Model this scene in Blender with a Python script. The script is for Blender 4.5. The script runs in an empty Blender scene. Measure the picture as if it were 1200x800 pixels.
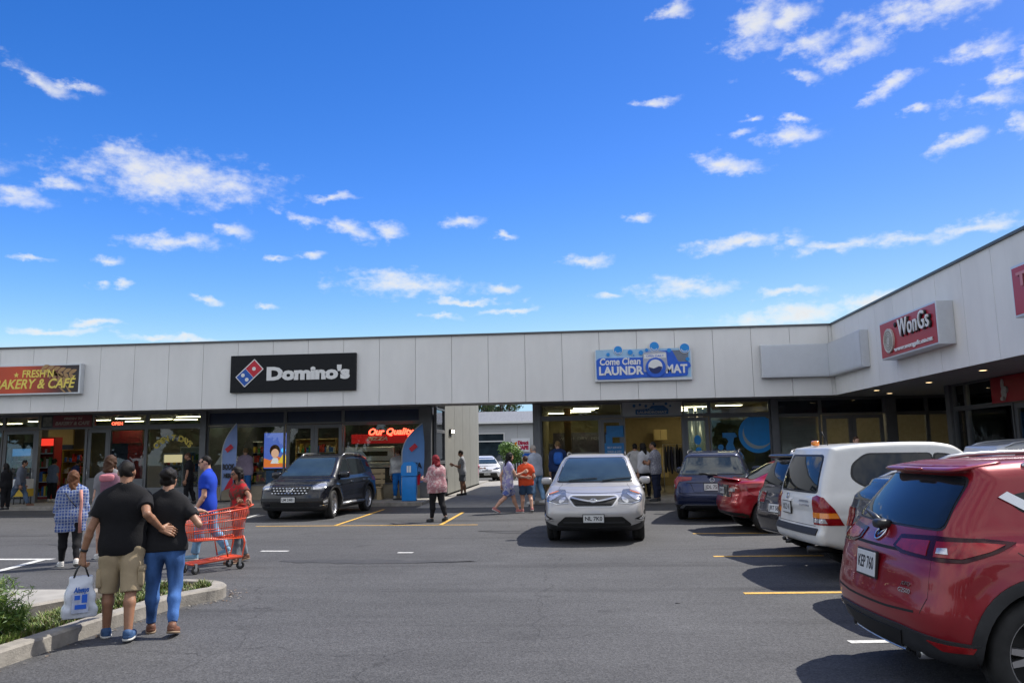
import bpy, bmesh, math, random
import numpy as np
from mathutils import Vector, Matrix
from mathutils.geometry import delaunay_2d_cdt
random.seed(7); rng = np.random.default_rng(7)
S = bpy.context.scene
COL = S.collection
R = math.radians
pi = math.pi

# ---------------------------------------------------------------- camera model
CAM_H = 1.68
F_PX = 918.8
PITCH, ROLL, YAW = 0.1402, -0.0172, 0.07816
_f = Vector((-math.sin(YAW)*math.cos(PITCH), math.cos(YAW)*math.cos(PITCH), math.sin(PITCH)))
_r = Vector((math.cos(YAW), math.sin(YAW), 0)); _u = _r.cross(_f)
CR = _r*math.cos(ROLL)+_u*math.sin(ROLL); CU = -_r*math.sin(ROLL)+_u*math.cos(ROLL); CF = _f
CAMP = Vector((0, 0, CAM_H))
def ray(px, py): return CF*F_PX + CR*(px-600) + CU*(400-py)
def gnd(px, py, z=0.0):
    d = ray(px, py); t = (z-CAM_H)/d.z; return CAMP+d*t
def onY(px, py, Y):
    d = ray(px, py); return CAMP+d*(Y/d.y)
def onX(px, py, X):
    d = ray(px, py); return CAMP+d*(X/d.x)
def proj(P):
    d = Vector(P)-CAMP; z = d.dot(CF)
    return (600+F_PX*d.dot(CR)/z, 400-F_PX*d.dot(CU)/z)
def heading_to_cam(loc):
    return math.atan2(-loc[1], -loc[0])

# ---------------------------------------------------------------- materials
MATS = {}
def srgb(r, g, b):
    f = lambda c: c/12.92 if c <= .04045 else ((c+.055)/1.055)**2.4
    return (f(r/255), f(g/255), f(b/255))
def nd(nt, t, **kw):
    n = nt.nodes.new(t)
    for k, v in kw.items(): setattr(n, k, v)
    return n
def pbr(name, col, rough=.6, metal=0., vary=.12, scale=6., bump=0., bscale=60., coat=0., spec=.5, trans=0., detail=5., stretch=None, sss=0., emit=0., coatr=.05, rvary=0.0):
    if name in MATS: return MATS[name]
    m = bpy.data.materials.new(name); m.use_nodes = True; MATS[name] = m
    nt = m.node_tree; p = nt.nodes['Principled BSDF']
    p.inputs['Base Color'].default_value = (*col, 1); p.inputs['Roughness'].default_value = rough
    p.inputs['Metallic'].default_value = metal; p.inputs['Coat Weight'].default_value = coat; p.inputs['Coat Roughness'].default_value = coatr
    p.inputs['Specular IOR Level'].default_value = spec
    if trans: p.inputs['Transmission Weight'].default_value = trans
    if sss:
        p.inputs['Subsurface Weight'].default_value = sss; p.inputs['Subsurface Radius'].default_value = (.02, .008, .004); p.inputs['Subsurface Scale'].default_value = .6
    if emit:
        p.inputs['Emission Color'].default_value = (*col, 1); p.inputs['Emission Strength'].default_value = emit
    if vary or bump or rvary:
        tc = nd(nt, 'ShaderNodeTexCoord'); mp = nd(nt, 'ShaderNodeMapping')
        if stretch: mp.inputs['Scale'].default_value = stretch
        nt.links.new(tc.outputs['Object'], mp.inputs['Vector'])
    if vary or rvary:
        n = nd(nt, 'ShaderNodeTexNoise'); n.inputs['Scale'].default_value = scale; n.inputs['Detail'].default_value = detail; n.inputs['Roughness'].default_value = .65
        nt.links.new(mp.outputs[0], n.inputs['Vector'])
        if vary:
            mr = nd(nt, 'ShaderNodeMapRange'); mr.inputs[1].default_value = .28; mr.inputs[2].default_value = .72; mr.inputs[3].default_value = 1-vary; mr.inputs[4].default_value = 1+vary
            nt.links.new(n.outputs['Fac'], mr.inputs[0])
            mx = nd(nt, 'ShaderNodeVectorMath', operation='SCALE'); mx.inputs[0].default_value = col
            nt.links.new(mr.outputs[0], mx.inputs['Scale']); nt.links.new(mx.outputs[0], p.inputs['Base Color'])
        if rvary:
            mr = nd(nt, 'ShaderNodeMapRange'); mr.inputs[1].default_value = .3; mr.inputs[2].default_value = .7; mr.inputs[3].default_value = max(.02, rough-rvary); mr.inputs[4].default_value = rough+rvary
            nt.links.new(n.outputs['Fac'], mr.inputs[0]); nt.links.new(mr.outputs[0], p.inputs['Roughness'])
    if bump:
        b = nd(nt, 'ShaderNodeBump'); b.inputs['Strength'].default_value = bump; b.inputs['Distance'].default_value = .01
        n2 = nd(nt, 'ShaderNodeTexNoise'); n2.inputs['Scale'].default_value = bscale; n2.inputs['Detail'].default_value = 4
        nt.links.new(mp.outputs[0], n2.inputs['Vector']); nt.links.new(n2.outputs['Fac'], b.inputs['Height']); nt.links.new(b.outputs[0], p.inputs['Normal'])
    return m
def glow(name, col, strength):
    if name in MATS: return MATS[name]
    m = bpy.data.materials.new(name); m.use_nodes = True; MATS[name] = m
    nt = m.node_tree; nt.nodes.clear(); o = nd(nt, 'ShaderNodeOutputMaterial'); e = nd(nt, 'ShaderNodeEmission')
    e.inputs[0].default_value = (*col, 1); e.inputs[1].default_value = strength; nt.links.new(e.outputs[0], o.inputs[0]); return m
def glass(name, tint=(.8, .85, .85), gloss=1.0, ior=1.5):
    if name in MATS: return MATS[name]
    m = bpy.data.materials.new(name); m.use_nodes = True; MATS[name] = m
    nt = m.node_tree; nt.nodes.clear(); o = nd(nt, 'ShaderNodeOutputMaterial')
    t = nd(nt, 'ShaderNodeBsdfTransparent'); t.inputs[0].default_value = (*tint, 1)
    g = nd(nt, 'ShaderNodeBsdfGlossy'); g.inputs['Roughness'].default_value = 0.01; g.inputs[0].default_value = (.95*gloss, .97*gloss, 1*gloss, 1)
    fr = nd(nt, 'ShaderNodeFresnel'); fr.inputs[0].default_value = ior
    mx = nd(nt, 'ShaderNodeMixShader'); nt.links.new(fr.outputs[0], mx.inputs[0]); nt.links.new(t.outputs[0], mx.inputs[1]); nt.links.new(g.outputs[0], mx.inputs[2])
    nt.links.new(mx.outputs[0], o.inputs[0]); return m

# ---------------------------------------------------------------- objects
def tag(o, label=None, cat=None, group=None, kind=None):
    if label: o['label'] = label
    if cat: o['category'] = cat
    if group: o['group'] = group
    if kind: o['kind'] = kind
    return o
def empty(name, loc=(0, 0, 0), rz=0., label=None, cat=None, group=None):
    o = bpy.data.objects.new(name, None); COL.objects.link(o); o.empty_display_size = .2
    o.location = loc; o.rotation_euler = (0, 0, rz); return tag(o, label, cat, group)
def mesh_obj(name, verts, faces, mats, parent=None, midx=None, smooth=False):
    me = bpy.data.meshes.new(name); me.from_pydata([tuple(v) for v in verts], [], [tuple(f) for f in faces]); 
    for m in (mats if isinstance(mats, (list, tuple)) else [mats]): me.materials.append(m)
    if midx is not None: me.polygons.foreach_set('material_index', np.asarray(midx, dtype=np.int32))
    if smooth: me.polygons.foreach_set('use_smooth', np.ones(len(me.polygons), dtype=bool))
    me.update()
    o = bpy.data.objects.new(name, me); COL.objects.link(o)
    if parent: o.parent = parent
    return o
def np_mesh(name, V, Q, mats, parent=None, smooth=True, midx=None):
    me = bpy.data.meshes.new(name); V = np.asarray(V, dtype=np.float32); Q = np.asarray(Q, dtype=np.int32); k = Q.shape[1]
    me.vertices.add(len(V)); me.vertices.foreach_set('co', V.ravel())
    me.loops.add(Q.size); me.loops.foreach_set('vertex_index', Q.ravel())
    me.polygons.add(len(Q)); me.polygons.foreach_set('loop_start', np.arange(0, Q.size, k, dtype=np.int32)); 
    me.polygons.foreach_set('loop_total', np.full(len(Q), k, dtype=np.int32))
    for m in (mats if isinstance(mats, (list, tuple)) else [mats]): me.materials.append(m)
    if midx is not None: me.polygons.foreach_set('material_index', np.asarray(midx, dtype=np.int32))
    if smooth: me.polygons.foreach_set('use_smooth', np.ones(len(Q), dtype=bool))
    me.update(calc_edges=True); me.validate()
    o = bpy.data.objects.new(name, me); COL.objects.link(o)
    if parent: o.parent = parent
    return o
class MB:
    def __init__(s): s.v = []; s.f = []; s.m = []
    def add(s, vs, fs, mi=0):
        b = len(s.v); s.v += [tuple(v) for v in vs]; s.f += [tuple(i+b for i in f) for f in fs]; s.m += [mi]*len(fs); return s
    def box(s, x0, x1, y0, y1, z0, z1, mi=0, M=None, bev=0.):
        if bev > 0:
            bm = bmesh.new(); bmesh.ops.create_cube(bm, size=1)
            for v in bm.verts: v.co = Vector(((x0+x1)/2+v.co.x*(x1-x0), (y0+y1)/2+v.co.y*(y1-y0), (z0+z1)/2+v.co.z*(z1-z0)))
            bmesh.ops.bevel(bm, geom=list(bm.edges), offset=bev, segments=2, affect='EDGES', profile=.6)
            bm.verts.index_update(); vs = [v.co.copy() for v in bm.verts]; fs = [[v.index for v in f.verts] for f in bm.faces]; bm.free()
        else:
            vs = [Vector(p) for p in ((x0, y0, z0), (x1, y0, z0), (x1, y1, z0), (x0, y1, z0), (x0, y0, z1), (x1, y0, z1), (x1, y1, z1), (x0, y1, z1))]
            fs = [(0, 3, 2, 1), (4, 5, 6, 7), (0, 1, 5, 4), (1, 2, 6, 5), (2, 3, 7, 6), (3, 0, 4, 7)]
        if M is not None: vs = [M @ v for v in vs]
        return s.add(vs, fs, mi)
    def tube(s, pts, r, n=8, mi=0, closed=False, caps=True):
        pts = [Vector(p) for p in pts]; rs = r if isinstance(r, (list, tuple)) else [r]*len(pts); L = len(pts)
        vs = []; up = None
        for i, p in enumerate(pts):
            a = pts[i-1] if (i > 0 or closed) else p; b = pts[(i+1) % L] if (i < L-1 or closed) else p
            t = (b-a).normalized()
            if up is None:
                up = Vector((0, 0, 1)) if abs(t.z) < .9 else Vector((1, 0, 0))
            sd = t.cross(up).normalized(); up = sd.cross(t).normalized()
            for k in range(n):
                an = 2*pi*k/n; vs.append(p+sd*math.cos(an)*rs[i]+up*math.sin(an)*rs[i])
        fs = []
        for i in range(L if closed else L-1):
            j = (i+1) % L
            for k in range(n): fs.append((i*n+k, i*n+(k+1) % n, j*n+(k+1) % n, j*n+k))
        if caps and not closed: fs.append(tuple(range(n))[::-1]); fs.append(tuple((L-1)*n+k for k in range(n)))
        return s.add(vs, fs, mi)
    def lathe(s, prof, n=24, M=None, mi=0, close=False, caps=True):
        vs = []; L = len(prof)
        for (r, z) in prof:
            for k in range(n):
                a = 2*pi*k/n; v = Vector((r*math.cos(a), r*math.sin(a), z)); vs.append(M @ v if M is not None else v)
        fs = []
        for i in range(L if close else L-1):
            j = (i+1) % L
            for k in range(n): fs.append((i*n+k, i*n+(k+1) % n, j*n+(k+1) % n, j*n+k))
        if not close and caps:
            if prof[0][0] > 1e-5: fs.append(tuple(range(n))[::-1])
            if prof[-1][0] > 1e-5: fs.append(tuple((L-1)*n+k for k in range(n)))
        return s.add(vs, fs, mi)
    def prism(s, poly, a, b, M=None, mi=0):
        """poly: (x,z) outline; extruded along y from a to b"""
        n = len(poly); vs = [Vector((x, a, z)) for x, z in poly]+[Vector((x, b, z)) for x, z in poly]
        if M is not None: vs = [M @ v for v in vs]
        fs = [tuple(range(n)), tuple(range(2*n-1, n-1, -1))]+[(i, n+i, n+(i+1) % n, (i+1) % n) for i in range(n)]
        return s.add(vs, fs, mi)
    def build(s, name, mats, parent=None, smooth=False):
        return mesh_obj(name, s.v, s.f, mats, parent, s.m, smooth)
def fixn(o):
    bm = bmesh.new(); bm.from_mesh(o.data); bmesh.ops.recalc_face_normals(bm, faces=bm.faces); bm.to_mesh(o.data); bm.free(); return o
FONT = None
def text(name, s, parent, loc, size, mat, width=None, extrude=.004, shear=0., weight=0., rot=(pi/2, 0, 0), align='CENTER', spacing=1.):
    c = bpy.data.curves.new(name, 'FONT'); c.body = s; c.size = size; c.extrude = extrude; c.shear = shear; c.offset = weight
    c.align_x = align; c.align_y = 'CENTER'; c.resolution_u = 3; c.space_character = spacing
    o = bpy.data.objects.new(name, c); COL.objects.link(o); c.materials.append(mat)
    if parent: o.parent = parent
    o.location = loc; o.rotation_euler = rot
    if width:
        bpy.context.view_layer.update(); w = o.dimensions.x
        if w > 1e-4: o.scale.x = width/w
    # keep real mesh lettering
    dg = bpy.context.evaluated_depsgraph_get(); me = bpy.data.meshes.new_from_object(o.evaluated_get(dg)); me.name = name
    o2 = bpy.data.objects.new(name, me); COL.objects.link(o2); o2.parent = parent; o2.location = o.location; o2.rotation_euler = o.rotation_euler; o2.scale = o.scale
    me.materials.clear(); me.materials.append(mat)
    bpy.data.objects.remove(o); bpy.data.curves.remove(c); o2.name = name
    return o2
def copy_tree(o, parent=None):
    c = o.copy(); COL.objects.link(c)
    if parent: c.parent = parent
    for ch in list(o.children): copy_tree(ch, c)
    return c

# ---------------------------------------------------------------- implicit surfaces
def surfnets(F, org, h):
    ins = F < 0
    c = ins[:-1, :-1, :-1].astype(np.int8)
    offs = [(i, j, k) for i in (0, 1) for j in (0, 1) for k in (0, 1)]
    nx, ny, nz = (d-1 for d in F.shape)
    tot = np.zeros((nx, ny, nz), np.int8)
    for (i, j, k) in offs: tot += ins[i:i+nx, j:j+ny, k:k+nz]
    act = np.argwhere((tot > 0) & (tot < 8)); 
    if len(act) == 0: return np.zeros((0, 3)), np.zeros((0, 4), int)
    idx = -np.ones((nx, ny, nz), np.int64); idx[act[:, 0], act[:, 1], act[:, 2]] = np.arange(len(act))
    vals = {o: F[act[:, 0]+o[0], act[:, 1]+o[1], act[:, 2]+o[2]] for o in offs}
    acc = np.zeros((len(act), 3)); cnt = np.zeros(len(act))
    for a in offs:
        for ax in range(3):
            if a[ax] == 0:
                b = list(a); b[ax] = 1; b = tuple(b); va, vb = vals[a], vals[b]
                m = (va < 0) != (vb < 0); t = np.where(m, va/np.where(m, va-vb, 1), 0)
                p = np.array(a, float)[None, :].repeat(len(act), 0); p[:, ax] += t
                acc[m] += p[m]; cnt[m] += 1
    V = (act+acc/cnt[:, None])*h+np.asarray(org)
    quads = []
    for ax in range(3):
        o1, o2 = [(1, 2), (2, 0), (0, 1)][ax]
        s0 = [slice(None)]*3; s1 = [slice(None)]*3; s0[ax] = slice(0, -1); s1[ax] = slice(1, None)
        A, B = ins[tuple(s0)], ins[tuple(s1)]
        e = np.argwhere(A != B)
        ok = np.ones(len(e), bool)
        for o in (o1, o2): ok &= (e[:, o] > 0) & (e[:, o] < F.shape[o]-1)
        e = e[ok]; fl = A[e[:, 0], e[:, 1], e[:, 2]]
        def cell(d1, d2):
            q = e.copy(); q[:, o1] -= d1; q[:, o2] -= d2; return idx[q[:, 0], q[:, 1], q[:, 2]]
        q = np.stack([cell(1, 1), cell(0, 1), cell(0, 0), cell(1, 0)], 1)
        q[~fl] = q[~fl][:, ::-1]; quads.append(q)
    Q = np.concatenate(quads); Q = Q[(Q >= 0).all(1)]
    return V, Q
def grad(f, P, e=.002):
    g = np.empty_like(P)
    for a in range(3):
        d = np.zeros(3); d[a] = e; g[:, a] = (f(P+d)-f(P-d))/(2*e)
    return g
def isosurf(f, lo, hi, h, newton=2):
    lo = np.array(lo)-2*h; hi = np.array(hi)+2*h; n = np.ceil((hi-lo)/h).astype(int)+1
    ax = [lo[i]+h*np.arange(n[i]) for i in range(3)]
    F = np.empty(tuple(n), np.float32)
    for i0 in range(0, n[0], 24):
        X, Y, Z = np.meshgrid(ax[0][i0:i0+24], ax[1], ax[2], indexing='ij')
        F[i0:i0+24] = f(np.stack([X, Y, Z], -1).reshape(-1, 3)).reshape(X.shape)
    V, Q = surfnets(F, lo, h)
    for _ in range(newton):
        if len(V) == 0: break
        g = grad(f, V, h*.25); s = f(V)/np.maximum((g*g).sum(1), .05)
        V = V-np.clip(g*s[:, None], -h*.7, h*.7)
    return V, Q
def smin(a, b, k):
    h = np.maximum(k-np.abs(a-b), 0)/k; return np.minimum(a, b)-h*h*k*.25
def smax(a, b, k): return -smin(-a, -b, k)
def catmull(pts, n=6, closed=True):
    P = np.array(pts, float); L = len(P); out = []
    rngI = range(L) if closed else range(L-1)
    for i in rngI:
        p0 = P[(i-1) % L] if (closed or i > 0) else P[i]; p1 = P[i]; p2 = P[(i+1) % L]; p3 = P[(i+2) % L] if (closed or i < L-2) else P[i+1]
        for t in np.arange(n)/n:
            # centripetal-lite: plain Catmull-Rom with tension .5 clamp
            out.append(.5*((2*p1)+(-p0+p2)*t+(2*p0-5*p1+4*p2-p3)*t*t+(-p0+3*p1-3*p2+p3)*t**3))
    if not closed: out.append(P[-1])
    return np.array(out)
def poly_sd(P, poly):
    """signed distance of points P (N,2) to closed polygon"""
    A = np.asarray(poly); B = np.roll(A, -1, 0); d2 = np.full(len(P), 1e9); ins = np.zeros(len(P), bool)
    for a, b in zip(A, B):
        e = b-a; L = e@e
        if L < 1e-12: continue
        w = P-a; t = np.clip((w@e)/L, 0, 1); q = w-t[:, None]*e; d2 = np.minimum(d2, (q*q).sum(1))
        c = (a[1] > P[:, 1]) != (b[1] > P[:, 1])
        if abs(e[1]) > 1e-12:
            ins ^= c & (P[:, 0] < a[0]+(P[:, 1]-a[1])*e[0]/e[1])
    d = np.sqrt(d2); return np.where(ins, -d, d)
class Table2:
    """2-D distance table with bilinear lookup"""
    def __init__(s, poly, lo, hi, h=.01):
        s.lo = np.array(lo, float); s.h = h; s.n = np.ceil((np.array(hi)-s.lo)/h).astype(int)+1
        X, Y = np.meshgrid(s.lo[0]+h*np.arange(s.n[0]), s.lo[1]+h*np.arange(s.n[1]), indexing='ij')
        s.T = poly_sd(np.stack([X.ravel(), Y.ravel()], 1), poly).reshape(X.shape)
    def __call__(s, x, y):
        u = np.clip((x-s.lo[0])/s.h, 0, s.n[0]-1.001); v = np.clip((y-s.lo[1])/s.h, 0, s.n[1]-1.001)
        i = u.astype(int); j = v.astype(int); a = u-i; b = v-j; T = s.T
        return T[i, j]*(1-a)*(1-b)+T[i+1, j]*a*(1-b)+T[i, j+1]*(1-a)*b+T[i+1, j+1]*a*b
def cdt_fill(poly, step):
    """triangulate a 2-D outline with interior grid points"""
    poly = np.asarray(poly, float); pts = []
    n = len(poly)
    for i in range(n):
        a, b = poly[i], poly[(i+1) % n]; k = max(1, int(np.ceil(np.linalg.norm(b-a)/step)))
        for t in range(k): pts.append(a+(b-a)*t/k)
    nb = len(pts); lo = poly.min(0); hi = poly.max(0)
    gx = np.arange(lo[0]+step/2, hi[0], step); gy = np.arange(lo[1]+step/2, hi[1], step)
    if len(gx) and len(gy):
        G = np.stack(np.meshgrid(gx, gy, indexing='ij'), -1).reshape(-1, 2)
        G = G[poly_sd(G, poly) < -step*.35]; pts += list(G)
    res = delaunay_2d_cdt([Vector((p[0], p[1])) for p in pts], [(i, (i+1) % nb) for i in range(nb)], [list(range(nb))], 1, 1e-6)
    V = np.array([(v.x, v.y) for v in res[0]]); T = [tuple(f) for f in res[2]]
    out = []
    for t in T:
        a, b, c = V[t[0]], V[t[1]], V[t[2]]
        if (b[0]-a[0])*(c[1]-a[1])-(b[1]-a[1])*(c[0]-a[0]) < 0: t = t[::-1]
        out.append(t)
    return V, out
SKY_CURVE = ((2.0, 1.76, .5), (1.546, 1.04, .78), (1.5, .96, 1.0)); SKY_STR = .12; CLOUD = (4.65, 4.7, 4.75); ADDED_BANK = .45; EXPO = .8
# ================================================================ vehicles
def superq(mb, c, rad, e1=.5, e2=.5, nu=20, nv=12, M=None, mi=0):
    sp = lambda a, e: math.copysign(abs(a)**e, a)
    vs = []
    for j in range(nv+1):
        v = -pi/2+pi*j/nv
        for i in range(nu):
            u = -pi+2*pi*i/nu
            p = Vector((rad[0]*sp(math.cos(v), e1)*sp(math.cos(u), e2), rad[1]*sp(math.cos(v), e1)*sp(math.sin(u), e2), rad[2]*sp(math.sin(v), e1)))
            if M is not None: p = M @ p
            vs.append(p+Vector(c))
    fs = [(j*nu+i, j*nu+(i+1) % nu, (j+1)*nu+(i+1) % nu, (j+1)*nu+i) for j in range(nv) for i in range(nu)]
    return mb.add(vs, fs, mi)
def rnd(pts, r=.05, n=4):
    P = [np.array(p, float) for p in pts]; out = []; L = len(P)
    for i in range(L):
        a, b, c = P[i-1], P[i], P[(i+1) % L]; ra = r[i] if isinstance(r, (list, tuple)) else r
        la, lc = np.linalg.norm(a-b), np.linalg.norm(c-b)
        p0 = b+(a-b)/la*min(ra, la*.45); p1 = b+(c-b)/lc*min(ra, lc*.45)
        for t in np.linspace(0, 1, n): out.append((1-t)**2*p0+2*t*(1-t)*b+t*t*p1)
    return np.array(out)
def ribbon(pts, w):
    P = np.array(pts, float); T = np.gradient(P, axis=0); T /= np.linalg.norm(T, axis=1)[:, None]; N = np.stack([-T[:, 1], T[:, 0]], 1)
    return np.concatenate([P+N*w/2, (P-N*w/2)[::-1]])
def arc(c, r, a0, a1, n=16): return [(c[0]+r*math.cos(R(a)), c[1]+r*math.sin(R(a))) for a in np.linspace(a0, a1, n)]

M_TRIM = pbr('black_trim', (.012, .012, .013), .45, vary=.2, scale=20)
M_CLAD = pbr('grey_black_cladding', (.022, .023, .025), .6, vary=.25, scale=9, bump=.15, bscale=300)
M_CHROME = pbr('chrome', (.62, .64, .66), .16, 1., vary=0)
M_SILVP = pbr('silver_plastic', (.5, .51, .52), .3, .8, vary=0)
M_SILVS = pbr('satin_silver', (.55, .56, .57), .4, .35, vary=0)
M_TYRE = pbr('tyre_rubber', (.018, .018, .018), .8, vary=.3, scale=15)
M_RIM = pbr('alloy_rim', (.5, .5, .52), .3, .9, vary=.1)
M_DRIM = pbr('dark_rim', (.03, .03, .032), .35, .6, vary=.1)
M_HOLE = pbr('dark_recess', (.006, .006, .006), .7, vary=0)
M_CGLASS = pbr('car_glass', (.012, .016, .018), .03, 0, vary=.35, scale=1.6, spec=.5)
M_HLAMP = pbr('headlamp_glass', (.15, .155, .165), .1, .3, vary=.5, scale=13, coat=.4, coatr=.01)
M_CGLASSL = pbr('car_glass_clear', (.035, .055, .062), .03, 0, vary=.35, scale=1.4, spec=.9, coat=.3, coatr=.01)
M_TAIL = pbr('tail_lamp_red', (.24, .005, .007), .15, vary=.35, scale=14, coat=.35, coatr=.02)
M_TAILD = pbr('tail_lamp_dark', (.03, .002, .004), .2, vary=.2, scale=14, spec=.35)
M_AMBER = pbr('tail_lamp_amber', (.75, .22, .01), .15, vary=.1, scale=14, coat=1.)
M_CLEAR = pbr('lamp_clear', (.55, .56, .58), .08, .55, vary=.45, scale=16, coat=1., coatr=.01)
M_CLEARD = pbr('lamp_bezel', (.09, .095, .1), .12, .3, vary=.5, scale=12, coat=1., coatr=.01)
M_PLATE = pbr('plate_white', (.62, .63, .62), .35, vary=.06, scale=20)
M_PTXT = pbr('plate_ink', (.01, .012, .02), .5, vary=0)
def paint(name, col, metal=.25, rough=.32, vary=.05, coat=.7): return pbr('paint_'+name, col, rough, metal, vary=vary, scale=3.5, coat=coat, coatr=.05, bump=.0)

class Car:
    def __init__(s, name, label, sp, loc, head, mat, group='vehicles in the car park', h=.03):
        s.sp = sp; s.root = empty(name, loc, head, label, sp.get('cat', 'car'), group); s.mat = mat; s.h = h
        L2 = sp['L']/2
        lo, hi = (-L2-.5, -.3), (L2+.5, sp['H']+.4)
        s.TL = Table2(catmull(sp['lower'], 5), lo, hi); s.TG = Table2(catmull(sp['gh'], 5), lo, hi)
        V, Q = isosurf(s.f, (-L2-.1, -sp['W']/2-.08, .12), (L2+.1, sp['W']/2+.08, sp['H']+.05), h)
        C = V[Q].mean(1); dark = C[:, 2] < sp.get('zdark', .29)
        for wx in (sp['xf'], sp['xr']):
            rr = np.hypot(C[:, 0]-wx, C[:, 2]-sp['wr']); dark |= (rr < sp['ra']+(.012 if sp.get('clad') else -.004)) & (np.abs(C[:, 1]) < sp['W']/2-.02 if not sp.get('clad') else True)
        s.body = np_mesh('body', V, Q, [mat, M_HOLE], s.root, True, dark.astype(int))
        s.wheels()
    def f(s, P):
        sp = s.sp; x, y, z = P[:, 0], P[:, 1], P[:, 2]; ay = np.sqrt(y*y+1e-4); L2 = sp['L']/2
        ramp = np.clip(np.abs(x)/.9-.3, 0, 1)
        xw = x+np.where(x > 0, sp.get('cf', .12), -sp.get('cr', .07))*ay**2*ramp*1.2+np.where(x > 0, 1, -1)*ramp*sp.get('corner', .35)*np.maximum(ay-.55, 0)**2
        dL = s.TL(xw, z)
        hw = sp['W']/2-.055*np.clip((z-.75)/.35, 0, 1.5)**2-.06*np.clip((.6-z)/.35, 0, 1.2)**2
        hw = hw-sp.get('tf', .07)*np.clip((x-L2*.45)/(L2*.55), 0, 1.2)**2-sp.get('tr', .06)*np.clip((-x-L2*.5)/(L2*.5), 0, 1.2)**2
        zs = sp.get('crease', .9)+sp.get('creaseslope', .02)*(-x)
        hw = hw+sp.get('soft', 1)*(.016*np.exp(-((z-zs)/.045)**2)-.012*np.exp(-((z-(zs-.2))/.1)**2))
        for wx in (sp['xf'], sp['xr']):
            rr = np.hypot(x-wx, z-sp['wr']); hw = hw+sp.get('flare', .02)*np.exp(-((rr-sp['ra']-.04)/.08)**2)
        d = smax(dL, ay-hw, sp.get('k', .12))
        rg = np.clip(np.abs(x-.0)/.8-.2, 0, 1)
        xg = x+np.where(x > 0, sp.get('gf', .16), -sp.get('gr', .1))*ay**2*rg
        dG = s.TG(xg, z); t = (z-sp['zb'])/(sp['H']-sp['zb'])
        gw = sp['bw']+(sp['rw']-sp['bw'])*t-sp.get('gtr', .06)*np.clip((-x-L2*.3)/(L2*.7), 0, 1)**2
        zr = sp.get('crown', .05)*(1-(ay/.7)**2)
        g = smax(dG, (ay-gw)*.93, sp.get('kg', .13))
        d = smin(d, g, sp.get('kb', .05))
        for wx in (sp['xf'], sp['xr']):
            rr = np.hypot(x-wx, z-sp['wr'])-sp['ra']; d = smax(d, -np.maximum(rr, .52-ay), .012)
        return d
    # ---- projection of outlines on the body
    def hit(s, kind, U):
        sp = s.sp; L2 = sp['L']/2; n = len(U); o = np.zeros((n, 3)); d = np.zeros((n, 3)); T = 2.6
        if kind == 'side': o[:, 0] = U[:, 0]; o[:, 2] = U[:, 1]; o[:, 1] = 1.3; d[:, 1] = -1; T = 1.3
        elif kind in ('front', 'rear'):
            sg = 1 if kind == 'front' else -1; o[:, 0] = sg*(L2+.3); o[:, 1] = U[:, 0]; o[:, 2] = U[:, 1]; d[:, 0] = -sg
        elif kind == 'top': o[:, 0] = U[:, 0]; o[:, 1] = U[:, 1]; o[:, 2] = sp['H']+.3; d[:, 2] = -1; T = 2
        elif kind in ('cf', 'cr'):
            sg = 1 if kind == 'cf' else -1; th = np.radians(U[:, 0]); ax = sg*(L2-1.0)
            d[:, 0] = -sg*np.cos(th); d[:, 1] = -np.sin(th); o[:, 0] = ax; o[:, 2] = U[:, 1]; o -= d*2.0; T = 2.0
        N = 90; best = np.full(n, np.nan); prev = s.f(o)
        for k in range(1, N+1):
            t = T*k/N; cur = s.f(o+d*t); m = np.isnan(best) & (cur < 0) & (prev >= 0); best[m] = t; prev = cur
        ok = ~np.isnan(best); t1 = np.where(ok, best, 0); t0 = t1-T/N
        for _ in range(12):
            tm = (t0+t1)/2; v = s.f(o+d*tm[:, None]); inn = v < 0; t1 = np.where(inn, tm, t1); t0 = np.where(inn, t0, tm)
        P = o+d*t1[:, None]; g = grad(s.f, P, .012); g /= np.maximum(np.linalg.norm(g, axis=1), 1e-6)[:, None]
        return P, g, ok
    def patch(s, name, kind, poly, mat, off=.004, thick=.02, step=.06, parent=None, mirror=False, label=None):
        out = []
        poly = np.asarray(poly, float)
        sc = np.array([1/57.3/1., 1]) if kind in ('cf', 'cr') else np.array([1, 1])
        V2, T = cdt_fill(poly*sc, step); U = V2/sc
        P, g, ok = s.hit(kind, U)
        for mir in ((False, True) if mirror else (False,)):
            Pm = P.copy(); gm = g.copy()
            if mir: Pm[:, 1] *= -1; gm[:, 1] *= -1
            F = []
            for t in T:
                if not (ok[t[0]] and ok[t[1]] and ok[t[2]]): continue
                a, b, c = Pm[t[0]], Pm[t[1]], Pm[t[2]]
                if np.linalg.norm(b-a) > .45 or np.linalg.norm(c-a) > .45: continue
                F.append(t if np.dot(np.cross(b-a, c-a), gm[t[0]]) > 0 else t[::-1])
            if not F: continue
            E = {}
            for t in F:
                for i in range(3):
                    e = (t[i], t[(i+1) % 3]); E[e] = E.get(e, 0)+1
            bd = [e for e in E if (e[1], e[0]) not in E]
            vs = list(Pm+gm*off); top = len(F)
            base = {}
            for e in bd:
                for i in e:
                    if i not in base:
                        base[i] = len(vs); vs.append(Pm[i]+gm[i]*off); vs.append(Pm[i]-gm[i]*thick)
            F2 = list(F)+[(base[e[1]], base[e[0]], base[e[0]]+1, base[e[1]]+1) for e in bd]
            o = mesh_obj(name, vs, F2, mat, parent or s.root)
            sm = np.zeros(len(F2), bool); sm[:top] = True; o.data.polygons.foreach_set('use_smooth', sm)
            if label: o['label'] = label
            out.append(o)
        return out
    def groove(s, kind, pts, mirror=True, w=.007, mat=None, off=.0012, name='panel_gap', parent=None):
        return s.patch(name, kind, ribbon(pts, w), mat or M_HOLE, off, .003, .05, parent or s.body, mirror)
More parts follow.
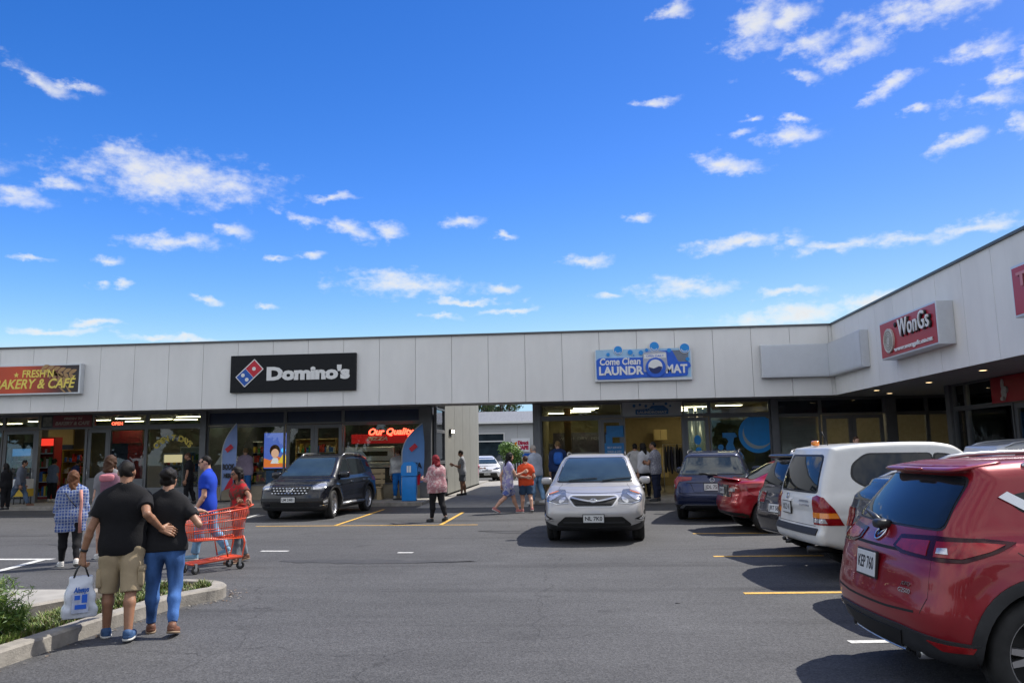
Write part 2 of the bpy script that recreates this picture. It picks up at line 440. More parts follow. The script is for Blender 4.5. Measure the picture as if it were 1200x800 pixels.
    def wheels(s):
        sp = s.sp; r = sp['wr']; rr = r*sp.get('rimf', .68); w = .115
        ty = MB(); M = Matrix.Rotation(-pi/2, 4, 'X')
        ty.lathe([(rr, -w*.9), (r-.05, -w), (r-.012, -w*.86), (r, -w*.6), (r, -w*.08), (r-.01, 0), (r, w*.08), (r, w*.6), (r-.012, w*.86), (r-.05, w), (rr+.012, w*.95), (rr, w*.82)], 40, M, close=True)
        rm = MB(); rm.lathe([(rr, -w*.9), (rr-.02, -w*.5), (rr-.022, w*.4), (rr-.006, w*.78), (rr, w*.86), (rr+.006, w*.86)], 40, M, caps=False)
        rm.lathe([(.0001, w*.12), (rr-.02, w*.1)], 32, M, 1)
        ns = sp.get('spokes', 5)
        for k in range(ns):
            a = 2*pi*k/ns
            for da in ((-.17, .17) if ns <= 6 else (0,)):
                wd = .02
                pts = [(.05, -wd*1.3), (rr-.015, -wd*.9), (rr-.015, wd*.9), (.05, wd*1.3)]
                ca, sa = math.cos(a+da), math.sin(a+da)
                poly = [(p[0]*ca-p[1]*sa, p[0]*sa+p[1]*ca) for p in pts]
                vs = [Vector((q[0], w*(.55 if i in (0, 3) else .72), q[1])) for i, q in enumerate(poly)]+[Vector((q[0], w*.2, q[1])) for q in poly]
                rm.add(vs, [(0, 1, 2, 3), (4, 7, 6, 5), (0, 4, 5, 1), (1, 5, 6, 2), (2, 6, 7, 3), (3, 7, 4, 0)], 0)
        rm.lathe([(.075, w*.2), (.072, w*.58), (.05, w*.66), (.0001, w*.68)], 20, M)
        first = None
        for wx in (sp['xf'], sp['xr']):
            for sd in (1, -1):
                e = bpy.data.objects.new('wheel', None); COL.objects.link(e); e.parent = s.root; e.empty_display_size = .1
                yaw = (0 if sd > 0 else pi)+(sp.get('steer', 0) if wx == sp['xf'] else 0)
                e.location = (wx, sd*(sp['W']/2-w-.02), r); e.rotation_euler = (0, 0, yaw)
                if first is None:
                    t = ty.build('tyre', M_TYRE, e, True); q = rm.build('rim', [sp.get('rim', M_RIM), M_HOLE], e, False); fixn(q); fixn(t); first = (t, q)
                else:
                    for o in first: c = o.copy(); COL.objects.link(c); c.parent = e
    def plate(s, kind, z, txt, y=0., w=.36, h=.13, tilt=None, mat=None):
        P, g, ok = s.hit(kind, np.array([[y+a_*w*.4, z+b_*h*.45] for a_ in (-1, 0, 1) for b_ in (-1, 0, 1)])); sg = 1 if kind == 'front' else -1; n = Vector(g.mean(0)).normalized(); n.z *= .5; n.normalize()
        c = Vector(P[4]); c += n*(max((Vector(q)-c).dot(n) for q in P)+.012)
        zz = Vector((0, 0, 1)); xx = zz.cross(n).normalized() ; up = n.cross(xx).normalized()
        M = Matrix((( xx.x, -n.x, up.x, c.x), (xx.y, -n.y, up.y, c.y), (xx.z, -n.z, up.z, c.z), (0, 0, 0, 1)))
        b = MB(); b.box(-w/2, w/2, -.008, .012, -h/2, h/2, 0, bev=.004); b.box(-w/2-.012, w/2+.012, -.004, .014, -h/2-.012, h/2+.012, 1, bev=.003)
        o = b.build('licence_plate', [mat or M_PLATE, M_TRIM], s.root); o.matrix_local = M
        text('lettering', txt, o, (0, -.0085, 0), h*.72, M_PTXT, w*.84, .0008, weight=.002)
        return M
    def badge(s, kind, u, r, mat=None, name='emblem', parent=None, style=0):
        P, g, ok = s.hit(kind, np.array([u])); n = Vector(g[0]); c = Vector(P[0])+n*.01
        xx = Vector((0, 0, 1)).cross(n).normalized(); up = n.cross(xx).normalized()
        M = Matrix(((xx.x, -n.x, up.x, c.x), (xx.y, -n.y, up.y, c.y), (xx.z, -n.z, up.z, c.z), (0, 0, 0, 1)))
        b = MB(); sx = 1.35 if style in (0, 3) else 1.0
        ring = [(r*sx*math.cos(a), 0, r*math.sin(a)) for a in np.linspace(0, 2*pi, 24, endpoint=False)]
        b.tube(ring, r*.14, 6, closed=True)
        if style == 0:   # small inner crossing ovals
            b.tube([(r*.5*sx*math.cos(a), 0, r*.85*math.sin(a)) for a in np.linspace(0, 2*pi, 18, endpoint=False)], r*.1, 5, closed=True)
            b.tube([(r*.95*sx*math.cos(a), 0, r*.4+r*.4*math.sin(a)) for a in np.linspace(0, 2*pi, 18, endpoint=False)], r*.1, 5, closed=True)
        elif style == 1:  # wing shape
            b.tube([(-r*.8, 0, r*.45), (-r*.35, 0, r*.1), (0, 0, -r*.5), (r*.35, 0, r*.1), (r*.8, 0, r*.45)], r*.16, 6)
        elif style == 2:
            b.tube([(-r*.5, 0, r*.6), (0, 0, -r*.75), (r*.5, 0, r*.6)], r*.13, 6)
        elif style == 3:
            b.tube([(-r*.5, 0, -r*.6), (-r*.2, 0, r*.7)], r*.13, 6); b.tube([(r*.2, 0, -r*.7), (r*.5, 0, r*.6)], r*.13, 6); b.tube([(-r*.4, 0, -.1*r), (r*.4, 0, .1*r)], r*.13, 6)
        o = b.build(name, mat or M_CHROME, parent or s.root, True); o.matrix_local = M; return o
    def mirrors(s, x, z, mat=None, size=(.10, .13, .085), out=.16, low=None):
        W = s.sp['bw']
        for sd in (1, -1):
            b = MB(); y = W+out-.02
            superq(b, (x, sd*y, z), size, .55, .6, mi=0)
            b.tube([(x+.02, sd*(W-.06), z-.06), (x+.02, sd*(y-.05), z-.05)], .028, 8, 1)
            o = b.build('door_mirror', [mat or s.mat, M_TRIM], s.root, True)
            g = MB(); superq(g, (x-size[0]*.86, sd*y, z), (.02, size[1]*.85, size[2]*.8), .6, .5); g.build('mirror_glass', M_CGLASS, o, True)
    def handle(s, x, z, mat=None):
        P, g, ok = s.hit('side', np.array([[x, z]]))
        for sd in (1, -1):
            b = MB(); superq(b, (x, sd*(P[0][1]+.02), z), (.1, .018, .017), .6, .5); b.build('door_handle', mat or s.mat, s.root, True)
    def windows(s, polys, mat=None, trim=True, r=.05):
        for p in polys:
            if trim:
                c = np.mean(p, 0); q = rnd(p, r); q2 = c+(q-c)*(1+.028/np.maximum(np.linalg.norm(q-c, axis=1), .1))[:, None]
                s.patch('window_trim', 'side', q2, M_TRIM, .0025, .01, .08, mirror=True)
            s.patch('side_window', 'side', rnd(p, r), mat or M_CGLASS, .006, .01, .08, mirror=True)
    def cladding(s, zl=.42, w=.075):
        sp = s.sp
        for wx in (sp['xf'], sp['xr']):
            a = arc((wx, sp['wr']), sp['ra']+.005, 192, -12, 26); b = arc((wx, sp['wr']), sp['ra']+w, -8, 188, 26)
            s.patch('wheel_arch', 'side', a+b, M_CLAD, .012, .03, .05, mirror=True)
        x0 = sp['xr']+sp['ra']; x1 = sp['xf']-sp['ra']
        s.patch('sill_cladding', 'side', [(x0-.02, .25), (x1+.02, .25), (x1+.04, zl), (x0-.04, zl)], M_CLAD, .012, .03, .1, mirror=True)
    def rails(s, z, x0, x1, y, mat=None):
        for sd in (1, -1):
            b = MB(); pts = []
            for t in np.linspace(0, 1, 12):
                x = x0+(x1-x0)*t
                P, g, ok = s.hit('top', np.array([[x, sd*y]])); hgt = P[0][2]+.05*min(1, min(t, 1-t)*9)-.005
                pts.append((x, sd*y, hgt))
            b.tube(pts, .018, 8); b.build('roof_rail', mat or M_SILVP, s.root, True)

def sp_suv(L=4.5, W=1.86, H=1.67, xf=None, xr=None, wr=.355, zb=1.03, zh=1.0, xc=1.12, **k):
    L2 = L/2
    d = dict(L=L, W=W, H=H, wr=wr, ra=wr+.055, zb=zb, xf=xf if xf is not None else L2-.9, xr=xr if xr is not None else -L2+.93, bw=W/2-.075, rw=W/2-.29, clad=True,
      lower=[(-L2+.16, .30), (-L2+.04, .42), (-L2, .58), (-L2+.03, .73), (-L2+.08, .9), (-L2+.18, zb), (-L2+.6, zb+.03), (0, zb+.01), (xc-.1, zb-.01), (xc+.35, zh-.01), (L2-.5, zh-.09), (L2-.2, zh-.18), (L2-.06, zh-.30), (L2, .56), (L2-.03, .40), (L2-.16, .26), (L2-.8, .22), (-L2+.8, .24)],
      gh=[(xc+.16, zb-.06), (xc-.3, zb+.29), (xc-.72, H-.1), (xc-1.05, H-.025), (-.4, H), (-L2+.85, H-.03), (-L2+.36, H-.09), (-L2+.30, H-.16), (-L2+.12, zb+.05), (-L2+.3, zb-.2), (0, zb-.22)])
    d.update(k); return d
# ---------------------------------------------------------------- individual vehicles
def std_windows(c, zb, H, xc, L2, quarter=True, mat=None, rearend=None):
    """three side windows between the pillars"""
    zt = H-.16; b = zb+.055; f = lambda z: xc-.02-(z-zb)*(.78/(H-.1-zb))
    xb = -.02; xr_ = -L2+1.18
    w1 = [(f(b)-.16, b), (f(zt)-.12, zt), (xb+.05, zt+.02), (xb+.06, b+.005)]
    w2 = [(xb-.04, b+.005), (xb-.03, zt+.02), (xr_+.08, zt), (xr_-.02, b+.02)]
    ws = [w1, w2]
    if quarter: ws.append([(xr_-.1, b+.03), (xr_-.02, zt-.01), (-L2+.62, zt-.04), (-L2+.40, b+.14)])
    c.windows(ws, mat, r=.05)

def silver_crossover(loc, head):
    sp = sp_suv(4.45, 1.87, 1.62, wr=.345, zb=1.05, zh=1.02, xc=1.15, cf=.16, steer=0., kb=.06)
    c = Car('crossover_car', 'silver crossover car facing the camera in the middle of the lane', sp, loc, head, paint('silver', (.43, .42, .41), .4, .34), h=.026)
    L2 = sp['L']/2
    std_windows(c, 1.05, 1.62, 1.15, L2)
    ws = rnd([(-.72, 1.10), (.72, 1.10), (.58, 1.53), (-.58, 1.53)], .07)
    ws2 = rnd([(-.75, 1.075), (.75, 1.075), (.60, 1.55), (-.60, 1.55)], .07)
    c.patch('windscreen_trim', 'front', ws2, M_TRIM, .002, .01, .07)
    w = c.patch('windscreen', 'front', ws, M_CGLASSL, .006, .01, .07)[0]
    for y0 in (-.5, .15):   # wipers
        P, g, ok = c.hit('front', np.array([[y0, 1.1], [y0+.3, 1.13], [y0+.55, 1.14]]))
        b = MB(); b.tube([tuple(p+n*.02) for p, n in zip(P, g)], .009, 6); b.build('wiper', M_TRIM, c.root)
    gr = rnd([(-.43, .875), (.43, .875), (.47, .82), (.35, .665), (-.35, .665), (-.47, .82)], .03)
    gi = rnd([(-.40, .855), (.40, .855), (.435, .815), (.33, .685), (-.33, .685), (-.435, .815)], .03)
    g = c.patch('grille', 'front', gi, M_HOLE, .010, .02, .05)[0]
    c.patch('grille_surround', 'front', gr, M_SILVS, .006, .02, .05, g)
    wing = ribbon([(-.42, .825), (-.25, .79), (-.1, .765), (0, .76), (.1, .765), (.25, .79), (.42, .825)], .024)
    c.patch('grille_bar', 'front', wing, M_SILVP, .024, .02, .04, g)
    for z in (.70, .73): c.patch('grille_slat', 'front', ribbon([(-.33, z), (0, z-.008), (.33, z)], .008), M_CLAD, .016, .01, .05, g)
    c.badge('front', (0, .775), .048)
    hl = rnd([(27, .735), (28, .80), (38, .875), (55, .955), (63, .965), (62, .88), (52, .775), (38, .72)], .03)
    for o in c.patch('headlight', 'cf', hl, M_HLAMP, .005, .02, .045, mirror=True): pass
    heads = [o for o in c.root.children if o.name.startswith('headlight')]
    for k, (a, z, r, m) in enumerate([(35, .785, .05, M_CLEAR), (47, .83, .058, M_CLEAR), (59, .905, .028, M_AMBER)]):
        q = [(a+r*57*math.cos(t), z+r*math.sin(t)) for t in np.linspace(0, 2*pi, 18, endpoint=False)]
        for i, sd in enumerate((False, True)):
            qq = np.array(q)*(1, 1)
            c.patch('lamp_reflector', 'cf', qq*((-1, 1) if sd else (1, 1)), m, .012, .006, .03, heads[i])
    for i in range(2):
        c.patch('lens_edge', 'cf', ribbon(np.array([(26, .715), (38, .715), (52, .775), (61, .885)])*((-1, 1) if i else (1, 1)), .5)if 0 else np.array([(27, .730), (38, .712), (52, .768), (62, .874), (61.6, .886), (51.6, .780), (38, .722), (27, .742)])*((-1, 1) if i else (1, 1)), M_CHROME, .011, .006, .04, heads[i])
    low = rnd([(-.52, .50), (.52, .50), (.68, .36), (.62, .30), (-.62, .30), (-.68, .36)], .03)
    c.patch('lower_grille', 'front', low, M_HOLE, .008, .02, .06)
    c.patch('lower_bar', 'front', ribbon([(-.55, .40), (.55, .40)], .03), M_CLAD, .02, .02, .06)
    chin = [(-72, .30), (-72, .44), (-50, .40), (-38, .335), (0, .315), (38, .335), (50, .40), (72, .44), (72, .30), (40, .235), (0, .225), (-40, .235)]
    c.patch('bumper_cladding', 'cf', chin, M_CLAD, .012, .03, .05)
    for i, o in enumerate(c.patch('fog_lamp', 'cf', rnd([(40, .46), (60, .60), (62, .52), (50, .42)], .02), M_HOLE, .007, .02, .03, mirror=True)):
        sg = -1 if i else 1
        c.patch('lamp_lens', 'cf', np.array(rnd([(44, .455), (54, .54), (57, .50), (50, .43)], .02))*(sg, 1), M_CLEAR, .012, .006, .03, o)
        c.patch('chrome_strip', 'cf', np.array([(40, .43), (52, .405), (61, .49), (60, .51), (51, .425), (40, .45)])*(sg, 1), M_CHROME, .012, .006, .03, o)
    c.plate('front', .47, 'NL 7K0', w=.37, h=.135)
    c.groove('top', [(1.25, .62), (1.7, .70), (2.0, .66)], True); c.groove('front', [(-.68, .93), (-.4, .905), (0, .90), (.4, .905), (.68, .93)], False)
    c.groove('side', [(.95, 1.0), (.98, .7), (.85, .35)]); c.groove('side', [(.02, 1.05), (0, .6), (.0, .33)])
    c.cladding(.40, .05); c.mirrors(.86, 1.10, size=(.08, .105, .07), out=.13); c.handle(.15, .93); c.handle(-.85, .95)
    c.rails(1.6, -1.45, .15, .60, M_CLAD); c.plate('rear', .85, 'NL 7K0')
    return c

def black_suv(loc, head):
    sp = sp_suv(4.5, 1.88, 1.72, wr=.385, zb=1.08, zh=1.08, xc=1.15, cf=.15, rim=M_RIM, steer=R(8), gtr=.08)
    c = Car('sport_utility_car', 'black four wheel drive with mesh grille parked nose out in front of the pizza shop', sp, loc, head, paint('black', (.004, .005, .009), 0, .25, .2, .45), h=.028)
    L2 = sp['L']/2
    std_windows(c, 1.08, 1.72, 1.15, L2)
    c.patch('windscreen_trim', 'front', rnd([(-.76, 1.10), (.76, 1.10), (.60, 1.635), (-.60, 1.635)], .07), M_TRIM, .002, .01, .07)
    c.patch('windscreen', 'front', rnd([(-.73, 1.13), (.73, 1.13), (.58, 1.61), (-.58, 1.61)], .07), M_CGLASSL, .006, .01, .07)
    g = c.patch('grille', 'front', rnd([(-.56, .88), (0, .90), (.56, .88), (.50, .72), (.34, .66), (-.34, .66), (-.50, .72)], .03), M_HOLE, .008, .02, .05)[0]
    for k in range(-5, 6):   # diagonal mesh studs
        for r_ in range(3):
            y = k*.095+(.047 if r_ % 2 else 0); z = .71+r_*.062
            if abs(y) < .48: c.patch('grille_mesh', 'front', [(y-.032, z), (y, z-.014), (y+.032, z), (y, z+.014)], M_CHROME, .014, .006, .03, g)
    c.badge('front', (0, .78), .062, style=3)
    for i, o in enumerate(c.patch('headlight', 'cf', rnd([(33, .79), (34, .87), (48, .96), (66, 1.00), (68, .93), (56, .86), (47, .78)], .02), M_CLEARD, .006, .02, .04, mirror=True)):
        sg = -1 if i else 1
        c.patch('lamp_reflector', 'cf', np.array(rnd([(36, .80), (37, .86), (49, .94), (62, .97), (58, .90), (47, .81)], .02))*(sg, 1), M_CLEAR, .012, .006, .03, o)
    c.patch('bumper_bar', 'cf', rnd([(-48, .58), (48, .58), (46, .50), (-46, .50)], .02), M_CLAD, .012, .02, .06)
    c.patch('lower_grille', 'front', rnd([(-.5, .47), (.5, .47), (.56, .36), (-.56, .36)], .02), M_HOLE, .010, .02, .06)
    c.patch('skid_plate', 'cf', [(-60, .34), (-45, .37), (45, .37), (60, .34), (45, .27), (-45, .27)], M_CLAD, .012, .02, .06)
    for i, o in enumerate(c.patch('fog_lamp', 'cf', rnd([(44, .52), (62, .60), (62, .44), (46, .41)], .03), M_HOLE, .007, .02, .03, mirror=True)):
        sg = -1 if i else 1
        c.patch('lamp_lens', 'cf', np.array(rnd([(48, .50), (57, .54), (57, .47), (49, .45)], .02))*(sg, 1), M_CLEAR, .012, .006, .03, o)
        c.patch('chrome_strip', 'cf', np.array([(44, .395), (66, .43), (66, .415), (44, .375)])*(sg, 1), M_CHROME, .012, .006, .03, o)
    c.plate('front', .545, 'LM 2481', w=.38, h=.13)
    c.groove('side', [(.95, 1.03), (.98, .7), (.85, .38)]); c.groove('side', [(.02, 1.05), (0, .6), (.0, .36)]); c.groove('side', [(-1.0, 1.06), (-1.02, .8), (-.93, .66)])
    c.groove('front', [(-.72, .97), (-.4, .935), (0, .93), (.4, .935), (.72, .97)], False); c.groove('top', [(1.2, .5), (1.9, .42)], True, .012)
    c.cladding(.42, .05); c.mirrors(.86, 1.15, size=(.1, .14, .09)); c.handle(.15, .95, M_CHROME); c.handle(-.85, .97, M_CHROME)
    c.rails(1.6, -1.5, .1, .62, M_SILVP)
    for sd in (1, -1):
        b = MB(); b.tube([(-.85, sd*.93, .36), (.8, sd*.93, .36)], .04, 8); b.build('side_step', M_SILVP, c.root, True)
    c.patch('tail_light', 'cr', rnd([(30, .98), (66, 1.04), (66, .92), (32, .90)], .02), M_TAIL, .006, .02, .05, mirror=True)
    return c

def red_suv(loc, head):
    sp = sp_suv(4.55, 1.86, 1.59, wr=.365, zb=1.04, zh=1.02, xc=1.12, cr=.12, corner=.5, crease=.94, creaseslope=.01, rim=M_RIM, spokes=5, gr=.16, gtr=.12, rimf=.7, kb=.07)
    L2 = sp['L']/2
    sp['gh'][5] = (-L2+1.05, 1.575); sp['gh'][6] = (-L2+.50, 1.535); sp['gh'][7] = (-L2+.50, 1.47); sp['gh'][8] = (-L2+.20, 1.10); sp['xr'] = -L2+.76; sp['soft'] = .4; sp['lower'][5] = (-L2+.24, 1.04)
    c = Car('family_suv', 'deep red family SUV with slim tail lights, nearest of the parked cars', sp, loc, head, paint('red', (.245, .006, .013), .3, .32, .06, .6), h=.021)
    # tailgate glass, spoiler
    c.patch('rear_window', 'rear', rnd([(-.66, 1.125), (.66, 1.125), (.55, 1.455), (-.55, 1.455)], .06), M_CGLASS, .006, .012, .05)
    c.patch('rear_window_trim', 'rear', rnd([(-.675, 1.112), (.675, 1.112), (.562, 1.465), (-.562, 1.465)], .06), M_TRIM, .002, .012, .05)
    b = MB(); superq(b, (-L2+.62, 0, 1.528), (.19, .565, .020), .5, .3, 28, 8, Matrix.Rotation(R(-9), 3, 'Y')); 
    sp_o = b.build('spoiler', c.mat, c.root, True); fixn(sp_o)
    sb = MB(); superq(sb, (-L2+.435, 0, 1.507), (.02, .13, .012), .5, .4); sb.build('brake_lamp', M_TAIL, sp_o, True)
    wb = MB(); wb.tube([(-L2+.16, .02, 1.115), (-L2+.20, .2, 1.15), (-L2+.24, .42, 1.175)], [.03, .022, .012], 8); superq(wb, (-L2+.17, 0, 1.11), (.06, .07, .035), .6, .6); wb.build('rear_wiper', M_TRIM, c.root, True)
    # lamps
    tl = rnd([(17, .985), (19, 1.06), (40, 1.08), (56, 1.075), (67, 1.055), (61, 1.0), (51, .935), (44, .93), (24, .945)], .02)
    lamps = c.patch('tail_light', 'cr', tl, M_TAILD, .008, .02, .035, mirror=True)
    for i, o in enumerate(lamps):
        sg = -1 if i else 1
        c.patch('lamp_lens', 'cr', np.array(rnd([(20, .985), (21, 1.03), (38, 1.045), (38, .955), (26, .965)], .02))*(sg, 1), M_TAIL, .013, .006, .03, o)
        c.patch('lamp_lens', 'cr', np.array(rnd([(41, .955), (41, 1.045), (54, 1.05), (63, 1.04), (58, 1.0), (50, .955)], .02))*(sg, 1), M_TAIL, .013, .006, .03, o)
        c.patch('reversing_lamp', 'cr', np.array(rnd([(42, .975), (42, 1.005), (45.5, 1.008), (46, .973)], .01))*(sg, 1), M_CLEAR, .018, .006, .03, o)
    c.badge('rear', (.0, 1.045), .062, style=1)
    # tailgate lines, plate recess
    c.groove('cr', [(40, 1.14), (40, 1.085)], True, .008); c.groove('cr', [(40, .925), (39, .7), (36, .60)], True, .008)
    c.groove('rear', [(-.62, .60), (-.3, .585), (.3, .585), (.62, .60)], False, .016)
    c.groove('side', [(-L2+.62, 1.0), (-L2+.8, .86), (-L2+.86, .78)], True, .006); c.groove('side', [(.02, 1.05), (0, .6), (.0, .36)]); c.groove('side', [(-.95, 1.06), (-1.0, .8), (-.93, .72)])
    c.groove('rear', [(-.48, .95), (-.42, .965), (.42, .965), (.48, .95)], False, .02)
    c.plate('rear', .83, 'KEP 760', w=.31, h=.17)
    for k, (y, z, s_) in enumerate([(-.52, .76, 'AWD'), (-.51, .715, 'G2500')]):
        P, g, ok = c.hit('rear', np.array([[y, z]])); n = Vector(g[0]); cc = Vector(P[0])+n*.004; xx = Vector((0, 0, 1)).cross(n).normalized(); up = n.cross(xx).normalized()
        o = text('badge_lettering', s_, c.root, (0, 0, 0), .042, M_CHROME, .13 if k else .1, .003, rot=(0, 0, 0)); w_ = o.scale.x
        o.matrix_local = Matrix(((xx.x, up.x, n.x, cc.x), (xx.y, up.y, n.y, cc.y), (xx.z, up.z, n.z, cc.z), (0, 0, 0, 1))) @ Matrix.Diagonal((w_, 1, 1, 1))
    # lower bumper cladding, diffuser, reflectors, exhausts
    c.patch('bumper_cladding', 'cr', [(-78, .50), (-60, .44), (-45, .46), (-25, .49), (0, .495), (25, .49), (45, .46), (60, .44), (78, .50), (80, .30), (50, .26), (0, .255), (-50, .26), (-80, .30)], M_CLAD, .014, .03, .04)
    c.patch('diffuser', 'cr', rnd([(-26, .455), (26, .455), (22, .32), (-22, .32)], .02), M_HOLE, .022, .02, .04)
    c.patch('silver_trim', 'cr', [(-24, .335), (24, .335), (23, .315), (-23, .315)], M_SILVP, .03, .02, .04)
    c.patch('reflector', 'cr', rnd([(38, .445), (52, .432), (51, .400), (43, .395)], .01), M_TAIL, .024, .02, .03, mirror=True)
    for y in (-.52, .52):
        b = MB(); b.tube([(-L2+.12, y, .315), (-L2+.4, y, .315)], .038, 14, 0); b.tube([(-L2+.115, y, .315), (-L2+.125, y, .315)], .030, 14, 1); b.build('exhaust_pipe', [M_SILVP, M_HOLE], c.root, True)
    c.cladding(.43, .075)
    # side glass with bright rear corner
    zb, H = 1.04, 1.59
    b_ = zb+.055; zt = 1.44
    c.windows([[(.83, b_), (.30, zt), (.03, zt+.02), (.04, b_)], [(-.05, b_), (-.04, zt+.02), (-.95, zt-.02), (-1.08, b_+.02)], [(-1.13, b_+.03), (-1.03, zt-.03), (-1.28, zt-.06), (-1.56, b_+.24), (-1.52, b_+.16)]])
    c.patch('window_chrome', 'side', [(-1.08, b_-.02), (-1.30, b_+.02), (-1.64, b_+.235), (-1.575, b_+.27), (-1.28, b_+.085), (-1.08, b_+.03)], M_CHROME, .012, .01, .05, mirror=True)
    c.patch('window_chrome', 'side', ribbon([(-1.08, b_-.01), (0, b_-.022), (.85, b_-.02)], .022), M_CHROME, .012, .01, .06, mirror=True)
    c.patch('windscreen', 'front', rnd([(-.73, 1.12), (.73, 1.12), (.58, 1.48), (-.58, 1.48)], .07), M_CGLASS, .006, .01, .07)
    c.rails(1.6, -1.4, .1, .60, M_SILVP); c.mirrors(.84, 1.13); c.handle(.15, .95); c.handle(-.85, .97)
    return c

def white_wagon(loc, head):
    L, W, H = 4.05, 1.86, 1.84; L2 = L/2
    sp = dict(L=L, W=W, H=H, wr=.37, ra=.44, zb=1.12, xf=L2-.9, xr=-L2+1.08, bw=W/2-.06, rw=W/2-.20, clad=False, cr=.04, corner=.22, crease=.82, creaseslope=0, flare=.025, gtr=.05, gr=.10, kg=.09, k=.08, kb=.06, zdark=.36, soft=.5, spokes=6,
      lower=[(-L2+.14, .45), (-L2+.02, .48), (-L2-.02, .60), (-L2+.02, .70), (-L2+.05, .95), (-L2+.10, 1.10), (-L2+.5, 1.14), (0, 1.13), (.5, 1.12), (.85, 1.13), (L2-.5, 1.06), (L2-.15, .98), (L2-.03, .8), (L2, .6), (L2-.05, .42), (L2-.2, .36), (L2-.8, .34), (-L2+.8, .36)],
      gh=[(.75, 1.06), (.52, 1.28), (.14, 1.7), (-.12, 1.815), (-.6, H), (-L2+.8, H-.015), (-L2+.38, H-.06), (-L2+.27, H-.14), (-L2+.06, 1.10), (-L2+.25, .9), (0, .9)])
    c = Car('station_wagon', 'white off-road station wagon with an orange roof lamp, parked beside the red SUV', sp, loc, head, paint('white', (.70, .70, .67), 0, .35, .06), h=.027)
    c.patch('rear_window_trim', 'rear', rnd([(-.70, 1.15), (.70, 1.15), (.60, 1.68), (-.60, 1.68)], .08), M_TRIM, .002, .012, .06)
    c.patch('rear_window', 'rear', rnd([(-.67, 1.18), (.67, 1.18), (.575, 1.65), (-.575, 1.65)], .08), M_CGLASS, .006, .012, .06)
    c.windows([[(-L2+.56, 1.36), (-L2+.60, 1.54), (-L2+.80, 1.67), (-L2+1.68, 1.68), (-L2+1.68, 1.23), (-L2+1.0, 1.21), (-L2+.70, 1.26)], [(-L2+1.73, 1.23), (-L2+1.73, 1.67), (-.06, 1.64), (.34, 1.20)]], r=.07)
    c.patch('windscreen', 'front', rnd([(-.72, 1.22), (.72, 1.22), (.60, 1.70), (-.60, 1.70)], .07), M_CGLASS, .006, .01, .07)
    for i, o in enumerate(c.patch('tail_light', 'cr', rnd([(35, .74), (33, 1.10), (38, 1.13), (44, 1.10), (50, .95), (55, .74)], .02), M_TAIL, .008, .02, .035, mirror=True)):
        sg = -1 if i else 1
        c.patch('indicator_lens', 'cr', np.array([(34.5, .83), (34, .90), (51, .90), (52.5, .83)])*(sg, 1), M_AMBER, .013, .006, .03, o)
        c.patch('reversing_lamp', 'cr', np.array([(35, .765), (35, .82), (45, .82), (46, .765)])*(sg, 1), M_CLEAR, .013, .006, .03, o)
    c.plate('rear', .92, 'XKZ 41', y=.28, w=.34, h=.16)
    c.badge('rear', (.28, 1.08), .04); 
    c.patch('plate_garnish', 'rear', [(.05, 1.01), (.5, 1.01), (.5, 1.04), (.05, 1.04)], c.mat, .02, .02, .04)
    c.patch('tailgate_badge', 'rear', [(-.52, .97), (-.2, .97), (-.2, .995), (-.52, .995)], M_CHROME, .006, .004, .04); c.patch('tailgate_badge', 'rear', [(-.5, 1.02), (-.2, 1.02), (-.2, 1.05), (-.5, 1.05)], M_SILVP, .006, .004, .04)
    c.groove('rear', [(-.72, 1.12), (-.70, .72), (.70, .72), (.72, 1.12)], False, .008)
    c.patch('step_pad', 'rear', rnd([(-.78, .60), (-.78, .69), (.78, .69), (.78, .60)], .02), M_CLAD, .016, .03, .05)
    c.groove('side', [(-L2+1.66, 1.14), (-L2+1.66, .9), (-L2+1.55, .62)]); c.groove('side', [(.5, 1.14), (.52, .45)])
    b = MB(); b.tube([(-L2+.06, .18, .43), (-L2-.06, .18, .43)], .03, 10); superq(b, (-L2-.08, .18, .47), (.03, .03, .03), 1, 1); b.build('tow_bar', M_TRIM, c.root, True)
    b = MB(); b.tube([(-L2+.02, -.45, .38), (-L2+.5, -.45, .38)], .05, 12); b.build('exhaust_pipe', M_TRIM, c.root, True)
    b = MB(); superq(b, (-L2+.42, .05, H+.0), (.05, .07, .04), .5, .6); b.build('roof_lamp', M_AMBER, c.root, True)
    b = MB(); b.tube([(-L2+.38, -.5, H-.03), (-L2+.30, -.52, H+.16)], .008, 6); b.build('aerial', M_TRIM, c.root, True)
    c.mirrors(.36, 1.25, size=(.09, .14, .1)); c.handle(-.25, 1.02)
    c.patch('wheel_arch', 'side', arc((sp['xr'], .37), .44, 190, -10, 20)+arc((sp['xr'], .37), .485, -10, 190, 20), c.mat, .014, .03, .05, mirror=True)
    return c

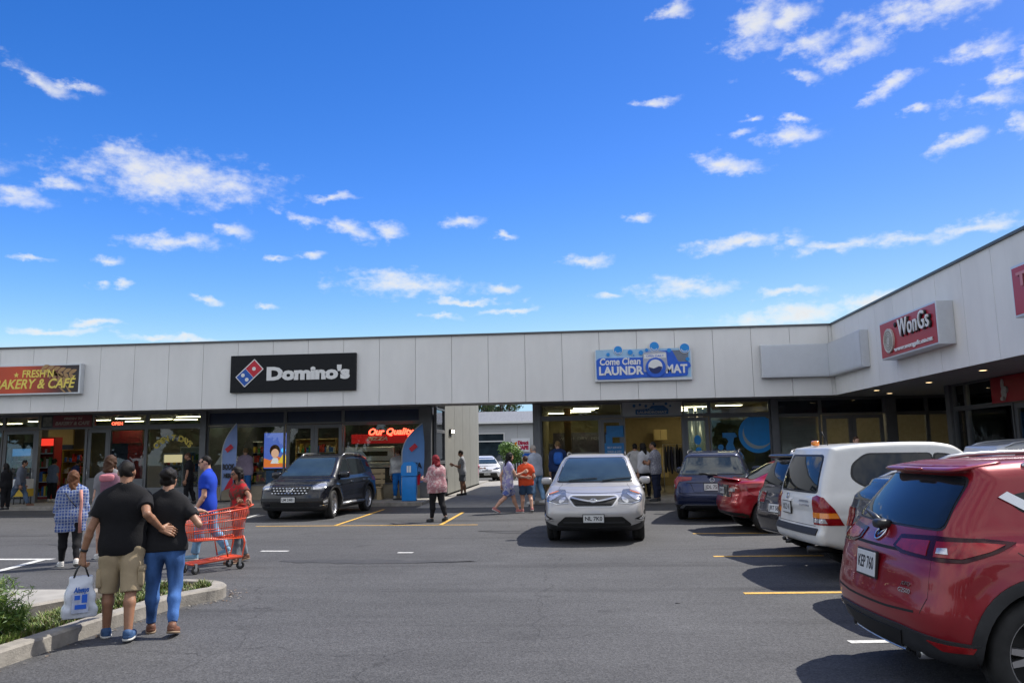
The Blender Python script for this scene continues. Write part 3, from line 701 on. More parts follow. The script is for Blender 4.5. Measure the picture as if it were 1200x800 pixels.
def charcoal_hatch(loc, head):
    sp = sp_suv(4.0, 1.80, 1.60, wr=.335, zb=1.02, zh=1.0, xc=1.0, gr=.14, k=.13, clad=False)
    sp['ra'] = .375; L2 = 2.0
    c = Car('hatchback_car', 'charcoal hatchback squeezed between the white wagon and the red saloon', sp, loc, head, paint('charcoal', (.022, .024, .034), .5, .25, .1), h=.032)
    std_windows(c, 1.02, 1.60, 1.0, L2)
    c.patch('rear_window', 'rear', rnd([(-.62, 1.08), (.62, 1.08), (.54, 1.44), (-.54, 1.44)], .06), M_CGLASS, .006, .012, .06)
    for i, o in enumerate(c.patch('tail_light', 'cr', rnd([(24, .78), (24, .97), (48, 1.0), (60, .98), (54, .82), (40, .74)], .03), M_CLEARD, .006, .02, .05, mirror=True)):
        c.patch('lamp_lens', 'cr', np.array(rnd([(36, .80), (37, .93), (46, .95), (47, .82)], .02))*((-1, 1) if i else (1, 1)), M_CLEAR, .012, .006, .03, o)
        c.patch('lamp_lens', 'cr', np.array(rnd([(25, .80), (25, .95), (34, .96), (33, .79)], .02))*((-1, 1) if i else (1, 1)), M_TAIL, .012, .006, .03, o)
    b = MB(); superq(b, (-L2+.40, 0, 1.545), (.20, .58, .03), .5, .35, 28, 8); so = b.build('spoiler', c.mat, c.root, True)
    sb = MB(); superq(sb, (-L2+.24, .3, 1.545), (.03, .12, .018), .5, .4); sb.build('brake_lamp', M_TAIL, so, True)
    c.plate('rear', .72, 'JRT 58'); c.groove('rear', [(-.6, .66), (.6, .66)], False, .01)
    c.patch('bumper_cladding', 'cr', [(-60, .36), (60, .36), (55, .27), (-55, .27)], M_CLAD, .01, .02, .06); c.mirrors(.8, 1.08)
    return c

def red_saloon(loc, head):
    L, W, H = 4.6, 1.80, 1.45; L2 = L/2
    sp = dict(L=L, W=W, H=H, wr=.33, ra=.375, zb=.92, xf=L2-.92, xr=-L2+.74, bw=W/2-.09, rw=W/2-.30, clad=False, cr=.14, corner=.45, crease=.80, creaseslope=-.03, flare=.022, gtr=.06, gr=.16, kg=.12, k=.12, kb=.07, zdark=.26, spokes=5,
      lower=[(-L2+.2, .30), (-L2+.05, .36), (-L2, .55), (-L2+.05, .75), (-L2+.06, .93), (-L2+.14, 1.02), (-L2+.5, 1.03), (-1.2, .99), (0, .92), (1.0, .92), (1.4, .90), (L2-.5, .80), (L2-.15, .68), (L2, .5), (L2-.05, .32), (L2-.2, .24), (L2-.8, .22), (-L2+.8, .24)],
      gh=[(1.15, .84), (.85, 1.0), (.3, 1.33), (-.05, 1.42), (-.5, H), (-1.0, 1.40), (-1.45, 1.20), (-L2+.42, 1.0), (-L2+.5, .8), (0, .75)])
    c = Car('saloon_car', 'bright red saloon car with short boot parked next to the blue SUV', sp, loc, head, paint('crimson', (.34, .008, .016), .3, .28, .05), h=.028)
    c.patch('rear_window', 'top', rnd([(-1.12, -.52), (-1.12, .52), (-1.80, .62), (-1.80, -.62)], .08), M_CGLASS, .006, .01, .06)
    c.windows([[(.72, .98), (.18, 1.30), (.0, 1.32), (.0, .98)], [(-.06, .98), (-.06, 1.32), (-.6, 1.31), (-.9, 1.02)], [(-.96, 1.03), (-.68, 1.29), (-.95, 1.22), (-1.30, 1.07)]], r=.03)
    c.patch('windscreen', 'front', rnd([(-.68, 1.0), (.68, 1.0), (.54, 1.32), (-.54, 1.32)], .07), M_CGLASS, .006, .01, .07)
    b = MB(); superq(b, (-L2+.15, 0, 1.055), (.16, .68, .022), .5, .4, 26, 8, Matrix.Rotation(R(10), 3, 'Y')); b.build('spoiler', c.mat, c.root, True)
    c.patch('boot_trim', 'rear', rnd([(-.5, .70), (-.52, .94), (.52, .94), (.5, .70)], .03), M_CLEARD, .007, .02, .05)
    for i, o in enumerate(c.patch('tail_light', 'cr', rnd([(22, .80), (24, .93), (48, .97), (66, .98), (58, .88), (40, .80)], .02), M_TAIL, .009, .02, .04, mirror=True)):
        c.patch('lamp_lens', 'cr', np.array(rnd([(23, .81), (25, .88), (38, .88), (36, .81)], .02))*((-1, 1) if i else (1, 1)), M_CLEAR, .014, .006, .03, o)
    c.plate('rear', .82, 'LBN 93', w=.34)
    c.patch('bumper_cladding', 'cr', [(-46, .40), (46, .40), (52, .36), (48, .27), (-48, .27), (-52, .36)], M_TRIM, .010, .02, .05)
    c.groove('side', [(-.02, .95), (-.02, .3)]); c.groove('side', [(-.98, .98), (-1.0, .75), (-.93, .66)]); c.groove('side', [(-L2+.3, .85), (-L2+.42, .76), (-L2+.46, .72)])
    c.mirrors(.72, 1.0); c.handle(.15, .85); c.handle(-.82, .87)
    return c

def blue_suv(loc, head):
    sp = sp_suv(4.4, 1.84, 1.64, wr=.35, zb=1.03, zh=1.0, xc=1.1, cr=.06, gr=.12, clad=True, tr=.04)
    L2 = 2.2
    c = Car('compact_suv', 'navy blue compact SUV seen from behind with a full width rear window', sp, loc, head, paint('navy', (.012, .022, .075), .45, .27, .08), h=.03)
    c.patch('rear_window_trim', 'rear', rnd([(-.80, 1.075), (.80, 1.075), (.60, 1.50), (-.60, 1.50)], .05), M_TRIM, .002, .012, .06)
    c.patch('rear_window', 'rear', rnd([(-.76, 1.10), (.76, 1.10), (.585, 1.48), (-.585, 1.48)], .05), M_CGLASSL, .006, .012, .06)
    std_windows(c, 1.03, 1.64, 1.1, L2)
    b = MB(); b.tube([(-L2+.03, .0, 1.09), (-L2+.06, .2, 1.12), (-L2+.06, .3, 1.11)], .014, 6); superq(b, (-L2+.05, 0, 1.085), (.04, .12, .025), .6, .6); b.build('rear_wiper', M_TRIM, c.root, True)
    for i, o in enumerate(c.patch('tail_light', 'cr', rnd([(28, .96), (28, 1.03), (56, 1.05), (60, .78), (44, .77), (42, .93)], .02), M_TAIL, .008, .02, .04, mirror=True)):
        c.patch('lamp_lens', 'cr', np.array(rnd([(46, .80), (46, .86), (56, .86), (57, .80)], .02))*((-1, 1) if i else (1, 1)), M_CLEAR, .014, .006, .03, o)
    c.badge('rear', (0, .965), .05, style=2, mat=M_CHROME)
    c.groove('rear', [(-.6, .90), (.6, .90)], False, .016); c.groove('rear', [(-.5, .9), (-.42, .68), (.42, .68), (.5, .9)], False, .012); c.groove('cr', [(-50, .66), (0, .655), (50, .66)], False, .012)
    c.plate('rear', .80, 'JDL 753', w=.37, h=.16)
    c.patch('reflector', 'cr', rnd([(44, .48), (44, .62), (52, .62), (52, .48)], .01), M_TAILD, .008, .02, .04, mirror=True)
    c.patch('bumper_cladding', 'cr', [(-70, .44), (-45, .40), (0, .41), (45, .40), (70, .44), (70, .30), (45, .27), (-45, .27), (-70, .30)], M_CLAD, .010, .02, .05)
    c.patch('bumper_chrome', 'cr', [(-42, .33), (-36, .415), (36, .415), (42, .33), (38, .33), (34, .385), (-34, .385), (-38, .33)], M_CHROME, .024, .02, .03)
    c.cladding(.42, .06); c.rails(1.6, -1.5, .1, .60, M_TRIM); c.mirrors(.84, 1.12)
    return c

def simple_suv(loc, head, name, label, mat, hcol=None, L=4.4, rear=True, group='vehicles in the car park', H=1.66, hh=.04):
    sp = sp_suv(L, 1.84, H, wr=.345, zb=1.04, zh=1.0, xc=1.1); L2 = L/2
    c = Car(name, label, sp, loc, head, mat, group, h=hh)
    std_windows(c, 1.04, H, 1.1, L2)
    c.patch('rear_window', 'rear', rnd([(-.66, 1.10), (.66, 1.10), (.56, 1.48), (-.56, 1.48)], .06), M_CGLASS, .006, .012, .06)
    c.patch('windscreen', 'front', rnd([(-.73, 1.12), (.73, 1.12), (.58, 1.54), (-.58, 1.54)], .07), M_CGLASS, .006, .01, .07)
    c.patch('tail_light', 'cr', rnd([(30, .80), (30, 1.0), (58, 1.0), (58, .86), (46, .78)], .02), M_TAIL, .008, .02, .05, mirror=True)
    c.patch('headlight', 'cf', rnd([(28, .74), (30, .84), (60, .95), (60, .84)], .02), M_CLEAR, .008, .02, .05, mirror=True)
    c.plate('rear', .80, 'KQ 904'); c.cladding(.42, .06); c.mirrors(.84, 1.12); c.rails(1.6, -1.5, .1, .60, M_SILVP)
    return c
def passage_hatch(loc, head):
    sp = sp_suv(4.2, 1.76, 1.49, wr=.32, zb=.98, zh=.96, xc=1.2, cf=.2, clad=False); sp['ra'] = .36; L2 = 2.1
    c = Car('hatchback_car', 'white hatchback with black lower grille parked behind the passage', sp, loc, head, paint('pearl', (.62, .63, .66), .1, .3, .05), 'vehicles in the car park', h=.045)
    std_windows(c, .98, 1.49, 1.2, L2)
    c.patch('windscreen', 'front', rnd([(-.70, 1.03), (.70, 1.03), (.56, 1.38), (-.56, 1.38)], .07), M_CGLASSL, .006, .01, .09)
    c.patch('headlight', 'cf', rnd([(22, .70), (26, .74), (58, .87), (60, .80), (40, .70)], .02), M_CLEARD, .008, .02, .06, mirror=True)
    c.patch('lower_grille', 'front', rnd([(-.56, .52), (.56, .52), (.66, .28), (-.66, .28)], .03), M_HOLE, .008, .02, .08)
    c.patch('fog_lamp', 'cf', [(44, .36), (50, .60), (58, .60), (58, .36)], M_HOLE, .008, .02, .06, mirror=True)
    c.patch('upper_grille', 'front', rnd([(-.3, .67), (.3, .67), (.25, .62), (-.25, .62)], .02), M_HOLE, .008, .02, .08)
    c.badge('front', (0, .70), .05, name='emblem'); c.plate('front', .46, 'HVB 17'); c.mirrors(.9, 1.03)
    return c
# ================================================================ ground
def asphalt_mat():
    m = bpy.data.materials.new('asphalt'); m.use_nodes = True; nt = m.node_tree; p = nt.nodes['Principled BSDF']; L = nt.links.new
    tc = nd(nt, 'ShaderNodeTexCoord')
    def noise(sc, det=6, rough=.6, stretch=None):
        n = nd(nt, 'ShaderNodeTexNoise'); n.inputs['Scale'].default_value = sc; n.inputs['Detail'].default_value = det; n.inputs['Roughness'].default_value = rough
        if stretch:
            mp = nd(nt, 'ShaderNodeMapping'); mp.inputs['Scale'].default_value = stretch; L(tc.outputs['Object'], mp.inputs[0]); L(mp.outputs[0], n.inputs[0])
        else: L(tc.outputs['Object'], n.inputs[0])
        return n.outputs['Fac']
    def mr(x, a, b, c, d):
        n = nd(nt, 'ShaderNodeMapRange'); n.inputs[1].default_value = a; n.inputs[2].default_value = b; n.inputs[3].default_value = c; n.inputs[4].default_value = d; L(x, n.inputs[0]); return n.outputs[0]
    def mul(a, b):
        n = nd(nt, 'ShaderNodeMath', operation='MULTIPLY'); L(a, n.inputs[0]); L(b, n.inputs[1]); return n.outputs[0]
    agg = nd(nt, 'ShaderNodeTexVoronoi'); agg.inputs['Scale'].default_value = 75; L(tc.outputs['Object'], agg.inputs[0])
    hs = nd(nt, 'ShaderNodeSeparateColor'); L(agg.outputs['Color'], hs.inputs[0])
    a = mr(hs.outputs[0], 0, 1, .66, 1.36)
    b = mr(noise(.35, 5), .3, .7, .82, 1.16)
    c = mr(noise(1.6, 7, .7, (.35, 1.6, 1)), .35, .72, .9, 1.12)
    e = mr(noise(22, 3), .3, .7, .85, 1.15)
    tot = mul(mul(a, b), mul(c, e))
    # darker worn wheel tracks / tar streaks running along the lane
    st = mr(noise(.6, 4, .55, (.12, 1.3, 1)), .57, .66, 1., .70); tot = mul(tot, st)
    oil = mr(noise(.9, 3, .5), .66, .74, 1., .6); tot = mul(tot, oil)
    # fine cracks
    v = nd(nt, 'ShaderNodeTexVoronoi', feature='DISTANCE_TO_EDGE'); v.inputs['Scale'].default_value = .22
    dn = nd(nt, 'ShaderNodeTexNoise'); dn.inputs['Scale'].default_value = 1.4; dn.inputs['Detail'].default_value = 6; L(tc.outputs['Object'], dn.inputs[0])
    va = nd(nt, 'ShaderNodeVectorMath', operation='SCALE'); va.inputs['Scale'].default_value = .9; L(dn.outputs['Color'], va.inputs[0])
    vb = nd(nt, 'ShaderNodeVectorMath', operation='ADD'); L(tc.outputs['Object'], vb.inputs[0]); L(va.outputs[0], vb.inputs[1]); L(vb.outputs[0], v.inputs['Vector'])
    ck = mr(v.outputs['Distance'], 0., .0035, .62, 1.); tot = mul(tot, ck)
    sc = nd(nt, 'ShaderNodeVectorMath', operation='SCALE'); sc.inputs[0].default_value = ASPH; L(tot, sc.inputs['Scale']); L(sc.outputs[0], p.inputs['Base Color'])
    p.inputs['Roughness'].default_value = .82; p.inputs['Specular IOR Level'].default_value = .35
    bp = nd(nt, 'ShaderNodeBump'); bp.inputs['Strength'].default_value = .55; bp.inputs['Distance'].default_value = .006; L(agg.outputs['Distance'], bp.inputs['Height']); L(bp.outputs[0], p.inputs['Normal'])
    return m
ASPH = (.070, .070, .0725)
M_ASPH = asphalt_mat()
M_CONC = pbr('concrete', (.30, .285, .26), .85, vary=.18, scale=3, bump=.2, bscale=120)
M_CONCD = pbr('concrete_kerb', (.26, .24, .21), .9, vary=.35, scale=5, bump=.5, bscale=60)
M_YEL = pbr('road_paint_yellow', (.60, .35, .06), .7, vary=.3, scale=14)
M_WHT = pbr('road_paint_white', (.55, .55, .53), .7, vary=.3, scale=14)
M_SOIL = pbr('soil', (.06, .042, .028), .95, vary=.4, scale=12, bump=.6, bscale=40)
b = MB(); b.add([(-260, -120, 0), (260, -120, 0), (260, 400, 0), (-260, 400, 0)], [(0, 1, 2, 3)]); tag(b.build('ground', M_ASPH), kind='structure')
YF, XW, ZT, ZB = 25.19, 8.14, 5.535, 3.277
YG, XG, ZS = 28.3, 10.95, 3.40
ZF = .12
gx = lambda px, Y=YG: onY(px, 530, Y).x
# footpath under the canopy
b = MB(); X0, X1, X2 = -36, gx(506)+.15, gx(628)-.1
b.box(X0, X1, 25.9, 46, -.2, ZF); b.box(X2, 11.2, 25.9, 46, -.2, ZF); b.box(9.9, 24, 6, 25.9, -.2, ZF)
tag(b.build('footpath', M_CONC), kind='structure')
b = MB(); b.box(X0, X1, 25.74, 25.897, -.2, ZF+.003, bev=.015); b.box(X2, 9.9, 25.74, 25.897, -.2, ZF+.003, bev=.015); b.box(9.74, 9.897, 6, 25.74, -.2, ZF+.003, bev=.015)
tag(b.build('kerb', M_CONCD), kind='structure')
b = MB(); b.add([(X1+.0, 24.7, .004), (X2, 24.7, .004), (X2, 29, .05), (X1, 29, .05), (X2, 46, .05), (X1, 46, .05)], [(0, 1, 2, 3), (3, 2, 4, 5)])
tag(b.build('passage_paving', M_CONC), kind='structure')
# lot behind the passage
b = MB(); b.add([(-40, 46, .012), (30, 46, .012), (30, 57, .012), (-40, 57, .012)], [(0, 1, 2, 3)]); tag(b.build('rear_road', pbr('rear_asphalt', (.09, .09, .09), .9, vary=.2, scale=1)), kind='structure')
def line_px(mb, p, q, w=.1, z=.004, mi=0):
    a, c = gnd(*p), gnd(*q); d = (c-a).normalized(); n = Vector((-d.y, d.x, 0))*w/2
    k = max(1, int((c-a).length/.5))
    mb.add([(a-n).to_tuple()[:2]+(z,), (c-n).to_tuple()[:2]+(z,), (c+n).to_tuple()[:2]+(z,), (a+n).to_tuple()[:2]+(z,)], [(0, 1, 2, 3)], mi)
b = MB()
line_px(b, (300, 616.4), (560, 614.6), .09)
line_px(b, (393, 615.7), (450, 596.8), .09, .008); line_px(b, (516, 615.2), (543, 600), .09, .008)
for p, q in (((796, 607), (870, 606.5)), ((812, 625), (905, 624.3)), ((836, 651.7), (965, 650.8)), ((872, 695), (1010, 693.5))): line_px(b, p, q, .105)
tag(b.build('yellow_bay_lines', M_YEL), kind='structure')
b = MB(); line_px(b, (306, 645.5), (338, 645.5), .12); line_px(b, (466, 647.3), (484, 647.3), .11); line_px(b, (-140, 655.6), (62, 655), .16); line_px(b, (-120, 700), (50, 655.8), .14, .008)
line_px(b, (285, 607.5), (303, 602.6), .09); line_px(b, (995, 752), (1060, 751), .1); line_px(b, (236, 655), (262, 651), .1)
tag(b.build('white_road_marks', M_WHT), kind='structure')
# old tar sealing along the lane and worn patches
M_TAR = pbr('tar_seal', (.040, .040, .042), .75, vary=.3, scale=5)
def blotch(pts, amp, seed):
    r = random.Random(seed); out = []
    for p in catmull([(v.x, v.y) for v in pts], 7): out.append((p[0]+r.uniform(-amp, amp), p[1]+r.uniform(-amp, amp), .0042))
    return out
for k, pp in enumerate((((330, 656.5), (420, 655.5), (500, 656.5), (556, 657.5), (500, 659.5), (420, 660), (345, 659)), ((60, 637), (140, 636), (215, 638), (150, 640.5), (80, 640)), ((560, 622), (610, 621.5), (640, 623), (600, 625)))):
    vs = blotch([gnd(*q) for q in pp], .06, k); tag(mesh_obj('tar_streak', vs, [tuple(range(len(vs)))], M_TAR), kind='structure')
# ---- planted kerb island, bottom left
def strip(name, mat, outer, inner, h, ox=None):
    """kerb between an outer and an inner outline (top edge points), with sides"""
    n = len(outer); vs = []; fs = []
    for o_, i_ in zip(outer, inner):
        d = (Vector(i_)-Vector(o_)).normalized()*.02
        vs += [(o_[0], o_[1], -.05), (o_[0], o_[1], h-.02), (o_[0]+d.x, o_[1]+d.y, h), (i_[0], i_[1], h), (i_[0], i_[1], -.05)]
    for k in range(n-1):
        for j in range(4): fs.append((k*5+j, (k+1)*5+j, (k+1)*5+j+1, k*5+j+1))
    fs += [(0, 1, 2, 3, 4), tuple((n-1)*5+j for j in (4, 3, 2, 1, 0))]
    o = mesh_obj(name, vs, fs, mat); fixn(o); return tag(o, kind='structure')
KH = .14
outer = [gnd(*p, KH) for p in ((-260, 838), (-120, 800), (0, 762), (72, 739), (125, 721.5), (165, 710), (200, 699), (235, 692), (256, 688.5), (264, 685.5), (265, 682.5), (258, 680), (248, 678.7), (232, 678), (207, 678.3), (165, 682), (125, 690))]
def inset(pts, w):
    out = []
    for i, p in enumerate(pts):
        a = pts[max(0, i-1)]; c = pts[min(len(pts)-1, i+1)]; d = (c-a); d.z = 0; d.normalize(); out.append(p+Vector((-d.y, d.x, 0))*w)
    return out
outer = [Vector(v) for v in catmull([(p.x, p.y, p.z) for p in outer], 4, False)]
inner = inset(outer, .17)
strip('island_kerb', M_CONCD, outer, inner, KH)
mid = [gnd(*p, .10) for p in ((-300, 775), (-120, 748), (0, 721), (45, 712.5), (85, 705), (118, 695), (135, 689.5))]
bed = [(v.x, v.y) for v in inner]+[(v.x, v.y) for v in mid[::-1]][:0]
V2, T = cdt_fill([(v.x, v.y) for v in inner], .3)
zz = lambda x, y: .09+.03*math.sin(3*x)*math.cos(2.3*y)
tag(mesh_obj('planting_bed', [(p[0], p[1], zz(*p)) for p in V2], T, M_SOIL), kind='structure')
pth = [gnd(*p, .13) for p in ((-520, 690), (124, 690.2))]+[p for p in mid[::-1]]
pv = [(p.x, p.y, .13) for p in pth]; n = len(pv)
tag(fixn(mesh_obj('island_path', pv+[(p[0], p[1], -.05) for p in pv], [tuple(range(n))]+[(i, (i+1) % n, n+(i+1) % n, n+i) for i in range(n)], M_CONC)), kind='structure')
e_o = [Vector((p.x, p.y, 0)) for p in mid]
strip('path_edging', M_CONCD, [v for v in e_o], inset(e_o, .1), .15)

# ================================================================ the shopping centre
M_PANEL = pbr('fascia_panel', (.80, .795, .765), .75, vary=.06, scale=1.3, bump=.12, bscale=180, detail=8, stretch=(1, 1, .35))
def streaks(m, lo, sc):
    nt = m.node_tree; p = nt.nodes['Principled BSDF']; src = p.inputs['Base Color'].links[0].from_socket; tc = nd(nt, 'ShaderNodeTexCoord'); mpn = nd(nt, 'ShaderNodeMapping'); mpn.inputs['Scale'].default_value = sc; n = nd(nt, 'ShaderNodeTexNoise'); n.inputs['Scale'].default_value = 1; n.inputs['Detail'].default_value = 5
    nt.links.new(tc.outputs['Object'], mpn.inputs[0]); nt.links.new(mpn.outputs[0], n.inputs[0]); mr = nd(nt, 'ShaderNodeMapRange'); mr.inputs[1].default_value = .5; mr.inputs[2].default_value = .72; mr.inputs[3].default_value = 1.; mr.inputs[4].default_value = lo; nt.links.new(n.outputs['Fac'], mr.inputs[0])
    v = nd(nt, 'ShaderNodeVectorMath', operation='SCALE'); nt.links.new(src, v.inputs[0]); nt.links.new(mr.outputs[0], v.inputs['Scale']); nt.links.new(v.outputs[0], p.inputs['Base Color'])
streaks(M_PANEL, .96, (2.2, 2.2, .25))
M_JOINT = pbr('panel_joint', (.33, .33, .32), .8, vary=0)
M_CAP = pbr('cap_flashing', (.11, .115, .12), .45, .4, vary=.1)
M_SOFF = pbr('soffit', (.55, .55, .54), .8, vary=.06, scale=2)
M_FRAME = pbr('window_frame_grey', (.15, .155, .165), .45, .3, vary=.1)
M_DFRAME = pbr('window_frame_dark', (.19, .195, .21), .45, .3, vary=.1)
M_PWALL = pbr('passage_panel', (.21, .21, .19), .8, vary=.08, scale=2, bump=.1, bscale=90)
M_GL = glass('shop_glass', (.72, .76, .76))
M_GLD = glass('shop_glass_dark', (.86, .88, .88))
M_NAVY = pbr('navy_band', (.008, .018, .065), .3, vary=.2, scale=3)
M_PLINTH = pbr('beige_plinth', (.33, .28, .20), .8, vary=.15, scale=4)
mall = empty('shopping_centre', (-5, YG, 0), 0, 'long pale grey shopping centre with an L shaped parapet and canopy over its shops', 'building')
mall_off = Matrix.Translation((5, -YG, 0))
def mp(o):   # parent in place
    o.parent = mall; o.matrix_parent_inverse = mall_off.copy(); return o
XL = -34
b = MB(); x = gx(193, YF); 
xs = sorted([x+1.2*k for k in range(-30, 30) if XL < x+1.2*k < XW-.05]); xs = [XL]+xs+[XW]
for x0, x1 in zip(xs[:-1], xs[1:]): b.box(x0+.006, x1-.006 if x1 < XW else x1, YF, YF+.05, ZB, ZT-.06, 0)
b.box(XL, XW+.05, YF+.052, YF+.14, ZB+.01, ZT-.06, 1)
mp(b.build('fascia', [M_PANEL, M_JOINT]))
b = MB(); ys = [YF-.006]; 
while ys[-1] > 12.5: ys.append(ys[-1]-1.2)
for y1, y0 in zip(ys[:-1], ys[1:]): b.box(XW, XW+.05, y0+.006, y1-.006, ZB, ZT-.06, 0)
b.box(XW+.052, XW+.14, ys[-1], YF+.05, ZB+.01, ZT-.06, 1)
mp(b.build('fascia', [M_PANEL, M_JOINT]))
b = MB(); b.box(XL, XW-.05, YF-.05, YF+.35, ZT-.06, ZT, bev=.008); mp(b.build('cap_flashing', M_CAP))
b = MB(); b.box(XW-.05+.002, XW+.35, ys[-1], YF+.35, ZT-.058, ZT+.002, bev=.008); mp(b.build('cap_flashing', M_CAP))
b = MB(); b.box(XL, XW+.14, YF+.14, YG+.3, ZS, ZS+.1); b.box(XW+.14, 24, ys[-1], YF+.14, ZS, ZS+.1); b.box(XW+.142, 24, YF+.14, YG+.3, ZS+.001, ZS+.1); mp(b.build('soffit', M_SOFF))
b = MB(); b.box(XL, 24, YF+.14, YG+.3, 5.1, 5.3); b.box(XL, X1-.2, YG+.302, 41, 5.1, 5.3); b.box(X2+.3, 24, YG+.302, 41, 5.1, 5.3); b.box(XW+.14, 24, ys[-1], YF+.138, 5.1, 5.3); mp(b.build('roof', pbr('roof_metal', (.3, .3, .3), .5, .4)))
# header wall between soffit and roof along the shopfronts, end wall, back walls
b = MB(); b.box(XL, X1, YG-.02, YG+.18, ZS-.04, 5.1); b.box(X2, 13.5, YG-.02, YG+.18, ZS-.04, 5.1); mp(b.build('header_beam', M_DFRAME))
b = MB(); b.box(X1-.25, X1, YG+2.05, 41, 0, 5.1); 
mp(b.build('passage_wall', M_PWALL))
b = MB()
for k in range(1, 5): b.box(X1-.002, X1+.004, YG+2.05+k*2.4, YG+2.060+k*2.4, .06, 5.0)
mp(b.build('wall_joint', pbr('wall_joint', (.15, .15, .14), .8, vary=0)))
b = MB(); b.box(X2, X2+.25, YG+.2, 41, 0, 5.1); mp(b.build('passage_wall', M_PWALL))
# interior shell
M_INT = pbr('interior_wall', (.20, .18, .16), .8, vary=.1); M_INTY = pbr('interior_wall_yellow', (.27, .22, .125), .8, vary=.12); M_INTD = pbr('interior_dark', (.06, .065, .08), .7, vary=.2); M_CEIL = pbr('interior_ceiling', (.55, .55, .52), .8, vary=.04)
M_FLOOR = pbr('shop_floor', (.16, .15, .14), .35, vary=.1)
def room(x0, x1, y1, mat, floor=M_FLOOR, ceil=M_CEIL):
    b = MB(); b.box(x0, x1, y1, y1+.15, 0, 5, 0); b.box(x0, x0+.1, YG+.2, y1, 0, 5, 0); b.box(x1-.1, x1, YG+.2, y1, 0, 5, 0)
    b.box(x0+.1, x1-.1, YG+.1, y1, ZF, ZF+.004, 1); b.box(x0+.1, x1-.1, YG+.2, y1, ZS-.03, ZS+.02, 2)
    mp(b.build('shop_interior', [mat, floor, ceil]))
XB0, XB1, XD1, XR0, XR1, XC1 = gx(-230), gx(239), X1-.26, X2+.26, gx(909), 13.4
room(XB0, XB1, 35.5, M_INT); room(XB1, XD1, 34.5, M_INTD); room(XR0, XR1, 35.5, M_INTY); room(XR1, XC1+3, 35, pbr('interior_brown', (.45, .40, .33), .7, vary=.15), M_FLOOR, pbr('dark_ceiling', (.35, .35, .36), .8, vary=0))
def frame(x0, x1, z0, z1, y=YG, w=.055, d=.11, mat=None, pane=M_GL, name='shop_window', pl=True, axis='x'):
    b = MB()
    def bx(u0, u1, v0, v1):
        if axis == 'x': b.box(u0, u1, y-d/2, y+d/2, v0, v1)
        else: b.box(y-d/2, y+d/2, u0, u1, v0, v1)
    bx(x0, x0+w, z0, z1); bx(x1-w, x1, z0, z1); bx(x0+w, x1-w, z0, z0+w); bx(x0+w, x1-w, z1-w, z1)
    o = mp(b.build(name, mat or M_FRAME))
    if pane:
        b = MB(); e = .004
        if axis == 'x': b.box(x0+w-e, x1-w+e, y-.006, y+.006, z0+w-e, z1-w+e)
        else: b.box(y-.006, y+.006, x0+w-e, x1-w+e, z0+w-e, z1-w+e)
        p = b.build('pane', pane); p.parent = o
    return o
def door(x0, x1, z0, z1, y, mat=None, pane=M_GL, st=.13, axis='x', hs=1):
    o = frame(x0, x1, z0, z1, y, st, .06, mat or M_FRAME, pane, 'door', axis=axis)
    b = MB(); u = x1-st/2 if hs > 0 else x0+st/2
    P = (lambda a, c, z: (a, y-c, z)) if axis == 'x' else (lambda a, c, z: (y-c, a, z))
    b.tube([P(u, .03, .95), P(u, .09, .95), P(u, .09, 1.35), P(u, .03, 1.35)], .014, 8); h = b.build('handle', M_SILVP, None, True); h.parent = o
    return o
ZTR = 2.82; ZTOP = ZS-.04
def bays(pxs, z0, z1, **k):
    for a, c in pxs: frame(gx(a)+.002, gx(c)-.002, z0, z1, **k)
# bakery shopfront
bays([(-210, -150), (-150, -90), (-90, -40), (-40, 3), (3, 45), (108, 172), (172, 236)], ZTR+.06, ZTOP)
bays([(-210, -150), (-150, -90), (-90, -40), (-40, 3), (128, 171), (171, 236)], ZF, ZTR)
b = MB(); b.box(gx(-210), gx(236), YG-.07, YG+.07, ZTR+.002, ZTR+.058); mp(b.build('transom', M_FRAME))
door(gx(4), gx(43), ZF+.01, ZTR-.02, YG-.02); door(gx(103), gx(128)-.01, ZF+.01, ZTR-.02, YG-.02, hs=-1)
for a, c in ((43.3, 46), (100, 102.7)): b = MB(); b.box(gx(a), gx(c), YG-.08, YG+.08, ZF, ZTR); mp(b.build('door_jamb', M_FRAME))
# solid lower panels of the bakery windows
for a, c, z0, z1 in ((104, 126, .13, 1.), (130, 170, .06, .95), (173, 234, .06, .62)): b = MB(); b.box(gx(a), gx(c), YG-.075, YG-.055, ZF+z0, z1); mp(b.build('window_panel', pbr('grey_panel', (.17, .18, .19), .5, vary=.05)))
b = MB(); b.box(gx(236)+.004, gx(243), YG-.2, YG+.2, ZF, ZTOP); mp(b.build('pillar', M_FRAME))
# pizza shopfront: navy transom band and deep windows
for a, c in ((243, 334), (334, 402), (402, 493)):
    o = frame(gx(a)+.004, gx(c)-.004, ZTR+.02, ZTOP, mat=M_FRAME, pane=None)
    b = MB(); b.box(gx(a)+.05, gx(c)-.05, YG-.01, YG+.02, ZTR+.07, ZTOP-.05); p = b.build('navy_panel', M_NAVY); p.parent = o
bays([(243, 334), (402, 493)], .62, ZTR)
door(gx(335.5), gx(368), ZF+.01, ZTR-.01, YG, hs=1); door(gx(368)+.01, gx(401), ZF+.01, ZTR-.01, YG, hs=-1)
for a, c in ((243.2, 334), (402, 493)): b = MB(); b.box(gx(a), gx(c), YG-.12, YG+.1, ZF, .618); mp(b.build('plinth', M_PLINTH))
b = MB(); b.box(gx(493)+.004, gx(506), YG-.16, YG+.16, ZF, ZTOP); mp(b.build('pillar', M_FRAME))
for (z0, z1) in ((ZF, 1.35), (1.36, 2.5), (2.51, ZTOP)): frame(YG+.2, YG+2.04, z0, z1, X1-.06, axis='y')
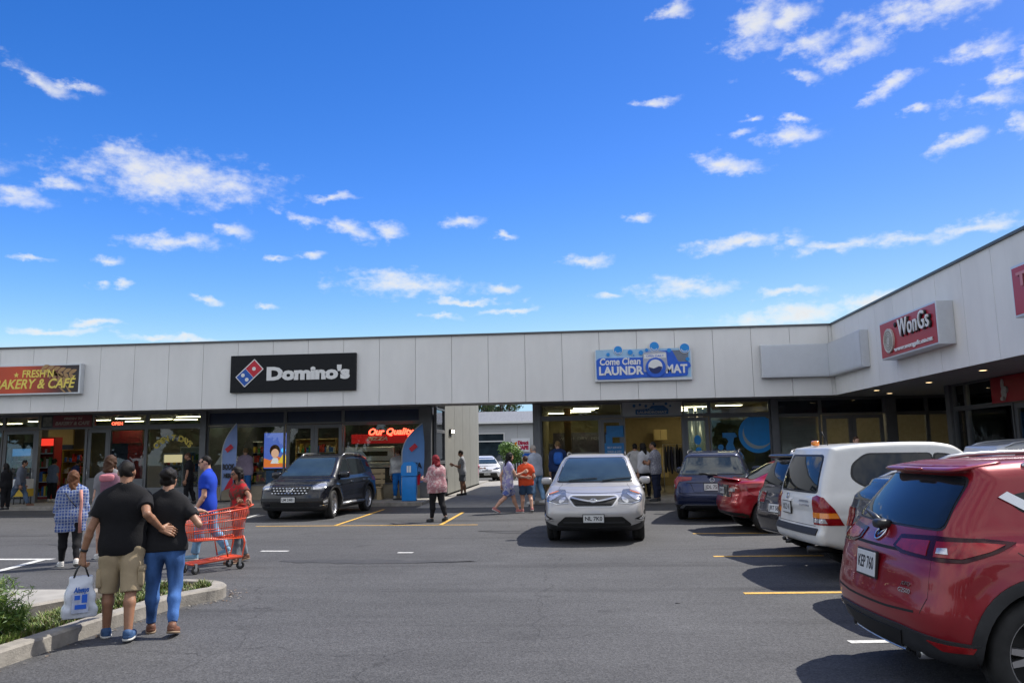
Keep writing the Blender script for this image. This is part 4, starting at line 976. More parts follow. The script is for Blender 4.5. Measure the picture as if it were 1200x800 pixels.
# laundry shopfront
for a, c in ((626, 634), (905.2, 913)): b = MB(); b.box(gx(a), gx(c), YG-.16, YG+.16, ZF, ZTOP); mp(b.build('pillar', M_DFRAME))
bays([(634, 731), (802, 833), (833, 905)], ZTR+.06, ZTOP); bays([(634, 704), (833, 905)], ZF, ZTR)
b = MB(); b.box(gx(634), gx(905), YG-.07, YG+.07, ZTR+.002, ZTR+.058); mp(b.build('transom', M_FRAME))
door(gx(704)+.01, gx(731), ZF+.01, ZTR-.02, YG-.01, hs=1); door(gx(803), gx(832), ZF+.01, ZTR-.02, YG-.01, hs=-1)
for a, c in ((731.2, 733.5), (800, 802.8)): b = MB(); b.box(gx(a), gx(c), YG-.08, YG+.08, ZF, ZTR); mp(b.build('door_jamb', M_FRAME))
# vacant corner shop
for a, c in ((913, 964), (964, 1040), (1052, 1090), (1090, 1135)):
    frame(gx(a)+.004, gx(c)-.004, ZTR-.02, ZTOP, mat=M_DFRAME, pane=M_GLD)
for a, c in ((913, 964), (1052, 1090), (1090, 1135)): frame(gx(a)+.004, gx(c)-.004, ZF, ZTR-.03, mat=M_DFRAME, pane=M_GLD)
door(gx(966), gx(1001), ZF+.01, ZTR-.04, YG, M_DFRAME, M_GLD); door(gx(1001)+.01, gx(1038), ZF+.01, ZTR-.04, YG, M_DFRAME, M_GLD, hs=-1)
for a, c in ((912, 963.9), (964.1, 1045.9), (1046.1, 1089.9), (1090.1, 1140)): b = MB(); b.box(gx(a), gx(c), YG+.17, YG+.19, ZTR-.02, ZS-.045); mp(b.build('navy_panel', M_NAVY))
b = MB(); b.box(gx(1040), gx(1052), YG-.16, YG+.16, ZF, ZTOP); mp(b.build('pillar', M_DFRAME))
b = MB(); b.box(gx(914), gx(960), YG+.12, YG+.15, 1.0, 2.72)
mp(b.build('window_blind', pbr('grey_boards', (.50, .48, .43), .8, vary=.25, scale=5, stretch=(.3, 1, 9))))
# wing shopfront
WY0 = 23.8
b = MB(); b.box(XG-.13, XG+.13, WY0-.13, WY0+.13, ZF, ZS-.002); mp(b.build('column', M_FRAME))
for (y0, y1) in ((WY0+.15, 26.0), (26.0, YG-.2)): pass
wy = [WY0-.14, 22.9, 20.55, 16.2, 13.2]
for i, (y1, y0) in enumerate(zip(wy[:-1], wy[1:])):
    frame(y0+.003, y1-.003, 2.70, ZS-.002, XG, axis='y', mat=M_FRAME, pane=M_GLD)
    if i in (0, 1, 3): frame(y0+.003, y1-.003, ZF, 2.69, XG, axis='y', mat=M_FRAME, pane=M_GLD)
ym = 18.4
door(ym+.005, wy[2]-.02, ZF+.01, 2.68, XG, M_FRAME, M_GLD, axis='y', hs=-1); door(wy[3]+.02, ym-.005, ZF+.01, 2.68, XG, M_FRAME, M_GLD, axis='y')
b = MB(); b.box(15, 15.15, 6, YG, 0, 5); b.box(XG+.14, 15, WY0-.1, WY0, ZF, 5); b.box(XG, 16, 6, 13.18, 0, 5); mp(b.build('shop_interior', pbr('wing_interior', (.12, .10, .08), .7, vary=.2)))
# canopy downlights
M_LAMP = glow('downlight_glow', (1., .72, .38), 3.); 
first = None
dl = [(gx(p, 26.3), 26.3) for p in (-60, 39, 136, 236, 343, 443, 543, 650, 759, 869)]+[(9.3, 25.0), (9.7, 22.3), (9.5, 19), (10.3, 26.6), (9.5, 16)]
for i, (x, y) in enumerate(dl):
    if first is None:
        d = empty('downlight', (x, y, ZS-.001), 0, 'small round downlight set in the canopy soffit', 'lamp', 'downlights in the canopy soffit')
        q = MB(); q.lathe([(.085, -.025), (.11, -.02), (.115, 0), (.07, -.001)], 20, caps=False); q.build('bezel', M_SOFF, d, True)
        q = MB(); q.lathe([(.0001, -.02), (.083, -.022)], 20, caps=False); q.build('lens', M_LAMP, d, True); first = d
    else: c = copy_tree(first); c.location = (x, y, ZS-.001)
# ================================================================ signs
def sign_front(name, px0, px1, py0, py1, depth, label, Y=YF):
    a = onY((px0+px1)/2, py0, Y-depth); c = onY((px0+px1)/2, py1, Y-depth); x0 = onY(px0, (py0+py1)/2, Y-depth).x; x1 = onY(px1, (py0+py1)/2, Y-depth).x
    zc = (a.z+c.z)/2; h = a.z-c.z; w = x1-x0
    return empty(name, ((x0+x1)/2, Y-depth, zc), 0, label, 'sign', 'shop signs on the parapet'), w, h
M_WLET = pbr('letter_white', (.78, .78, .76), .4, vary=.03)
M_YLET = pbr('letter_yellow', (.85, .68, .12), .45, vary=.05)
M_WHITE = pbr('sign_white', (.72, .73, .74), .45, vary=.04, scale=2)
M_ALU = pbr('sign_frame', (.62, .64, .66), .4, .5, vary=.05)
def circle(cx, cz, r, n=28, sx=1.): return [(cx+sx*r*math.cos(a), cz+r*math.sin(a)) for a in np.linspace(0, 2*pi, n, endpoint=False)]
def plate_(name, poly, y0, y1, mat, parent): 
    b = MB(); b.prism(poly, y1, y0); o = fixn(b.build(name, mat, parent)); return o
# --- pizza sign
s, w, h = sign_front('pizza_sign', 270, 417, 415, 458.5, .12, 'black parapet sign with white lettering and a tilted red and blue domino tile')
M_BLK = pbr('sign_black', (.006, .007, .009), .6, vary=.2, spec=.3)
b = MB(); b.box(-w/2, w/2, 0, .12, -h/2, h/2, bev=.012); b.build('board', M_BLK, s)
cx, cz, t = -w/2+.155*w, .02*h, .30*h
Mr = Matrix.Rotation(R(-42), 3, 'Y')
def rot2(poly, ang, c): ca, sa = math.cos(ang), math.sin(ang); return [(c[0]+x*ca-z*sa, c[1]+x*sa+z*ca) for x, z in poly]
an = R(43)
sq = lambda u0, u1, v: [(u0, -v), (u1, -v), (u1, v), (u0, v)]
lg = plate_('logo_tile', rot2(rnd(sq(-t*1.18, t*1.18, t*.64), .03), an, (cx, cz)), -.012, 0, M_WLET, s)
M_RED = pbr('logo_red', (.55, .010, .03), .4, vary=.05); M_BLUE = pbr('logo_blue', (.008, .09, .42), .4, vary=.05)
plate_('red_square', rot2(sq(.02*t, t*1.10, t*.55), an, (cx, cz)), -.018, -.012, M_RED, lg)
plate_('blue_square', rot2(sq(-t*1.10, -.02*t, t*.55), an, (cx, cz)), -.018, -.012, M_BLUE, lg)
for u, v in ((.56, 0), (-.56, .27), (-.56, -.27)):
    c_ = rot2([(u*t, v*t)], an, (cx, cz))[0]; plate_('dot', circle(c_[0], c_[1], t*.17), -.024, -.018, M_WLET, lg)
text('lettering', "Domino's", s, (.12*w, -.008, -.03*h), h*.46, M_WLET, w*.66, .012, weight=.032, spacing=.95)
# --- bakery sign
s, w, h = sign_front('bakery_sign', -85, 94, 428, 463, .22, 'red and brown bakery lightbox sign with yellow lettering and wheat ears', YF)
b = MB(); b.box(-w/2, w/2, .0, .22, -h/2, h/2, bev=.01); b.build('lightbox', M_ALU, s)
def grad_sign(name, c0, c1, c2, ax=0, a=0., bb=1.):
    m = bpy.data.materials.new(name); m.use_nodes = True; nt = m.node_tree; p = nt.nodes['Principled BSDF']; tc = nd(nt, 'ShaderNodeTexCoord'); sp_ = nd(nt, 'ShaderNodeSeparateXYZ'); mr = nd(nt, 'ShaderNodeMapRange'); mr.inputs[1].default_value = a; mr.inputs[2].default_value = bb
    cr = nd(nt, 'ShaderNodeValToRGB'); e = cr.color_ramp.elements; e[0].color = (*c0, 1); e[1].color = (*c2, 1); q = cr.color_ramp.elements.new(.70); q.color = (*c1, 1)
    nt.links.new(tc.outputs['Object'], sp_.inputs[0]); nt.links.new(sp_.outputs[ax], mr.inputs[0]); nt.links.new(mr.outputs[0], cr.inputs[0]); nt.links.new(cr.outputs[0], p.inputs['Base Color']); p.inputs['Roughness'].default_value = .35; return m
M_BAK = grad_sign('bakery_print', (.20, .03, .012), (.62, .07, .016), (.028, .018, .022), 0, -w*.55, w*.40)
plate_('printed_face', rnd(sq(-w/2+.05, w/2-.06, h/2-.05), .01), -.006, 0, M_BAK, s)
M_WHEAT = pbr('wheat_print', (.40, .24, .10), .5, vary=.2, scale=20)
def leaf(c, L, ang, wd=.3):
    pts = [(L*t, wd*L*math.sin(pi*t)) for t in np.linspace(0, 1, 7)]+[(L*t, -wd*L*math.sin(pi*t)) for t in np.linspace(1, 0, 7)[1:-1]]
    return rot2(pts, ang, c)
b = MB(); x0, z0 = w*.26, h*.36
for k in range(6):
    for sg in (-1, 1):
        b.prism(leaf((w*.245+k*w*.036, h*.36-k*h*.035-(0)), .30, R(-12+sg*34), .22), -.010, -.006)
    if k < 4:
        for sg in (-1, 1): b.prism(leaf((w*.30+k*w*.03, h*.27-k*h*.10), .26, R(-50+sg*36), .22), -.010, -.006)
b.prism([(w*.36, -h*.25), (w*.372, -h*.25), (w*.415, -h*.46), (w*.40, -h*.46)], -.010, -.006); b.prism([(w*.405, -h*.22), (w*.413, -h*.22), (w*.45, -h*.45), (w*.435, -h*.45)], -.010, -.006)
fixn(b.build('wheat_ear', M_WHEAT, s))
text('lettering', "FRESH'N", s, (w*.225, -.012, h*.18), h*.34, M_YLET, w*.205, .004, shear=.08, weight=.008)
text('lettering', "BAKERY & CAFÉ", s, (w*.20, -.012, -h*.16), h*.44, M_YLET, w*.53, .004, shear=.25, weight=.010)
st = []; 
for k in range(10):
    r_ = .10 if k % 2 == 0 else .042; st.append((.085*w+r_*math.cos(pi/2+k*pi/5), h*.16+r_*math.sin(pi/2+k*pi/5)))
plate_('star', st, -.012, -.006, M_YLET, s)
# --- laundry sign
s, w, h = sign_front('laundry_sign', 697, 811, 405.5, 446, .14, 'white and blue laundry sign with bubbles and a washing machine')
b = MB(); b.box(-w/2, w/2, 0, .14, -h/2, h*.40, bev=.012); b.build('board', M_ALU, s)
M_SKYB = pbr('print_pale_blue', (.34, .56, .76), .4, vary=.12, scale=3); M_ROYAL = pbr('print_royal_blue', (.012, .11, .60), .4, vary=.1, scale=4); M_CYAN = pbr('print_cyan', (.01, .27, .72), .35, vary=.1, scale=4); M_GREY = pbr('print_grey', (.17, .20, .25), .4, vary=.1)
plate_('printed_face', rnd(sq(-w/2+.04, w/2-.04, h*.42), .02), -.004, 0, M_SKYB, s)
plate_('grey_wedge', [(w*.30, -h*.1), (w*.30, h*.36), (w*.47, h*.36), (w*.46, -h*.1)], -.006, -.004, M_GREY, s)
spl = rnd([(-w*.48, -h*.44), (-w*.485, h*.12), (-w*.45, h*.18), (w*.0, h*.17), (w*.03, h*.34), (w*.30, h*.36), (w*.36, h*.02), (w*.47, h*.02), (w*.49, -h*.12), (w*.455, -h*.16), (w*.45, -h*.38), (w*.2, -h*.42), (0, -h*.40), (-w*.2, -h*.44)], .05)
o = plate_('splash_panel', spl, -.03, -.006, M_ROYAL, s)
plate_('washer_body', rnd([(0, -h*.25), (.0, h*.30), (w*.13, h*.36), (w*.24, h*.31), (w*.25, -h*.25)], .05), -.045, -.03, pbr('washer_grey', (.42, .44, .50), .4, vary=.1), s)
plate_('washer_band', [(w*.01, h*.13), (w*.01, h*.25), (w*.235, h*.28), (w*.235, h*.14)], -.050, -.045, M_WLET, s)
text('lettering', 'OPEN DAILY', s, (w*.122, -.052, h*.2), h*.09, M_ROYAL, w*.18, .002)
d = plate_('washer_door', circle(w*.125, -h*.13, h*.285, 36), -.07, -.045, M_ROYAL, s)
plate_('door_glass', circle(w*.122, -h*.10, h*.20, 36), -.074, -.07, M_WLET, d)
plate_('water', [(w*.122+h*.19*math.cos(a), -h*.11+h*.19*math.sin(a)-.005) for a in np.linspace(pi*1.0, 2*pi, 16)]+[(w*.122+h*.1, -h*.1), (w*.122-h*.05, -h*.16)], -.078, -.074, pbr('print_navy', (.006, .02, .12), .4, vary=0), d)
text('lettering', 'Come Clean', s, (-w*.24, -.036, h*.06), h*.27, M_WLET, w*.42, .006, shear=.1, weight=.008)
text('lettering', 'LAUNDR', s, (-w*.235, -.036, -h*.21), h*.33, M_WLET, w*.46, .006, weight=.014)
text('lettering', 'MAT', s, (w*.335, -.036, -h*.19), h*.33, M_WLET, w*.22, .006, weight=.014)
for cx_, cz_, r_ in ((-.255, .40, .135), (.12, .48, .15), (.43, .41, .15)):
    o = plate_('bubble', circle(cx_*w, cz_*h, r_*h, 32), -.03, .06, M_WLET, s); plate_('bubble_face', circle(cx_*w, cz_*h, r_*h*.88, 32), -.036, -.03, M_CYAN, o)
    plate_('bubble_glint', [(cx_*w+.72*r_*h*math.cos(a), cz_*h+.72*r_*h*math.sin(a)) for a in np.linspace(3.4, 5.6, 12)]+[(cx_*w+.6*r_*h*math.cos(a), cz_*h+.6*r_*h*math.sin(a)) for a in np.linspace(5.6, 3.4, 12)], -.040, -.036, M_WLET, o)
for cx_, cz_, r_ in ((-.36, .28, .05), (-.13, .33, .07), (-.02, .31, .065), (.04, .385, .045), (.27, .36, .06), (.455, .09, .055), (-.095, .24, .02)):
    plate_('bubble', circle(cx_*w, cz_*h, r_*h, 20), -.036, -.004, M_CYAN, s)
# --- blank L-shaped sign in the inner corner
x0 = onY(892.5, 423, YF-.22).x; zt_ = onY(933, 403, YF-.22).z; zb_ = onY(933, 441.5, YF-.22).z; y1 = onX(1009.5, 415, XW-.22).y
s = empty('blank_sign', ((x0+XW)/2, YF-.22, (zt_+zb_)/2), 0, 'blank white sign box folded around the inner corner of the parapet', 'sign', 'shop signs on the parapet')
hh = (zt_-zb_)/2; lx0 = x0-(x0+XW)/2; lx1 = XW-(x0+XW)/2; M_BLANK = pbr('blank_panel', (.60, .63, .66), .4, vary=.05, scale=2)
b = MB(); b.box(lx0, lx1-.22, 0, .22, -hh, hh, bev=.01); b.box(lx1-.22+.003, lx1, y1-(YF-.22), .22, -hh, hh, bev=.01); b.build('sign_box', M_ALU, s)
b = MB(); b.box(lx0+.05, lx1-.22-.01, -.008, 0, -hh+.05, hh-.05); b.build('blank_face', M_BLANK, s)
b = MB(); b.box(lx1-.228, lx1-.22, y1-(YF-.22)+.05, -.01, -hh+.05, hh-.05); b.build('blank_face', M_BLANK, s)
# --- red takeaway signs on the wing
M_CRIM = pbr('sign_crimson', (.40, .012, .030), .3, vary=.06, scale=2)
def sign_wing(name, pA, pB, dep, label, pyc):
    X = XW-dep; yA = onX(*pA, X).y; yB = onX(*pB, X).y; zt = onX(pB[0], pyc[0], X).z; zb = onX(pB[0], pyc[1], X).z
    return empty(name, (X, (yA+yB)/2, (zt+zb)/2), -pi/2, label, 'sign', 'shop signs on the parapet'), yA-yB, zt-zb
def wongs(s, w, h, dep):
    b = MB(); b.box(-w/2, w/2, 0, dep, -h/2, h/2, bev=.015); b.build('lightbox', M_ALU, s)
    plate_('printed_face', rnd(sq(-w/2+.04, w/2-.04, h/2-.045), .01), -.006, 0, M_CRIM, s)
    text('lettering', 'WonGs', s, (w*.17, -.022, h*.14), h*.62, M_TRIM, w*.53, .016, weight=.014, spacing=1.12); text('lettering', 'WonGs', s, (w*.16, -.06, h*.15), h*.62, M_WLET, w*.52, .012, weight=.004, spacing=1.12)
    text('lettering', 'www.wongsfc.co.nz', s, (w*.10, -.02, -h*.32), h*.15, M_WLET, w*.66, .01, weight=.006)
    m = MB(); Mx = Matrix.Translation((-w*.31, -.02, -h*.05)) @ Matrix.Rotation(pi/2, 4, 'X')
    m.lathe([(h*.32, -.02), (h*.32, .03), (h*.29, .04), (h*.27, .03), (.0001, .03)], 36, Mx); o = fixn(m.build('medallion', pbr('medallion_cream', (.52, .50, .44), .5, vary=.35, scale=22, bump=.5, bscale=40), s, False))
    for k in range(3):
        q = MB(); r_ = h*(.24-.06*k); q.tube([(-w*.31+r_*math.cos(a), -.052, -h*.05+r_*math.sin(a)) for a in np.linspace(0, 2*pi, 28, endpoint=False)], .008, 6, closed=True); q.build('ring', M_CONCD, o, True)
    p = MB(); superq(p, (-w*.17, -.03, h*.30), (.05, .03, .06), .8, .8); p.build('stud', M_TRIM, s, True)
s, w, h = sign_wing('takeaway_sign', (1031.5, 395), (1098.5, 380), .36, 'crimson lightbox sign with a round cream medallion and white letters', (351, 403.5)); wongs(s, w, h, .36)
X = XW-.36; yA = onX(1187, 345, X).y; zt = onX(1187, 312, X).z; zb = onX(1187, 374, X).z
s = empty('takeaway_sign', (X, yA-w/2, (zt+zb)/2), -pi/2, 'crimson lightbox sign cut by the right edge of the photo, high on the parapet', 'sign', 'shop signs on the parapet'); h2 = zt-zb
b = MB(); b.box(-w/2, w/2, 0, .36, -h2/2, h2/2, bev=.015); b.build('lightbox', M_ALU, s); plate_('printed_face', rnd(sq(-w/2+.04, w/2-.04, h2/2-.045), .01), -.006, 0, M_CRIM, s)
text('lettering', 'TAKEAWAY', s, (0, -.03, h2*.18), h2*.36, pbr('letter_rose', (.55, .22, .24), .5, vary=0), w*.86, .02, weight=.012)
# sign over the takeaway doors
ya, yb = onX(1161, 455, XG-.09).y, 16.25; s = empty('takeaway_sign', (XG-.09, (ya+yb)/2, 3.05), -pi/2, 'long crimson sign with a cockerel mark over the shop doors under the canopy', 'sign'); w = ya-yb
b = MB(); b.box(-w/2, w/2, 0, .05, -.33, .33); b.build('board', M_CRIM, s); text('lettering', 'WONGS', s, (.15, -.004, .04), .34, M_WLET, 1.25, .004, weight=.012)
text('lettering', 'www.wongsfc.co.nz', s, (.25, -.004, -.2), .07, M_WLET, 1.3, .003)
b = MB(); 
for c_, r_ in (((-w/2+.62, -.09), (.13, .17)), ((-w/2+.60, .12), (.06, .14)), ((-w/2+.74, -.02), (.1, .09)), ((-w/2+.62, -.24), (.07, .05))): b.prism([(c_[0]+r_[0]*math.cos(a), c_[1]+r_[1]*math.sin(a)) for a in np.linspace(0, 2*pi, 18, endpoint=False)], -.012-.001*len(b.f), -.002)
fixn(b.build('cockerel_mark', pbr('print_cream', (.5, .48, .44), .5, vary=.3, scale=18), s))
# transom signs under the canopy
x0, x1 = gx(47), gx(107); s = empty('bakery_sign', ((x0+x1)/2, YG, (ZTR+.06+ZTOP)/2), 0, 'dim maroon bakery and cafe panel above the open shop door', 'sign'); w, h = x1-x0, ZTOP-ZTR-.06
b = MB(); b.box(-w/2+.003, w/2-.003, -.05, .05, -h/2, h/2); b.build('board', pbr('sign_dark', (.012, .012, .016), .3, vary=.2), s)
plate_('maroon_face', sq(-w*.27, w*.49, h*.46), -.056, -.05, pbr('maroon', (.16, .012, .02), .35, vary=.1), s)
text('lettering', "FRESH 'N", s, (w*.12, -.06, h*.2), h*.24, pbr('letter_dim', (.38, .30, .26), .5, vary=.1), w*.36, .003, shear=.2, weight=.005); text('lettering', 'BAKERY & CAFE', s, (w*.11, -.06, -h*.17), h*.36, MATS['letter_dim'], w*.68, .003, shear=.25, weight=.008)
plate_('picture', rnd(sq(-w*.46, -w*.29, h*.36), .02), -.056, -.05, pbr('picture_grey', (.17, .17, .14), .5, vary=.6, scale=9), s)
x0, x1 = gx(731), gx(801); s = empty('laundry_sign', ((x0+x1)/2, YG, (ZTR+.06+ZTOP)/2), 0, 'pale panel with a blue laundry mark above the open laundry door', 'sign'); w, h = x1-x0, ZTOP-ZTR-.06
b = MB(); b.box(-w/2+.003, w/2-.003, -.05, .05, -h/2, h/2); b.build('board', pbr('sign_pale', (.42, .44, .46), .5, vary=.05), s)
M_BLUED = pbr('print_dull_blue', (.03, .12, .30), .5, vary=.3, scale=9)
plate_('splash_panel', rnd([(-w*.28, -h*.4), (-w*.28, -h*.02), (-w*.05, h*.05), (0, h*.25), (w*.2, h*.25), (w*.28, -h*.05), (w*.27, -h*.4)], .03), -.056, -.05, M_BLUED, s)
text('lettering', 'LAUNDROMAT', s, (0, -.058, -h*.25), h*.24, MATS['sign_pale'], w*.5, .003, weight=.006); text('lettering', 'Come Clean', s, (-w*.1, -.058, -h*.02), h*.18, MATS['sign_pale'], w*.28, .003)
for u, v, r_ in ((-.3, .25, .09), (-.2, .32, .07), (-.1, .22, .08), (.24, .36, .08), (.31, .2, .06), (.03, .37, .06)): plate_('bubble', circle(u*w, v*h, r_*h*1.3, 16), -.056, -.05, M_BLUED, s)
# arched window lettering: OPEN 7 DAYS
xc_, zc_ = gx(203), 2.02; s = empty('window_lettering', (xc_, YG-.02, zc_), 0, 'yellow arched lettering reading OPEN 7 DAYS on the bakery window', 'sign')
for i, ch in enumerate('OPEN 7 DAYS'):
    a = pi*.80-i*pi*.60/10
    if ch != ' ': o = text('letter', ch, s, (1.05*math.cos(a)*.75, 0, 1.05*math.sin(a)*.62-.25), .29, M_YLET, None, .003, weight=.012, rot=(pi/2, -(a-pi/2)*.7, 0))
# neon style OPEN sign
s = empty('open_sign', (gx(125), YG+.6, 3.02), 0, 'small lit red OPEN sign hanging inside the bakery window', 'sign'); M_NEON = glow('neon_red', (1, .10, .05), 4)
b = MB(); b.box(-.28, .28, .0, .03, -.1, .1); b.build('backing', M_TRIM, s); text('lettering', 'OPEN', s, (0, -.01, 0), .17, M_NEON, .44, .004, weight=.004)
b = MB(); 
for sx in (-.2, .2): b.tube([(sx, .015, .1), (sx, .015, .36)], .005, 5)
b.build('hanger', M_TRIM, s)
# lit red sign in the pizza shop
s = empty('menu_sign', (gx(447), YG+1.3, 2.40), 0, 'glowing red script sign inside the pizza shop window', 'sign')
b = MB(); b.box(-1.5, 1.5, .02, .08, -.30, .05, bev=.01); b.build('backing', pbr('menu_red', (.42, .012, .012), .4, vary=.15, emit=.35), s)
text('lettering', 'Our Quality', s, (0, 0, .13), .34, glow('neon_hot', (1, .06, .03), 7), 1.75, .012, shear=.3, weight=.01); text('lettering', 'PIZZA', s, (-.5, 0, -.12), .2, M_WLET, .8, .006, shear=.3, weight=.008)
b = MB(); b.tube([(-1.2, .05, .05), (-1.2, .05, 1.0)], .01, 5); b.tube([(1.2, .05, .05), (1.2, .05, 1.0)], .01, 5); b.build('hanger', M_TRIM, s)
# advert screen in the pizza window
s = empty('advert_screen', (gx(320), YG+.25, .62), 0, 'lit advert screen showing a face and food in the pizza shop window', 'screen')
w = .95; b = MB(); b.box(-w/2, w/2, 0, .08, .55, 1.95, bev=.01); b.box(-.25, .25, -.1, .2, 0, .03); b.box(-.05, .05, .02, .08, .03, .55); b.build('casing', M_TRIM, s)
def scr(n, c, e): return glow(n, c, e)
plate_('picture', sq(-w/2+.03, w/2-.03, .0001)[:0] or [(-w/2+.03, .62), (w/2-.03, .62), (w/2-.03, 1.92), (-w/2+.03, 1.92)], -.004, 0, scr('screen_blue', (.10, .16, .55), .8), s)
for nm, po, col, e in (('picture_food', [(-.44, .66), (.44, .66), (.40, .95), (.1, 1.05), (-.2, .92), (-.44, 1.0)], (.75, .18, .04), .9), ('picture_face', circle(-.02, 1.17, .17, 20, .85), (.75, .42, .28), .9), ('picture_hair', circle(-.03, 1.27, .22, 20, .9), (.05, .02, .015), .5), ('picture_box', [(.08, .82), (.36, 1.25), (.44, .80)], (.85, .55, .05), .9), ('picture_shirt', [(-.18, .80), (-.1, 1.0), (.08, 1.0), (.16, .8)], (.8, .75, .75), .8), ('picture_glow', circle(.30, 1.28, .09, 16), (.1, .5, 1), 1.2)):
    k_ = {'picture_food': -.012, 'picture_hair': -.006, 'picture_face': -.010, 'picture_box': -.014, 'picture_shirt': -.013, 'picture_glow': -.008}[nm]
    plate_(nm, po, k_, -.003, scr('screen_'+nm, col, e), s)
s = empty('poster', (gx(304), YG+.3, ZF), 0, 'blue poster on a low stand behind the pizza shop window', 'poster'); b = MB(); b.box(.15, .75, 0, .03, .5, 1.1); b.build('sheet', M_CYAN, s); b = MB(); b.tube([(.45, .03, 0), (.45, .03, .6)], .02, 6); b.build('post', M_TRIM, s)
# laundry window graphics
s = empty('window_graphic', (gx(869), YG-.012, 1.75), 0, 'pale blue film with a large blue bubble on the laundry window', 'decal'); w = gx(903)-gx(836)
plate_('film', sq(-w/2, w/2, .92), -.001, .001, glass('film_blue', (.50, .60, .68), .7), s)
plate_('bubble', circle(w*.30, .42, .66, 40), -.006, -.002, M_CYAN, s)
b = MB(); pts = [(w*.30+.52*math.cos(a), .42+.52*math.sin(a)) for a in np.linspace(R(150), R(320), 22)]; b.prism(pts+[(w*.30+(.52-.10*math.sin(pi*i/21))*math.cos(a), .42+.03+(.52-.10*math.sin(pi*i/21))*math.sin(a)) for i, a in enumerate(np.linspace(R(320), R(150), 22))], -.010, -.007); fixn(b.build('glint', pbr('glint_grey', (.35, .42, .45), .5, vary=0), s))
M_B2 = pbr('print_mid_blue', (.02, .20, .50), .45, vary=.1)
for po in (circle(-w*.36, -.02, .10, 16), [(-w*.32, .32), (-w*.32, .48), (-w*.10, .48), (-w*.06, .34), (-w*.12, .30), (-w*.14, .1), (-w*.10, -.12), (-w*.26, -.12), (-w*.27, .0), (-w*.22, .18), (-w*.26, .3)], [(-w*.3, -.28), (-w*.08, -.28), (-w*.1, -.4), (-w*.28, -.4)]): plate_('motif', po, -.006, -.002, M_B2, s)
s = empty('window_notice', (gx(720), YG-.05, 1.62), 0, 'blue notice hanging on the laundry door glass', 'notice'); b = MB(); b.box(-.34, .34, -.03, -.015, -.32, .32); b.build('sheet', pbr('notice_blue', (.02, .20, .50), .5, vary=.15), s)
for z in (.16, .02, -.12): text('lettering', ('SELF SERVICE', 'WASH & DRY', 'OPEN')[int((.16-z)/.14+.1)], s, (0, -.032, z), .10, M_WLET, .5, .002)
s = empty('window_notice', (gx(722), YG-.05, 2.35), 0, 'larger blue notice at the top of the laundry door glass', 'notice'); b = MB(); b.box(-.32, .30, -.03, -.015, -.2, .2); b.box(-.35, -.12, -.034, -.02, -.52, -.1); b.build('sheet', MATS['notice_blue'], s)
s = empty('window_notice', (gx(818), YG-.05, 1.9), 0, 'round blue sticker on the open laundry door leaf', 'notice'); plate_('sheet', circle(0, .1, .17, 20, .7), -.03, -.015, M_CYAN, s); plate_('sheet', circle(.02, -.25, .1, 16), -.03, -.015, M_CYAN, s)

# ================================================================ feather flags, bin, bench
M_FLAG = pbr('flag_cloth', (.24, .33, .60), .8, vary=.1, scale=2); M_FLAG2 = pbr('flag_cloth_blue', (.13, .28, .58), .8, vary=.12, scale=2)
def flag(px, base_py, H, W_, label, cloth, words, flip=1, Y=27.4):
    x = onY(px, base_py, Y).x; e = empty('feather_flag', (x, Y, ZF), 0, label, 'flag', 'feather flags outside the pizza shop')
    b = MB(); b.box(-.25, .25, -.25, .25, 0, .04, bev=.01); b.build('base', M_TRIM, e)
    pole = [(flip*W_*(.0+.0*t), 0, t*H*.6) for t in np.linspace(0, 1, 6)]+[(flip*W_*.9*math.sin(a)**1.6, 0, H*.6+H*.4*math.sin(a)**.8) for a in np.linspace(.05, pi/2, 10)]
    b = MB(); b.tube(pole, .018, 6); b.build('pole', M_SILVP, e, True)
    z0 = .35; up = [(p[0], p[2]) for p in pole if p[2] > z0]; poly = [(0, z0)]+up+[(flip*W_*.99, H*.75), (flip*W_, H*.55), (flip*W_*.95, z0+.25)]
    V2, T = cdt_fill(poly[::(1 if flip > 0 else -1)], .12); vs = [(p[0], .05*math.sin(3*p[0]+2.2*p[1])*abs(p[0])/W_, p[1]) for p in V2]
    n = len(vs); o = mesh_obj('banner', vs+[(v[0], v[1]+.006, v[2]) for v in vs], [tuple(t) for t in T]+[tuple(i+n for i in t[::-1]) for t in T], cloth, e, None, True)
    t = text('lettering', words, e, (flip*W_*.5, -.07, H*.44), .26, M_TRIM, W_*.78, .003, weight=.012); t2 = text('lettering', 'HERE', e, (flip*W_*.5, -.07, H*.33), .2, M_TRIM, W_*.6, .003, weight=.012)
    b = MB(); b.prism([(flip*W_*.25, z0+.05), (flip*W_*.8, z0+.15), (flip*W_*.85, H*.34), (flip*W_*.55, H*.26)], -.075, -.07); fixn(b.build('red_print', M_RED, e)); 
    b = MB(); b.prism(rot2(sq(-.14, .14, .08), R(40), (flip*W_*.52, H*.68)), -.075, -.07); fixn(b.build('logo_print', M_RED, e))
flag(259, 570, 2.75, .55, 'pale blue curved feather flag on the left of the pizza shop window', M_FLAG, 'BOOK')
flag(471, 570, 2.62, .80, 'wider blue feather flag beside the pizza shop pillar', M_FLAG2, 'PIZZA')
p = gnd(480, 586.5, ZF); e = empty('litter_bin', (p.x, p.y, ZF), R(6), 'tall blue plastic bin with a rounded lid and white mark', 'bin')
M_BIN = pbr('bin_blue', (.016, .24, .68), .35, vary=.08)
b = MB(); b.box(-.24, .24, -.22, .22, 0, .82, bev=.03); b.build('bin_body', M_BIN, e, True)
b = MB(); b.prism(rnd([(-.27, .83), (-.27, 1.16), (-.16, 1.30), (.16, 1.30), (.27, 1.16), (.27, .83)], .06), -.25, .25); fixn(b.build('bin_lid', M_BIN, e))
